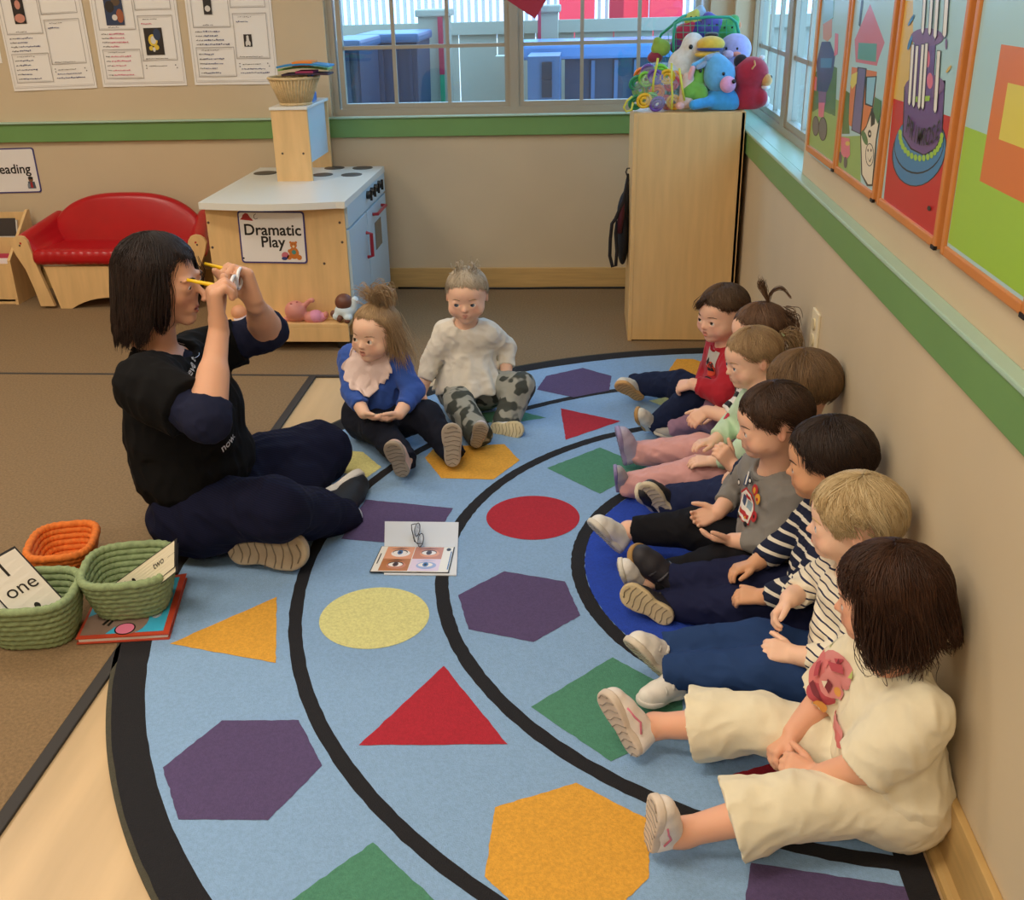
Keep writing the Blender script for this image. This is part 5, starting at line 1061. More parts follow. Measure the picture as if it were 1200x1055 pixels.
def hair(root, H, smax, col, col2, n=1500, off=.055, curtain=False, flare=.0, part=0.0, seed=1, rad=.0011, lift=.0, wall=True, wave=0.0, swirl=.25, whorl=(0, -.45), extra=None, cap=True, gap=None, tipj=9):
    """smax: table |phi| (deg from the face) -> how far down a strand runs (90 = equator)"""
    rs = np.random.RandomState(seed); R = np.array(H.R)*(1+off); cc = np.array(H.cc); h = H.h
    def surf(phi, s, o):
        s = np.asarray(s); th = np.radians(np.minimum(s, 90) if curtain else s); rr = 1+o
        x = R[0]*np.sin(th)*np.sin(phi)*rr; y = R[1]*np.sin(th)*np.cos(phi)*rr; z = R[2]*np.cos(th)*rr
        if curtain:
            e_ = np.maximum(s-90, 0)/57.3*.40; fl = 1+flare*e_; x = x*fl; y = y*fl; z = z-e_
        return np.stack([x+cc[0], y+cc[1], z+cc[2]], -1)
    # rotate pole towards the crown whorl for the flow, keep phi/s definition by blending roots
    m_ = max(30, n//14); cphi = rs.uniform(-math.pi, math.pi, m_); csm = tab(smax, np.abs(np.degrees(cphi)))+rs.normal(0, tipj*.55, m_); cs0 = np.maximum(csm*rs.uniform(0, .82, m_)**.75, 2); co = rs.uniform(-.010, .030, m_); csw = swirl*rs.normal(.6, .5, m_)*np.sign(cphi)
    ci = rs.randint(0, m_, n); K = 10; t = np.linspace(0, 1, K)[None, :]
    phi = cphi[ci]; sm = csm[ci]+rs.normal(0, tipj*.25, n); s0 = np.maximum(cs0[ci]+rs.normal(0, 6, n), 1.5); s0 = np.minimum(s0, sm-4)
    s = s0[:, None]+(sm-s0)[:, None]*t; dph = rs.normal(0, .13, n)[:, None]/np.maximum(np.sin(np.radians(np.clip(s, 12, 90))), .2)*(1-.60*t)
    o = co[ci][:, None]*(.4+.6*np.sin(t*math.pi*.9))+rs.uniform(-.004, .012, n)[:, None]+lift*t
    ph = phi[:, None]+dph+(csw[ci][:, None])*(t-.5)+part*np.sin(phi)[:, None]*(1-t)
    L = surf(ph, s, o)
    if wave: L = L+wave*np.stack([np.sin(t*7+phi[:, None]*9), np.cos(t*6+phi[:, None]*7), 0*t+0*phi[:, None]], -1)*t[..., None]
    if gap is not None: L = L[gap(np.degrees(phi), s0, sm)]
    P = np.array(H.c)+(L @ H.M.T)*h
    c1, c2 = S3(col), S3(col2); k = np.clip(rs.beta(1.4, 2.0, m_)[ci]*.75+rs.beta(1.5, 2, n)*.35, 0, 1)[:, None]; cols = c1*(1-k)+c2*k
    V_, F_, C_ = strands_mesh(P, rs.uniform(.6, 1.25, len(P))*rad*(h/.165), cols)
    if extra is not None:
        for (pp, rr, nn, spread, cA) in extra:
            pp = np.array([np.array(H.w(*q)) for q in pp]); K2 = 14; tt = np.linspace(0, 1, K2); ii = tt*(len(pp)-1); tf = np.linspace(0, len(pp)-1, 61); cf = np.stack([np.interp(tf, range(len(pp)), pp[:, a]) for a in range(3)], 1); cf = np.stack([np.convolve(np.pad(cf[:, a], 9, 'reflect', reflect_type='odd'), np.ones(19)/19, 'valid') for a in range(3)], 1); ctr = cf[np.linspace(0, 60, K2).astype(int)]
            sp = np.interp(tt, np.linspace(0, 1, len(spread)), spread)*h; dv = rs.normal(0, .5, (nn, 3)); dv2 = dv+rs.normal(0, .35, (nn, 3)); PP = ctr[None]+(dv[:, None, :]*(1-tt[None, :, None])+dv2[:, None, :]*tt[None, :, None])*sp[None, :, None]; PP = PP+.012*h*np.sin(tt[None, :, None]*9+rs.uniform(0, 6, (nn, 1, 3)))*tt[None, :, None]
            kk = rs.beta(1.6, 2.2, nn)[:, None]; a_, b_, c_ = strands_mesh(PP, rs.uniform(.6, 1.2, nn)*rr*(h/.165), (c1*(1-kk)+c2*kk)*cA); F_ = np.concatenate([F_, b_+len(V_)]); V_ = np.concatenate([V_, a_]); C_ = np.concatenate([C_, c_])
    if cap:
        S = SDF(); Rw = R*h; cw = np.array(H.w(*cc))
        def fn(P_):
            L_ = H.loc(P_)-cc; ph_ = np.degrees(np.arctan2(L_[:, 0]/R[0], L_[:, 1]/R[1])); rho = np.sqrt((L_[:, 0]/R[0])**2+(L_[:, 1]/R[1])**2); z_ = L_[:, 2]/R[2]
            if curtain:
                q = np.where(z_ > 0, np.sqrt(rho**2+z_**2), rho/(1+flare*np.maximum(-L_[:, 2], 0))); s_ = np.where(z_ > 0, np.degrees(np.arctan2(rho, z_)), 90+np.maximum(-L_[:, 2], 0)/.40*57.3)
            else: q = np.sqrt(rho**2+z_**2); s_ = np.degrees(np.arctan2(rho, z_))
            d = (q-1.0)*min(R); shell = np.abs(d+.050)-.045-.006*np.sin(ph_*.55+3*np.sin(ph_*.11))*np.clip(rho, 0, 1)
            reg = (s_-tab(smax, np.abs(ph_))+9+3*np.sin(ph_*.4))*.0062
            return np.maximum(shell, reg)*h*.8
        rr = max(R)*h*1.5; lo, hi = cw-rr, cw+rr; lo = lo-(0, 0, .12 if curtain else 0); S.raw(fn, lo, hi, .004)
        if wall: S.cut((.604, 0, 0), (1, 0, 0))
        a_, b_ = S.mesh(.0035, 2); F0 = b_+len(V_); V_ = np.concatenate([V_, a_]); F_ = np.concatenate([F_, F0])
        rs2 = wob(a_.astype(np.float32), 260, seed)[:, None]; C_ = np.concatenate([C_, (c1*.75+c2*.25)*(1+.25*rs2)])
    if wall: V_[:, 0] = np.minimum(V_[:, 0], .6065)
    return mesh_obj('hair', V_, F_, HAIRM(), root, True, cols=np.clip(C_, 0, 1))
def hand(S, w, d, n, side, L, curl=(25, 35, 25), spread=.06, thumb=(.75, .65, .25), fc=None, fat=1.0):
    """fingers from wrist w along d, palm facing n; side +1 right, -1 left"""
    w, d, n = Vector(w), nz(d), Vector(n); n = (n-d*n.dot(d)).normalized(); t = d.cross(n)*side; kk = .03*L
    xs = [x*(1+(fat-1)*.9) for x in (.155, .055, -.045, -.14)]; fl = [x/(1+(fat-1)*.75) for x in (.40, .45, .42, .33)]
    S.cap(w-d*.06*L, w+d*.10*L, .125*L, .13*L, kk)
    for i, x in enumerate(xs):
        k0 = w+d*.06*L+t*(x*.6*L); k1 = w+d*(.50-.02*abs(i-1.3))*L+t*(x*L); S.cap(k0, k1, .090*L*fat, .078*L*fat, .05*L)
        cu = fc[i] if fc else curl; dd = (d+t*(x*spread*6)).normalized(); p = k1; ang = 0
        for j, (f_, c_) in enumerate(zip((.46, .30, .24), cu)):
            ang += c_; v = dd*math.cos(R_(ang))+n*math.sin(R_(ang)); q = p+v*(fl[i]*f_*L); S.cap(p, q, (.058-.005*j)*L*fat, (.053-.005*j)*L*fat, .010*L); p = q
    th = nz(t*thumb[0]+d*thumb[1]+n*thumb[2]); p0 = w+d*.10*L+t*.10*L+n*.02*L; p1 = p0+th*.26*L; th2 = (th+d*.45-t*.15).normalized(); p2 = p1+th2*.20*L; p3 = p2+(th2+d*.2).normalized()*.14*L
    S.cap(p0, p1, .085*L*fat, .066*L*fat, .04*L); S.cap(p1, p2, .064*L*fat, .058*L*fat, .01*L); S.cap(p2, p3, .058*L*fat, .048*L*fat, .01*L)
def shoe(root, heel, toe, nh, L, cup, csole, style='sneaker', wd=1.12, trim=None, tread=True, hh=1.0, label=None):
    """heel,toe = ends of the sole face, nh = hint for the outward sole normal"""
    heel, toe = Vector(heel), Vector(toe); f = (toe-heel).normalized(); nrm = Vector(nh); nrm = (nrm-f*nrm.dot(f)).normalized(); u = -nrm; r = f.cross(u).normalized()
    M = np.array([[r[i], f[i], u[i]] for i in range(3)]); O = heel
    def W(x, y, z): return O+(r*x+f*y+u*z)*L
    um = mat('shoe_'+cup, cup, .6, var=.08, vs=40, bump=.15, bs=200); sm_ = mat('sole_'+csole, csole, .7, var=.12, vs=30, bump=.3, bs=120)
    hs = .105
    def out2(q): # outline distance in sole plane
        a = np.array([0, .19]); b = np.array([.012, .765]); ab = b-a; p = q[:, :2]; t = np.clip(((p-a) @ ab)/(ab @ ab), 0, 1); rr = (.155+.045*np.sin(np.clip(t, 0, 1)*math.pi*.5)**1.6-.030*np.exp(-((t-.40)/.2)**2))*wd
        return np.sqrt(((p-a-t[:, None]*ab)**2).sum(1))-rr
    S = SDF()
    def fs(P): q = ((P-V3(O)) @ M)/L; a = out2(q)+.006; z0 = .018*np.clip((q[:, 1]-.75)/.25, 0, 1); b = np.abs(q[:, 2]-hs/2-z0)-hs/2+.022; return ((np.sqrt(np.maximum(a+.022, 0)**2+np.maximum(b, 0)**2)-.022+np.minimum(np.maximum(a+.022, b), 0))*L).astype(np.float32)
    cw = np.array(W(0, .5, .05)); S.raw(fs, cw-.62*L, cw+.62*L)
    U_ = SDF(); cap = lambda a, b, ra, rb, k=.05: U_.cap(W(*a), W(*b), ra*L*wd, rb*L*wd, k*L)
    cap((.01, .77, .12), (.005, .60, .17), .165, .170); cap((.005, .60, .17), (0, .42, .235*hh), .170, .150); cap((0, .42, .235*hh), (0, .22, .30*hh), .150, .150); cap((0, .18, .10), (0, .20, .33*hh), .150, .135); cap((0, .22, .2), (0, .6, .12), .15, .17)
    def fcut(P): q = ((P-V3(O)) @ M)/L; return np.maximum(out2(q)-.004, hs*.5-q[:, 2])*L
    base = U_
    def clipfn(P): return fcut(P)
    U_.cut(W(0, 0, hs*.6), nrm)
    U_.cut(W(0, .2, .42*hh), u*.9-f*.25 if style != 'high' else u)
    U_.cap(W(0, .17, .56*hh), W(0, .19, .36*hh), .105*L*wd, .10*L*wd, .01*L, -1)
    if style == 'soft': U_.disp(lambda P: .0012*wob(P, 240, 5))
    up = U_.build('shoe', um, root, .0028 if L < .18 else .0038); so_ = S.build('sole', sm_, up, .0026 if L < .18 else .0036)
    tm = mat('shoetrim_'+(trim or cup), trim or cup, .55)
    def arc(y, z, ra, x0=-1, x1=1, n=9, dy=0): return [W(math.sin(a)*ra*wd, y+dy*math.sin(a), z+math.cos(a)*ra) for a in [R_(-80+160*i/(n-1)) for i in range(n)]]
    if style in ('velcro',):
        for y, z in ((.56, .175), (.42, .235)): MB().tube(arc(y, z*hh, .172), .022*L, 6, rfun=None).build('strap', tm, up, True)
    elif style == 'sneaker':
        for y, z, ra in ((.60, .165, .178), (.53, .185, .174), (.46, .215, .166), (.40, .24, .156)): MB().tube([W(x*wd, y, z*hh+.9*math.sqrt(max(ra*ra-x*x, 0))) for x in (-.075, -.04, 0, .04, .075)], .014*L, 5).build('lace', tm, up, True)
    if trim and style in ('sneaker', 'soft'):
        for sx in (-1, 1): MB().tube([W(sx*.172*wd, .30, .13), W(sx*.178*wd, .42, .20), W(sx*.180*wd, .52, .16), W(sx*.183*wd, .66, .13)], .013*L, 5).build('stripe', tm, up, True)
    if tread:
        b = MB(); tr_ = mat('tread_'+csole, tuple(v*.72 for v in [int(csole[i:i+2], 16)/255 for i in (0, 2, 4)]), .8); n_ = 9
        for i in range(n_):
            y = .10+.80*i/(n_-1); hw_ = (.115 if y < .45 else .150)*wd*(1 if .15 < y < .85 else .62); b.tube([W(hw_*s_, y+.022*math.cos(s_*3.0+(i % 2)), -.002) for s_ in (-1, -.6, -.2, .2, .6, 1)], .0085*L, 4)
        b.build('tread', tr_, up, True)['kind'] = 'stuff'
    ank = W(0, .20, .44*hh); return ank, up, W
def wrinkle(S, amp, freq, seed):
    def f(P):
        a, b = wob(P, freq, seed), wob(P, freq*1.9, seed+9); return amp*(1.7*np.minimum(np.abs(a), 1)-.75)*.8+amp*.55*(1.6*np.minimum(np.abs(b), 1)-.7)+amp*.35*wob(P, freq*.5, seed+4)
    S.disp(f); return S
def blend(P, fn): pass
def cloth(n, c, **k):
    dk = sum(int(c[i:i+2], 16) for i in (0, 2, 4)) < 230; a = dict(rough=.9 if dk else .85, bump=.25, bs=500, bd=.0008, sheen=0 if dk else .12, var=.05, vs=30, spec=.18 if dk else .35); a.update(k); return mat('cloth_'+n, c, **a)
def stripes(name, c1, c2, freq, frac, ax=(0, 0, 1), warp=.006):
    m = cloth(name, c1); 
    if m.get('st'): return m
    m['st'] = 1; nt = m.node_tree; N, L = nt.nodes, nt.links; b = N['Principled BSDF']; tc = N.new('ShaderNodeTexCoord'); 
    nz_ = N.new('ShaderNodeTexNoise'); nz_.inputs['Scale'].default_value = 9; L.new(tc.outputs['Object'], nz_.inputs['Vector'])
    dt = N.new('ShaderNodeVectorMath'); dt.operation = 'DOT_PRODUCT'; dt.inputs[1].default_value = ax; L.new(tc.outputs['Object'], dt.inputs[0])
    w1 = N.new('ShaderNodeMath'); w1.operation = 'MULTIPLY_ADD'; w1.inputs[1].default_value = warp*2; L.new(nz_.outputs['Fac'], w1.inputs[0]); L.new(dt.outputs['Value'], w1.inputs[2])
    m2 = N.new('ShaderNodeMath'); m2.operation = 'MULTIPLY'; m2.inputs[1].default_value = freq; L.new(w1.outputs[0], m2.inputs[0])
    fr = N.new('ShaderNodeMath'); fr.operation = 'FRACT'; L.new(m2.outputs[0], fr.inputs[0]); gt = N.new('ShaderNodeMath'); gt.operation = 'LESS_THAN'; gt.inputs[1].default_value = frac; L.new(fr.outputs[0], gt.inputs[0])
    mx = N.new('ShaderNodeMix'); mx.data_type = 'RGBA'; mx.inputs['A'].default_value = lin(c1); mx.inputs['B'].default_value = lin(c2); L.new(gt.outputs[0], mx.inputs['Factor']); L.new(mx.outputs['Result'], b.inputs['Base Color']); return m
def decal(target, root, name, shapes, O, U, V, D, mats, off=.0012, maxe=.006):
    """lays flat coloured shapes (2-D polygons, metres) onto a garment by projecting along D"""
    me = target.data; ow = np.array(rootpos(target.parent)); bv = BVHTree.FromPolygons([v.co+Vector(ow) for v in me.vertices], [p.vertices[:] for p in me.polygons])
    O, U, V, D = Vector(O), nz(U), Vector(V), nz(D); V = (V-U*V.dot(U)).normalized(); out = MB(); lay = 0
    for (poly, m) in shapes:
        lay += 1; bm = bmesh.new()
        if isinstance(poly, tuple) and poly[0] == 'text':
            t = MB(); t.text(poly[1], (poly[2], poly[3], 0), (1, 0, 0), (0, 1, 0), poly[4], bold=poly[5] if len(poly) > 5 else .01); vs = [bm.verts.new(v) for v in t.v]
            for f in t.f:
                try: bm.faces.new([vs[i] for i in f])
                except ValueError: pass
        else:
            bm.faces.new([bm.verts.new((x, y, 0)) for x, y in poly])
        bmesh.ops.triangulate(bm, faces=bm.faces[:])
        for _ in range(5):
            ed = [e_ for e_ in bm.edges if e_.calc_length() > maxe]
            if not ed: break
            bmesh.ops.subdivide_edges(bm, edges=ed, cuts=1); bmesh.ops.triangulate(bm, faces=bm.faces[:])
        bm.verts.index_update(); ok = {}; vs = []
        for v in bm.verts:
            p = O+U*v.co.x+V*v.co.y; hit = bv.ray_cast(p-D*.15, D, .35)
            ok[v.index] = hit[0] is not None; vs.append((hit[0]-D*(off+.0004*lay)) if hit[0] is not None else p)
        fs = [[v.index for v in f.verts] for f in bm.faces if all(ok[v.index] for v in f.verts)]
        used = sorted({i for f in fs for i in f}); mp = {o_: i for i, o_ in enumerate(used)}
        out.add([vs[i] for i in used], [[mp[i] for i in f] for f in fs], m); bm.free()
    return out.build(name, mats, target, True)
def kid(label, head, pel, neck, lat=(0, 1, 0), sc=1.0, skin=('e8b89a', 'c4705f', 'e08a74'), top=None, sleeve='long', pants=None, hem=1.13, wr=None, hands=None, shoes=(), mouth=0.0, gaze=None, iris='3a2618', brow='6a4e38', wide=1.0, pole=None, knee=None, h_vox=.0031, collar=None, shirt_len=0.0, wall=True, garment='sweater', ankskin=False, topm=None, skirt=False, nohands=()):
    pel, neck = Vector(pel), Vector(neck); root = empty('person', (pel.x, pel.y, FZ), label, 'person'); lat = nz(lat)
    up = (neck-pel).normalized(); fw = up.cross(lat).normalized(); H = Head(*head)
    sh = {s_: neck+lat*(s_*.074*sc*wide)-up*.030*sc for s_ in (1, -1)}; hp = {s_: pel+lat*(s_*.046*sc)+Vector((0, 0, -.004)) for s_ in (1, -1)}
    base, lipc, blc = [S3(c) for c in skin]
    B = SDF(); H.sculpt(B, mouth); B.cap(H.w(0, -.10, -.28), neck-up*.01, .036*sc, .038*sc, .02); B.cap(sh[1], sh[-1], .030*sc, None, .02)
    B.cap(pel, neck-up*.06*sc, .055*sc, .052*sc, .03)
    fwd3 = fw
    T_ = SDF(); tw = .070*sc*wide
    for s_ in (1, -1): T_.cap(pel+lat*(s_*.030*sc)+up*.035*sc, neck+lat*(s_*.034*sc)-up*.062*sc, tw*.92, .056*sc, .03)
    T_.cap(pel+up*.075*sc+fw*.026*sc, pel+up*.11*sc+fw*.024*sc, .058*sc, .055*sc, .03); T_.cap(sh[1]-lat*.012, sh[-1]+lat*.012, .041*sc, None, .03); T_.cap(neck-up*.006, neck-up*.05*sc, .041*sc, .05*sc, .03)
    if shirt_len: T_.cap(pel+lat*.03*sc, pel-lat*.03*sc, .078*sc+shirt_len, None, .03)
    if skirt:
        flatcap(T_, pel+up*.145*sc, pel+up*.012+fw*.030, .070*sc, .122*sc, .006)
        T_.disp(lambda P: .0050*np.sin(13*np.arctan2((P-V3(pel)) @ V3(lat), (P-V3(pel)) @ V3(fw)))*np.clip(((P-V3(pel)) @ V3(up)-.150*sc)/(-.08), 0, 1))
    la, lf, lh = .112*sc, .10*sc, .088*sc
    for i, s_ in enumerate((1, -1)):
        w_ = Vector(wr[i]); d_ = w_-sh[s_]
        if d_.length > (la+lf)*.97: w_ = sh[s_]+d_.normalized()*(la+lf)*.97
        po = pole[i] if pole else lat*(s_*.9)-Vector((0, 0, .6))-fw*.35
        el = ik(sh[s_], w_, la, lf, po)
        if wall: el.x = min(el.x, .572)
        B.chain([sh[s_], el, w_], [.032*sc, .027*sc, .0185*sc], .012)
        if i not in nohands:
            dh, nh = hands[i][:2]; kw = hands[i][2] if len(hands[i]) > 2 else {}; hand(B, w_, dh, nh, s_, lh, fat=1.22, **kw)
        if sleeve == 'long': T_.cap(sh[s_], el, .043*sc, .036*sc, .02); flatcap(T_, el, w_-(w_-el).normalized()*.014, .0365*sc, .0275*sc, .012)
        elif sleeve == 'three': T_.cap(sh[s_], el, .041*sc, .033*sc, .02); flatcap(T_, el, el.lerp(w_, .68), .0335*sc, .0275*sc, .012)
        else: T_.cap(sh[s_], sh[s_].lerp(el, .4), .046*sc, .049*sc, .02); flatcap(T_, sh[s_].lerp(el, .35), el.lerp(w_, .12), .049*sc, .048*sc, .015)
    P_ = SDF(); P_.cap(pel+lat*.035*sc, pel-lat*.035*sc, .080*sc, None, .03)
    for i, s_ in enumerate((1, -1)):
        if i >= len(shoes) or shoes[i] is None: continue
        a = shoes[i]; ank, up_o, W = shoe(root, a['heel'], a['toe'], a['n'], a.get('L', .14), a['cup'], a['csole'], a.get('style', 'sneaker'), a.get('wd', 1.14), a.get('trim'), hh=a.get('hh', 1.0), tread=a.get('tread', True))
        lt, ls = .155*sc, .150*sc; kp = knee[i] if knee else Vector((0, 0, 1))+lat*(s_*.25); dd = ank-hp[s_]
        k_ = ik(hp[s_], ank, max(lt, dd.length*.52), max(ls, dd.length*.50), kp)
        B.chain([hp[s_], k_, ank, W(0, .22, .30)], [.046*sc, .033*sc, .0215*sc, .022*sc], .015)
        hr = a.get('hemr', .036)*sc; end = k_.lerp(ank, a.get('hem', hem))
        P_.cap(hp[s_], k_, .063*sc, .049*sc, .03); flatcap(P_, k_, end, .0485*sc, hr, .015)
        if a.get('sock'): S_ = SDF(); flatcap(S_, W(0, .2, .28), ank.lerp(k_, .16), .0255*sc, .0245*sc); S_.build('sock', cloth('sock_'+a['sock'], a['sock']), root, .003)
    zf = FZ+.0005
    for S_ in (B, T_, P_): S_.cut((0, 0, zf), (0, 0, -1))
    if wall:
        for S_ in (T_, P_): S_.cut((.6065, 0, 0), (1, 0, 0))
        B.cut((.602, 0, 0), (1, 0, 0))
    seed = int(abs(pel.x*977+pel.y*331)*10) % 999
    o = B.build('body', skinmat(), root, h_vox, lambda V_: np.clip(H.color(V_, base, lipc, blc), 0, 1)); root_body = o
    wrinkle(T_, .0034, 62, seed); nk = neck+up*.018; T_.ell(nk+fw*.010, (.040*sc, .040*sc, .030*sc), None, .006, -1)
    t_ = T_.build(garment, topm or cloth('top_'+str(top), top), root, .0033)
    if collar: S_ = MB(); K = 26; S_.tube([nk+fw*.010+(lat*math.cos(a)*.040+fw*math.sin(a)*.040)*sc+up*(-.008-.016*math.sin(a)) for a in [2*math.pi*i/K for i in range(K)]], .0048*sc, 8, 0, True); S_.build('collar', cloth('collar_'+collar, collar), root, True)
    if pants is not None:
        wrinkle(P_, .0036, 52, seed+3); P_.build('trousers', pants if not isinstance(pants, str) else cloth('pants_'+pants, pants), root, .0034)
    H.eyes(root, gaze, iris); H.brows(root, brow)
    return root, H, t_, dict(lat=lat, up=up, fw=fw, sh=sh)
SHORT = [(0, 63), (25, 64), (50, 72), (70, 92), (85, 84), (100, 86), (125, 118), (180, 126)]
def SH(heel, toe, n, L, cup, csole, far=False, **k):
    h_ = pz(heel[0], heel[1], .022) if not isinstance(heel, Vector) else heel; t_ = pd(toe[0], toe[1], h_, L, far) if not isinstance(toe, Vector) else toe
    h2 = dict(heel=h_, toe=t_, n=n, L=(t_-h_).length, cup=cup, csole=csole); h2.update(k); return h2
TF = Vector((-.95, 2.35, .75))   # where everyone looks
# 8: nearest girl in cream
hc = px(1040, 696, .490)
r8, H8, t8, i8 = kid('toddler in a cream flowered short-sleeved sweatsuit, legs stretched out, nearest to the camera', (hc, (-.95, .29, -.12), (-.04, .05, 1), .172), (.525, 1.445, .090), (.512, 1.455, .315), lat=(-.22, .97, 0), sc=1.06,
    skin=('e6ae90', 'c46a5c', 'de8a72'), top='ebe2c6', sleeve='short', pants='ebe2c6', wr=[py(929, 860, 1.50), py(955, 912, 1.41)],
    hands=[((-.62, -.35, -.42), (-.3, -.5, -.8), dict(curl=(35, 45, 30))), ((-.9, .35, .12), (.2, .65, -.75), dict(curl=(40, 50, 35)))],
    shoes=[SH((747, 893), (701, 808), (-1, -.75, .1), .155, 'efe6de', 'dccdbd', trim='e0809a', hem=.60, hemr=.066, wd=.95), SH((757, 996), (767, 938), (-1, -.35, .1), .14, 'efe6de', 'dccdbd', trim='e0809a', hem=.55, hemr=.066, wd=1.0)],
    gaze=TF-hc, wide=1.08, shirt_len=.012, pole=[Vector((.3, .9, -.5)), Vector((.25, -1, -.45))])
# 7: blond boy
hc = px(1000, 607, .497)
r7, H7, t7, i7 = kid('toddler in a cream top with thin navy stripes and blue trousers, beside the cream sweatsuit', (hc, (-.985, .17, -.03), (-.02, -.04, 1), .170), (.525, 1.715, .088), (.512, 1.725, .325), lat=(-.18, .98, 0),
    skin=('f2c8ae', 'cc7a6a', 'ea9c88'), topm=stripes('cream_stripe', 'ece3cd', '20264a', 62, .22, (.25, .15, 1)), sleeve='three', pants='27406e', wr=[py(925, 702, 1.78), py(932, 768, 1.685)],
    hands=[((-.65, -.45, -.55), (-.2, -.6, -.7), dict(curl=(30, 40, 30))), ((-.95, .25, .05), (.1, .6, -.8), dict(curl=(25, 40, 30)))],
    shoes=[SH((779, 797), (733, 752), (-1, -.7, -.1), .14, 'e6e2da', 'd8cfbe', style='velcro', trim='d2cec6'), SH(pz(803, 812, .02), pz(747, 834, .02)+Vector((0, 0, .012)), (-.25, -.2, -1), .13, 'e6e2da', 'dad6ce', style='velcro', hh=1.05, trim='d2cec6')],
    gaze=TF-hc, iris='5a7a96', brow='c8a878')
# 6: dark hair, navy striped
hc = px(970, 538, .496)
r6, H6, t6, i6 = kid('toddler in a navy top with white stripes, navy trousers and black strap shoes', (hc, (-.97, .24, -.10), (-.03, .02, 1), .172), (.525, 1.955, .088), (.515, 1.965, .33),
    skin=('dca680', 'b46450', 'd2865f'), topm=stripes('navy_stripe', '222840', 'e4ddcc', 36, .30, (.35, .25, 1)), sleeve='long', pants='1d2140', wr=[(.38, 2.02, .17), (.38, 1.90, .16)],
    hands=[((-.9, -.2, -.2), (0, -.3, -1)), ((-.9, .2, -.1), (0, .3, -1))],
    shoes=[SH((783, 694), (734, 643), (-.9, .50, -.1), .155, '26242c', 'a8844e', style='velcro', trim='44434c', sock='b8a878'), SH((789, 730), (727, 690), (-.45, -1, .25), .135, '24222a', 'cdb990', style='velcro')], gaze=TF-hc, brow='33241c', knee=[Vector((0, .2, 1)), Vector((0, -.6, 1))])
# 5: grey sweatshirt
hc = px(905, 492, .415)
r5, H5, t5, i5 = kid('toddler in a grey sweatshirt with a truck print, palms open in the lap', (hc, (-.985, -.06, -.14), (-.05, -.02, 1), .168), (.452, 2.17, .088), (.434, 2.18, .318), lat=(-.36, .93, 0), wide=1.10,
    skin=('ecbca0', 'c87262', 'e49080'), top='807d79', sleeve='three', pants='17171c', wr=[py(842, 600, 2.25), py(858, 634, 2.14)],
    hands=[((-.85, -.15, -.30), (-.2, -.55, .35), dict(curl=(20, 30, 25), spread=.10)), ((-1, .12, .10), (.05, .45, .9), dict(curl=(12, 18, 15), spread=.10))],
    shoes=[SH((726, 650), (689, 612), (-1, -.6, 0), .135, 'e8e6e2', 'd8d4ca', hem=.88, hemr=.034), SH((738, 692), (722, 660), (-1, -.1, 0), .12, 'e8e6e2', 'd8d4ca', hem=.9, hemr=.034)], gaze=TF-hc, brow='4a3426', collar='6a6864')
# 4: brown bowl haircut
hc = px(938, 452, .515)
r4, H4, t4, i4 = kid('toddler in navy trousers and black shoes mostly hidden behind the one in the grey sweatshirt', (hc, (-.92, .30, -.10), (0, 0, 1), .172), (.53, 2.41, .088), (.525, 2.405, .325),
    skin=('ecbca0', 'c87262', 'e49080'), top='2a3450', sleeve='long', pants='232b4c', wr=[(.42, 2.46, .18), py(858, 545, 2.34)],
    hands=[((-.9, 0, -.2), (0, 0, -1)), ((-.55, -.1, .75), (-.4, .3, .2), dict(curl=(40, 45, 30)))],
    shoes=[SH((768, 596), (742, 572), (-1, .3, 0), .12, '1c1c22', 'd8cdb4'), SH((789, 610), (752, 568), (-.75, -1, .1), .138, '1c1c22', 'd6c8aa')], gaze=TF-hc, brow='6a4e38', knee=[Vector((0, .1, 1)), Vector((0, -.4, 1))])
# 3: ponytail, mint
hc = px(881, 418, .450)
r3, H3, t3, i3 = kid('toddler in a mint sweatshirt and pink trousers sitting against the wall', (hc, (-.93, -.26, -.16), (-.06, .03, 1), .160), (.505, 2.64, .085), (.485, 2.64, .312), sc=.97, lat=(-.25, .97, 0),
    skin=('f0c4aa', 'cc7a6a', 'ea9c88'), top='c9e4c4', sleeve='long', pants='d8a2a0', wr=[py(838, 516, 2.68), py(836, 541, 2.58)],
    hands=[((-.9, -.25, -.1), (0, -.2, -1), dict(curl=(15, 25, 20))), ((-.95, .05, -.05), (0, .2, -1), dict(curl=(15, 25, 20)))],
    shoes=[SH((731, 546), (720, 501), (-1, -.15, .05), .135, 'b5aec8', '9c92be'), SH((722, 576), (718, 547), (-1, -.05, 0), .10, 'a9a6b0', '8f86b6', tread=False)], gaze=TF-hc, brow='a8845c', iris='4a5a6a')
# 2: up-turned pigtail
hc = px(888, 388, .480)
r2, H2, t2, i2 = kid('toddler in mauve leggings and a black and white top, half hidden behind the mint sweatshirt', (hc, (-.95, -.10, -.12), (0, 0, 1), .158), (.515, 2.87, .085), (.50, 2.865, .305), sc=.95,
    skin=('f0c2a8', 'cc7a6a', 'e4927e'), topm=stripes('bw_stripe', 'e8e4e0', '1c1c22', 24, .45, (1, .3, .6)), sleeve='short', pants='9a7890', wr=[(.40, 2.93, .16), py(828, 482, 2.82)],
    hands=[((-.9, 0, -.3), (0, 0, -1)), ((-.75, -.3, -.45), (-.3, .3, -.8), dict(curl=(25, 35, 25)))],
    shoes=[SH(pz(797, 516, .02), pz(765, 508, .03), (-.2, -.1, -1), .11, 'a8a49e', 'c8c2b4', hh=1.05), SH((813, 503), (783, 477), (-.65, -1, .15), .125, 'b8a8b4', 'd8c8a4', tread=True)], gaze=TF-hc, brow='7a5a44', knee=[Vector((0, .6, 1)), Vector((-.2, -.3, 1))])
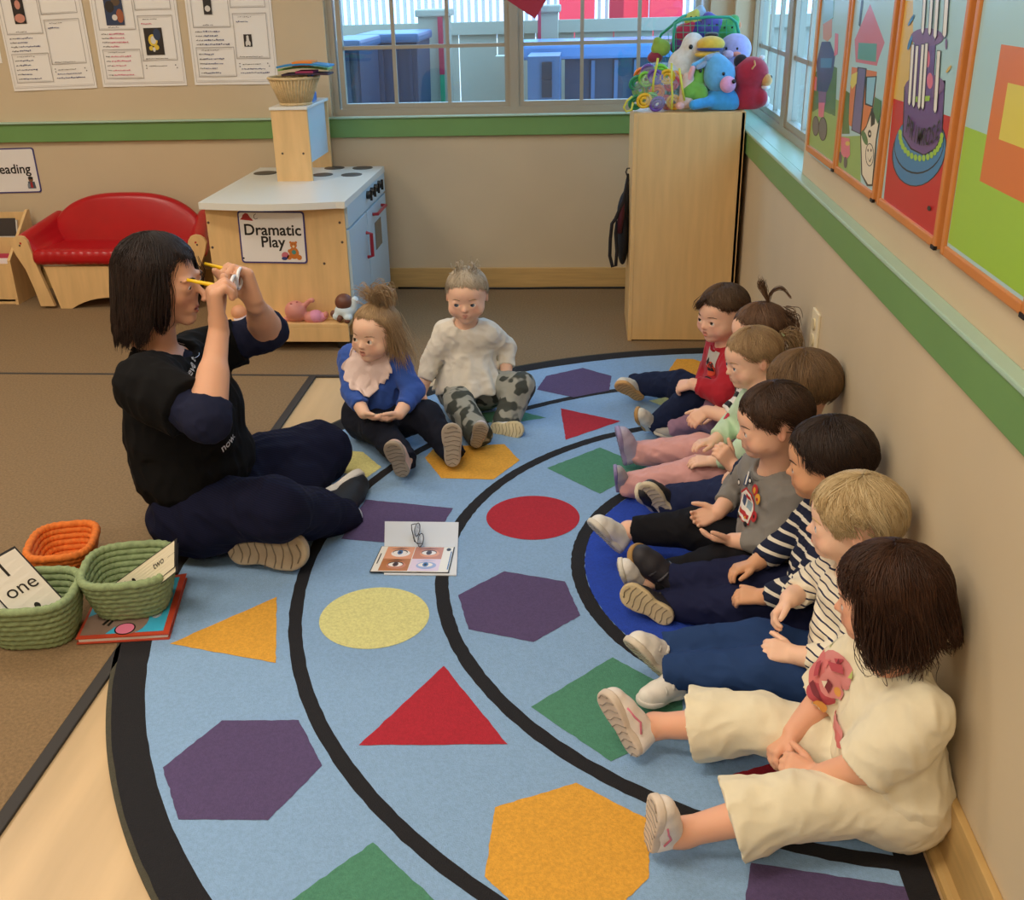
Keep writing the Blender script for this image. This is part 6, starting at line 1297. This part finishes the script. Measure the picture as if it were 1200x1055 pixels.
# 1: red sweater
hc = px(846, 366, .415)
r1, H1, t1, i1 = kid('toddler in a red and grey printed sweater and navy trousers, farthest along the wall', (hc, (-.80, -.60, -.06), (-.03, -.02, 1), .168), (.462, 3.09, .085), (.440, 3.085, .315), lat=(-.25, .97, 0),
    skin=('eec0a6', 'b8554c', 'e68e7c'), top='b01f30', sleeve='long', pants='1b2440', wr=[(.365, 3.13, .135), py(812, 450, 3.00)],
    hands=[((-.8, -.35, -.3), (0, 0, -1)), ((-.8, .3, -.3), (0, .4, -.9), dict(curl=(40, 45, 30)))],
    shoes=[SH((753, 470), (723, 450), (-.7, -1, .1), .13, 'dcd6c8', 'd0a468', style='velcro'), SH((757, 502), (742, 482), (-1, .15, .05), .12, 'd8d4c8', 'b89058', style='velcro')], gaze=TF-hc, brow='4a3426', mouth=.018, collar='a01828', iris='2a1c14')
# girls beside the adult
hc = py(440, 388, 2.985)
ra, Ha, ta, ia = kid('toddler in a blue top with a ruffled pale bib, hands folded in the lap', (hc, (-.44, -.90, .02), (.02, 0, 1), .170), (-.655, 3.03, .090), (-.652, 3.01, .318), lat=(-1, .10, 0),
    skin=('f0c6ac', 'b85a56', 'e6927f'), top='3458ae', sleeve='three', pants='1c1f2c', wr=[py(427, 487, 2.86), py(468, 485, 2.87)],
    hands=[((.86, -.30, -.20), (.2, .3, .9), dict(curl=(20, 30, 25))), ((-.80, -.35, -.28), (.3, .5, .7), dict(curl=(25, 35, 30)))],
    shoes=[SH((473, 561), (458, 519), (-.1, -1, .15), .135, 'd8b8a8', 'a89a88', trim=None), SH((530, 549), (530, 496), (.1, -1, .1), .14, 'c8bcae', 'b0a290')], gaze=Vector((-.9, -.8, .25)), brow='8a684c', mouth=.016, wall=False, iris='3a2a22', knee=[Vector((-.5, 0, 1)), Vector((.3, 0, 1))])
hc = py(547, 345, 3.245)
rb, Hb, tb, ib = kid('toddler in a cream peplum top and grey camouflage trousers sitting on the rug', (hc, (.0, -1, -.06), (0, 0, 1), .168), (-.385, 3.30, .090), (-.388, 3.27, .322), lat=(-1, -.04, 0),
    skin=('eec2a8', 'c06a62', 'e2907e'), top='e4dfd2', sleeve='three', pants=mat('camo', '3e433e', .85, vs=24, col2='9a9c94', bump=.2, bs=400, detail=1, sharp=True), wr=[py(490, 468, 3.17), py(593, 440, 3.27)],
    hands=[((-.05, -.05, -1), (.9, .3, 0), dict(curl=(12, 20, 15))), ((.15, -.1, -1), (-.9, .3, 0), dict(curl=(12, 20, 15)))],
    shoes=[SH((556, 526), (566, 497), (.1, -1, .1), .11, 'c8c0c4', 'a89c8a', hemr=.040), SH((573, 502), (613, 505), (.05, -1, .35), .125, 'e2e0e0', 'cfc4a0', hemr=.040)], gaze=Vector((-.2, -1, .1)), brow='9a8468', wall=False, skirt=True, wide=.93, iris='5a6a7a', knee=[Vector((-1, 0, .9)), Vector((1, .1, .9))], pole=[Vector((-.35, .9, 0)), Vector((.45, .9, 0))])
# ---------------------------------------------------------------- hair
BOB = [(0, 66), (25, 70), (45, 80), (60, 88), (70, 106), (80, 140), (110, 158), (180, 150)]
def lock(p, r, n, sp, k=1.0): return (p, r, n, sp, k)
hair(r8, H8, BOB, '2a1710', '4a2c1a', 4200, .085, curtain=True, flare=.25, seed=8, rad=.00085, wave=.022, tipj=18, extra=[lock([(-.36, .20, .12), (-.42, .20, -.12), (-.44, .14, -.30), (-.38, .12, -.46), (-.40, .16, -.52)], .0008, 160, [.05, .08, .08, .05, .02]), lock([(-.40, .05, .0), (-.46, .08, -.3), (-.43, .03, -.50), (-.36, .04, -.58)], .0008, 240, [.10, .14, .12, .06]), lock([(-.34, -.20, 0), (-.40, -.22, -.35), (-.34, -.20, -.56)], .0008, 240, [.12, .16, .12])])
BLS = [(0, 72), (25, 74), (45, 86), (58, 108), (70, 102), (80, 80), (98, 82), (118, 120), (180, 128)]
hair(r7, H7, BLS, 'a88a5c', 'e0cda4', 3800, .07, seed=7, rad=.0010, wave=.012, swirl=.5, tipj=12, lift=.01)
hair(r6, H6, [(0, 66), (25, 68), (50, 78), (62, 104), (80, 108), (100, 112), (140, 128), (180, 130)], '1e1412', '3c2a20', 3600, .085, seed=6, rad=.0010, wave=.008, lift=.015, swirl=.5)
hair(r5, H5, [(0, 68), (25, 72), (45, 80), (62, 104), (72, 100), (82, 80), (98, 82), (120, 118), (180, 126)], '2a1a12', '4e3626', 3400, .055, seed=5, rad=.0010, swirl=.4)
hair(r4, H4, [(0, 78), (40, 88), (70, 106), (110, 118), (180, 128)], '54402c', '8c6e4c', 3400, .075, seed=4, rad=.0010, lift=.01)
hair(r3, H3, [(0, 62), (30, 66), (55, 80), (75, 96), (90, 92), (120, 118), (180, 122)], '86694a', 'c0a47c', 3000, .035, seed=3, rad=.0009, extra=[lock([(-.05, -.50, .20), (-.08, -.62, .30), (-.12, -.74, .15), (-.10, -.74, -.12), (-.06, -.66, -.22)], .0010, 160, [.02, .10, .16, .12, .06])], wall=True)
MB().tube([H3.w(-.05+.045*math.cos(a), -.56+.01*math.sin(a), .24+.045*math.sin(a)) for a in [2*math.pi*i/14 for i in range(14)]], .0028, 6, 0, True).build('hair_tie', mat('mint_tie', 'b8e0b0', .5), r3, True)
hair(r2, H2, [(0, 56), (30, 60), (60, 74), (90, 86), (120, 116), (180, 120)], '4a3226', '8a6a50', 2600, .035, seed=2, rad=.0009, extra=[lock([(-.02, -.20, .50), (.0, -.16, .68), (.04, -.10, .84), (-.02, -.12, .92)], .0009, 60, [.015, .05, .07, .06]), lock([(-.02, -.20, .50), (-.02, -.26, .70), (-.02, -.46, .74), (-.02, -.60, .52)], .0009, 26, [.02, .03, .03, .02]), lock([(-.1, -.42, .30), (-.16, -.56, .20), (-.14, -.58, 0)], .0010, 110, [.10, .14, .12])])
hair(r1, H1, [(0, 64), (22, 70), (45, 74), (65, 88), (78, 82), (95, 84), (120, 114), (180, 124)], '3a281c', '6a5038', 3000, .05, seed=11, rad=.0009, swirl=.5, extra=[lock([(.02, .38, .34), (.12, .45, .22), (.20, .43, .12)], .0009, 60, [.08, .07, .04])])
hair(ra, Ha, [(0, 54), (30, 56), (55, 66), (72, 100), (85, 118), (120, 124), (180, 128)], '8a6c4c', 'c4a880', 2800, .03, seed=21, rad=.0009, wall=False, extra=[lock([(0, -.02, .48), (.06, .0, .62), (.20, -.02, .70), (.30, -.05, .62)], .0008, 110, [.05, .12, .14, .12]), lock([(0, -.02, .48), (-.05, -.04, .72), (-.20, -.08, .78), (-.26, -.10, .48)], .0009, 220, [.05, .13, .14, .10], 1.1), lock([(0, -.02, .48), (-.02, .02, .62), (-.06, .06, .72), (-.14, .06, .56)], .0009, 120, [.05, .09, .09, .08], .7),
    lock([(-.34, .02, .25), (-.44, -.02, 0), (-.50, -.06, -.25), (-.56, -.08, -.48)], .0006, 260, [.16, .18, .20, .22], 1.2), lock([(-.36, .10, .05), (-.42, .06, -.18), (-.40, .06, -.36)], .0007, 160, [.10, .10, .10]), lock([(.34, .12, .1), (.385, .10, -.1), (.37, .10, -.22)], .0006, 60, [.05, .05, .04])])
hair(rb, Hb, [(0, 60), (30, 66), (60, 84), (80, 98), (110, 116), (180, 122)], '9c8c74', 'd8ccb8', 2400, .035, seed=22, rad=.0009, wall=False, extra=[lock([(.12, .05, .46), (.14, .03, .56), (.16, 0, .50)], .001, 70, [.12, .14, .12]), lock([(-.14, .05, .46), (-.16, .03, .56), (-.17, 0, .50)], .001, 70, [.12, .14, .12])])
# ---------------------------------------------------------------- prints and trims
def bodyframe(i, O): return O, -i['lat'], i['up'], -i['fw']      # wearer's left is to the viewer's right
O5 = Vector((.40, 2.165, .205)); q = py(862, 585, 2.12)
cR, cW, cN, cY, cK, cB = [mat('print_'+a, c, .7) for a, c in (('red', 'b02a30'), ('white', 'e8e4dc'), ('navy', '3a4a6c'), ('gold', 'd89a34'), ('black', '1a1a1e'), ('glass', '8fa6b4'))]
pm = [cR, cW, cN, cY, cK, cB]
van = [([(-.045, -.050), (.030, -.058), (.040, -.010), (.018, .030), (-.012, .040), (-.050, .010)], 0), ([(-.040, -.046), (.027, -.053), (.035, -.010), (.014, .026), (-.010, .034), (-.044, .006)], 1), ([(-.030, -.010), (-.006, -.014), (-.002, .016), (-.022, .016)], 2), ([(.000, -.016), (.028, -.018), (.026, .002), (.006, .010)], 5), ([(-.034, -.036), (.024, -.042), (.025, -.030), (-.033, -.024)], 0), ([(-.006, .016), (.020, .010), (.014, .020), (-.004, .026)], 0), (circ(-.030, -.050, .008, 12), 4), (circ(.018, -.056, .008, 12), 4), (circ(-.024, -.032, .004, 8), 3), (circ(.014, -.037, .004, 8), 3),
       ([(-.030, .040), (-.012, .044), (-.006, .075), (-.026, .072)], 2), ([(-.022, .045), (-.016, .046), (-.010, .085), (-.018, .085)], 1), (circ(.036, .050, .013, 14, .018), 0), (circ(.036, .050, .006, 10, .010), 3), (circ(.054, .030, .012, 14, .016), 3), (circ(.054, .030, .005, 10), 0), (circ(.050, -.022, .012, 12, .016), 0), (circ(.050, -.022, .004, 8, .006), 4), (circ(.010, .070, .009, 12), 4), (circ(.010, .070, .005, 12), 1), (circ(-.052, .040, .010, 12), 4), (circ(-.052, .040, .006, 12), 1)]
van = [([(x*.78, y*.78) for x, y in p_], m_) for p_, m_ in van]
def onshirt(t, i, pxx, shapes, name, mats_, tw=0.0, Yg=None, yaw=0.0):
    """centre of the print from a pixel, projected opposite to the body front turned by yaw"""
    D = Matrix.Rotation(yaw, 3, Vector(i['up'])) @ (-Vector(i['fw'])); U = Vector(i['up']).cross(-D).normalized(); V = Vector(i['up'])
    U, V = U*math.cos(tw)+V*math.sin(tw), V*math.cos(tw)-U*math.sin(tw)
    me = t.data; ow = rootpos(t.parent); bv = BVHTree.FromPolygons([v.co+ow for v in me.vertices], [p.vertices[:] for p in me.polygons]); d = Vector(ray(*pxx)); h_ = bv.ray_cast(Vector(CO), d.normalized())
    if h_[0] is None: print('NO HIT', name); return None
    return decal(t, t, name, shapes, h_[0]-D*.0, U, V, D, mats_)
onshirt(t5, i5, (876, 588), van, 'van_print', pm, yaw=R_(18))
onshirt(t1, i1, (833, 432), [([(-.040, .055), (.0, .060), (.028, .055), (.030, .012), (-.034, .0)], 0), (circ(0, .0, .026, 16, .022), 1), ([(-.034, .012), (-.022, .030), (-.014, .014), (-.024, .004)], 2), ([(-.018, -.010), (.020, -.004), (.018, .004), (-.020, .0)], 2), (circ(.0, -.034, .020, 14, .010), 2), (circ(0, -.034, .012, 12, .006), 3), (('text', 'HE', .004, .012, .022, .03), 2)], 'print', [mat('print_grey', 'bdb8b0', .7), mat('print_orange', 'd8482c', .7), cK, cW], yaw=R_(12))
pk = [mat('flower_'+a, c, .7) for a, c in (('pink', 'd88a88'), ('rose', 'b84c58'), ('cream', 'ecdcc8'), ('gold', 'e0a050'), ('green', 'b8c070'), ('coral', 'd87878'), ('dark', '7a2c38'))]
fl = [(circ(.004, .016, .034, 18, .022), 0), (circ(-.030, -.002, .018, 14, .026), 5), (circ(-.014, -.028, .024, 14, .014), 1), (circ(.0, -.008, .020, 14, .018), 0), ([(.002, -.016), (.010, -.022), (.022, -.018), (.026, -.006), (.016, .0), (.006, -.004)], 0), (circ(.013, -.011, .0068, 12), 3), ([(-.004, .030), (.012, .036), (.006, .022)], 1), ([(-.022, .018), (-.010, .026), (-.012, .012)], 5), ([(-.036, -.022), (-.020, -.030), (-.006, -.034), (-.014, -.024), (-.030, -.014)], 6), ([(-.008, -.012), (.000, -.020), (.004, -.004), (-.004, .002)], 6), ([(-.014, -.006), (-.008, -.014), (-.004, -.002)], 2), (circ(-.010, -.044, .010, 10), 3), (circ(-.018, -.052, .010, 10), 2), (circ(.036, -.046, .026, 14, .015), 0), (circ(.046, -.050, .015, 14, .010), 5), ([(-.034, .030), (-.022, .034), (-.028, .042)], 4), ([(.030, .022), (.040, .026), (.034, .034)], 4), ([(-.012, .024), (.014, .030), (.020, .020), (.0, .016)], 1), ([(.006, .036), (.010, .030), (.004, .028)], 6), ([(-.032, .010), (-.024, .018), (-.020, .0), (-.028, -.006)], 1)]
fl = [([(x*1.22, y*1.22) for x, y in p_], m_2) for p_, m_2 in fl]
onshirt(t8, i8, (975, 797), fl, 'flower_print', pk, yaw=R_(28))
onshirt(t3, i3, (852, 487), [(circ(0, 0, .007, 10), 0), (circ(.006, .004, .005, 8), 0)], 'heart_print', [mat('print_crimson', 'c03048', .6)], yaw=R_(25))
# ruffled bib
def bib(root, H, i, t, neck):
    me = t.data; ow = rootpos(t.parent); bv = BVHTree.FromPolygons([v.co+ow for v in me.vertices], [p.vertices[:] for p in me.polygons]); b = MB(); fw, lat, up = i['fw'], i['lat'], i['up']; K, J = 204, 16; vs = []
    for k_ in range(K):
        a = 2*math.pi*k_/K; ca, sa = math.cos(a), math.sin(a); R0 = .036; 
        R1 = .053+.056*max(sa, 0)**.8; 
        for j in range(J+1):
            r = R0+(R1-R0)*j/J; e_ = max(0, (j/J-.78)/.22); r += e_*.0035*math.sin(k_*2*math.pi*17/K)
            p = neck+fw*(r*sa+.012)+lat*(r*ca); p2 = p-up*(.006+max(0, r-R0)*(.75+.5*max(sa, 0)))
            n_ = bv.find_nearest(p2); q_ = n_[0]; out = (p2-q_); d_ = n_[1]; base = q_+d_*(.0035+.0035*e_*(1+math.sin(k_*2*math.pi*17/K+1)))
            vs.append(base if j > 1 else neck+fw*(R0*sa+.012)+lat*(R0*ca)+up*(.008-.004*j))
    fs = [(k_*(J+1)+j, ((k_+1) % K)*(J+1)+j, ((k_+1) % K)*(J+1)+j+1, k_*(J+1)+j+1) for k_ in range(K) for j in range(J)]
    o = b.add(vs, fs).build('bib', cloth('bib', 'e8d2cc', bump=.5, bs=180), root, True)
    md = o.modifiers.new('thick', 'SOLIDIFY'); md.thickness = .0022; md.offset = 1
neckA = Vector((-.652, 3.01, .318)); bib(ra, Ha, ia, ta, neckA+ia['up']*.012)
# ---------------------------------------------------------------- the adult
hc = py(188, 327, 2.36); pelT = Vector((-.985, 2.37, .135)); nkT = py(183, 415, 2.37); latT = Vector((.10, -.995, 0)).normalized()
rT = empty('person', (-.98, 2.37, FZ), 'adult in a black t-shirt and navy trousers sitting cross-legged, holding up toy glasses', 'person')
HT = Head(hc, (.995, -.03, -.06), (.06, 0, 1), .220, adult=True); upT = (nkT-pelT).normalized(); fwT = upT.cross(latT).normalized()
shR, shL = py(172, 452, 2.205), py(228, 418, 2.53); elR, elL = py(243, 492, 2.10), py(313, 388, 2.58); wrR, wrL = py(256, 390, 2.25), py(299, 357, 2.46)
hR, hL = Vector((-1.0, 2.285, .13)), Vector((-.985, 2.46, .13)); knR, knL = py(320, 597, 2.19), py(375, 529, 2.72)
B = SDF(); HT.sculpt(B, lids=.55); B.cap(HT.w(-.0, -.13, -.30), nkT+upT*.01, .050, .055, .03); B.cap(shR, shL, .05, None, .03); B.cap(pelT, nkT-upT*.12, .10, .10, .05)
B.chain([shR, elR, wrR], [.048, .038, .0245], .02); B.chain([shL, elL, wrL], [.048, .040, .0245], .02)
B.cap(elR.lerp(wrR, .12), elR.lerp(wrR, .5), .039, .034, .02); B.cap(elL.lerp(wrL, .12), elL.lerp(wrL, .5), .039, .034, .02)
hand(B, wrR+(wrR-elR).normalized()*.012, (-.05, .08, 1), (.86, .50, 0), 1, .176, curl=(60, 72, 45), thumb=(.5, .8, .4), fat=1.05)
hand(B, wrL+(wrL-elL).normalized()*.010, (-.22, -.10, .95), (-.62, -.75, -.1), -1, .172, curl=(45, 68, 40), thumb=(.3, .8, .55), fat=1.05)
sL = dict(heel=pz(263, 645, .056)); tL = pd(360, 650, sL['heel'], .23)
ankL, upL_, WL = shoe(rT, sL['heel'], tL, (.05, -1, .22), (tL-sL['heel']).length, '1d1c20', 'b5a184', wd=1.12, style='plain')
hRs = pz(366, 588, .060); tR = pd(420, 555, hRs, .225, True)
ankR, upR_, WR = shoe(rT, hRs, tR, (-.55, .8, .45), (tR-hRs).length, '17161a', 'dcd6cc', wd=1.1, style='plain', tread=False)
B.chain([hR, knR, ankR], [.075, .055, .034], .03); B.chain([hL, knL, ankL], [.075, .055, .034], .03); B.cap(ankR, WR(0, .25, .25), .034, .03, .02); B.cap(ankL, WL(0, .25, .25), .034, .03, .02)
B.cut((0, 0, FZ), (0, 0, -1)); base, lipc, blc = [S3(c) for c in ('d9a688', 'a8564e', 'cf8a70')]
B.build('body', skinmat(), rT, .0036, lambda V_: np.clip(HT.color(V_, base, lipc, blc), 0, 1))
T_ = SDF(); mid = pelT.lerp(nkT, .42)
T_.ell(pelT+upT*.10, (.150, .175, .12), None, .05); T_.ell(mid+fwT*.005, (.125, .165, .15), None, .06); T_.ell(nkT-upT*.15+fwT*.005, (.118, .165, .13), None, .06)
T_.cap(shR+(shL-shR)*.12, shL-(shL-shR)*.12, .068, None, .05); T_.cap(nkT-upT*.01, nkT-upT*.07, .06, .09, .05); T_.ell(nkT-upT*.185+fwT*.085-latT*.07, (.06, .07, .06), None, .05); T_.ell(nkT-upT*.185+fwT*.085+latT*.07, (.06, .07, .06), None, .05)
def sleeve(S, sh_, el_, f1, r0, r1, k=.03): flatcap(S, sh_, sh_.lerp(el_, f1), r0, r1, k)
sleeve(T_, shR, elR, .68, .064, .070); sleeve(T_, shL, elL, .62, .062, .064); T_.cap(shR, shR.lerp(elR, .3), .064, .066, .04)
wrinkle(T_, .0055, 34, 12); T_.ell(nkT+upT*.035+fwT*.045, (.078, .078, .062), None, .008, -1); T_.cut((0, 0, FZ+.012), (0, 0, -1)); tee = T_.build('t_shirt', cloth('black_tee', '0e0e10', bump=.2), rT, .0045)
U_ = SDF(); nv = cloth('navy_under', '1c2038')
for (a_, b_, c_) in ((shR, elR, wrR), (shL, elL, wrL)): U_.cap(a_.lerp(b_, .45), b_, .053, .050, .02); flatcap(U_, b_, b_.lerp(c_, .20 if a_ is shR else .12), .051, .047, .02)
U_.cap(nkT-upT*.015, nkT-upT*.05+fwT*.01, .058, .085, .03); U_.ell(nkT+upT*.045+fwT*.045, (.066, .066, .058), None, .006, -1); U_.cut(nkT+upT*.005+fwT*.02, -upT-fwT*.6, .12)
wrinkle(U_, .0035, 60, 4); U_.build('undershirt', nv, rT, .0042)
P_ = SDF(); P_.ell(pelT+Vector((.02, 0, -.035)), (.145, .180, .10), None, .05)
P_.chain([hR, knR], [.098, .068], .06); P_.cap(knR, knR.lerp(ankR, .5), .068, .062, .05); flatcap(P_, knR.lerp(ankR, .5), knR.lerp(ankR, .97), .062, .052, .03)
P_.chain([hL, knL], [.112, .080], .05); P_.cap(knL, knL.lerp(ankL, .5), .080, .066, .04); flatcap(P_, knL.lerp(ankL, .5), knL.lerp(ankL, .90), .066, .056, .03)
wrinkle(P_, .0055, 36, 15); P_.cut((0, 0, FZ), (0, 0, -1))
pm_ = stripes('navy_rib', '141732', '0d0f22', 170, .35, (.35, .4, 1), .0); P_.build('trousers', pm_, rT, .0045)
S_ = SDF(); S_.cap(WR(0, .24, .22), ankR, .038, .038); flatcap(S_, ankR, ankR.lerp(knR, .2), .038, .038); S_.build('sock', cloth('sock_w', 'c9ccd6'), rT, .0035)
HT.eyes(rT, Vector((1, .1, -.5)), '1a1210'); HT.brows(rT, '2c1e1a')
hair(rT, HT, [(0, 58), (30, 62), (50, 72), (64, 92), (74, 150), (86, 190), (110, 198), (180, 194)], '120d0d', '342420', 5200, .10, curtain=True, flare=.12, seed=31, rad=.0008, wave=.010, tipj=15, wall=False,
     extra=[lock([(.34, .16, .15), (.38, .16, -.10), (.36, .12, -.35), (.30, .08, -.50)], .0007, 260, [.06, .09, .08, .04]), lock([(-.28, .26, .15), (-.33, .28, -.10), (-.30, .22, -.35)], .0007, 160, [.06, .09, .06])])
lab(rT, rT['label'])
# necklace
nc = nkT+upT*.012+fwT*.02; b = MB(); b.tube([nc+fwT*(.082*math.cos(a))+latT*(.066*math.sin(a))+upT*(-.035*math.cos(a)-.004) for a in [2*math.pi*i/40 for i in range(40)]], .0012, 6, 0, True); b.build('necklace', mat('silver', 'c8c8cc', .25, metal=1), rT, True)
# lettering on the shirt
def tdecal(pxx, s_, sz, tw, yaw):
    D = Matrix.Rotation(yaw, 3, upT) @ (-fwT); U = upT.cross(-D).normalized(); V = upT; U, V = U*math.cos(tw)+V*math.sin(tw), V*math.cos(tw)-U*math.sin(tw)
    ow = rootpos(tee.parent); bv = BVHTree.FromPolygons([v.co+ow for v in tee.data.vertices], [p.vertices[:] for p in tee.data.polygons]); h_ = bv.ray_cast(Vector(CO), Vector(ray(*pxx)).normalized())
    if h_[0] is None: print('NO HIT text', s_); return
    decal(tee, tee, 'lettering', [(('text', s_, 0, 0, sz, .012), 0)], h_[0], U, V, D, [mat('shirt_print', 'c4c8d0', .6)], off=.002)
tdecal((222, 436), 'believe t', .030, R_(20), R_(-38)); tdecal((268, 518), 'now.', .030, R_(15), R_(-38))
# toy glasses
gc = py(277, 331, 2.365); g = empty('toy_glasses', gc, 'toy glasses with yellow temples and a white frame held up by the adult', 'toy glasses'); gx = Vector((.985, .10, -.14)).normalized(); gy = Vector((-.10, .995, 0)).normalized(); gz_ = gx.cross(gy).normalized()
wf = mat('toy_white', 'e8e8ec', .3); yf_ = mat('toy_yellow', 'eec41a', .35)
for sg in (-1, 1):
    c_ = gc+gy*(sg*.036); MB().tube([c_+gy*(.030*math.cos(a))+gz_*(.024*math.sin(a)) for a in [2*math.pi*i/28 for i in range(28)]], .0042, 8, 0, True).build('rim', wf, g, True)
MB().tube([gc+gy*(-.008), gc+gz_*.006, gc+gy*.008], .004, 6).build('bridge', wf, g, True)
for sg, tip in ((-1, py(219, 328, 2.285)), (1, py(240, 309, 2.44))):
    a_ = gc+gy*(sg*.068); MB().tube([a_, a_-gx*.02+gz_*.004, a_.lerp(tip, .45)+gz_*.002, tip], [.0050, .0062, .0055, .0040], 8).build('temple', yf_, g, True)
# ================================================================ LIGHT
sc = bpy.context.scene
w = bpy.data.worlds.new('sky'); sc.world = w; w.use_nodes = True; nt = w.node_tree
bg = nt.nodes['Background']; bg.inputs['Color'].default_value = (.44, .73, 1.0, 1); bg.inputs['Strength'].default_value = 4.2
def area(name, loc, rot, sx, sy, power, col, spread=180):
    l = bpy.data.lights.new(name, 'AREA'); l.shape = 'RECTANGLE'; l.size = sx; l.size_y = sy; l.energy = power; l.color = col; l.spread = R_(spread)
    o = bpy.data.objects.new(name, l); C.objects.link(o); o.location = loc; o.rotation_euler = rot; return o
for i, (x, y, P_) in enumerate([(-2.7, 3.2, 24), (-2.7, 1.2, 22), (-.8, .9, 24), (-2.6, -1.2, 22), (-.7, -1.2, 24), (-.9, 2.7, 10)]):
    area('ceiling_lamp', (x, y, ZC-.03), (0, 0, 0), 1.15, .55, P_, (1, .885, .73))
s = bpy.data.lights.new('sun', 'SUN'); s.energy = 4.0; s.angle = .01; s.color = (1, .95, .85); so = bpy.data.objects.new('sun', s); C.objects.link(so)
so.rotation_euler = Vector((.42, .75, -.50)).to_track_quat('-Z', 'Y').to_euler()
# daylight entering through the two windows
for o_ in (area('window_portal', (-.32, YB+.14, 1.455), (R_(-90), 0, 0), 1.68, 1.28, 1, (1, 1, 1)), area('window_portal', (.76, 3.96, 1.46), (0, R_(90), 0), 1.26, 1.66, 1, (1, 1, 1))):
    o_.data.cycles.is_portal = True      # only guides the sampling of the sky through the windows
sc.view_settings.view_transform = 'Standard'; sc.view_settings.look = 'None'; sc.view_settings.exposure = .14; sc.view_settings.gamma = 1; sc.view_settings.use_curve_mapping = False
sc.cycles.use_denoising = True
sc.cycles.max_bounces = 8; sc.cycles.transparent_max_bounces = 16; sc.cycles.sample_clamp_indirect = 6
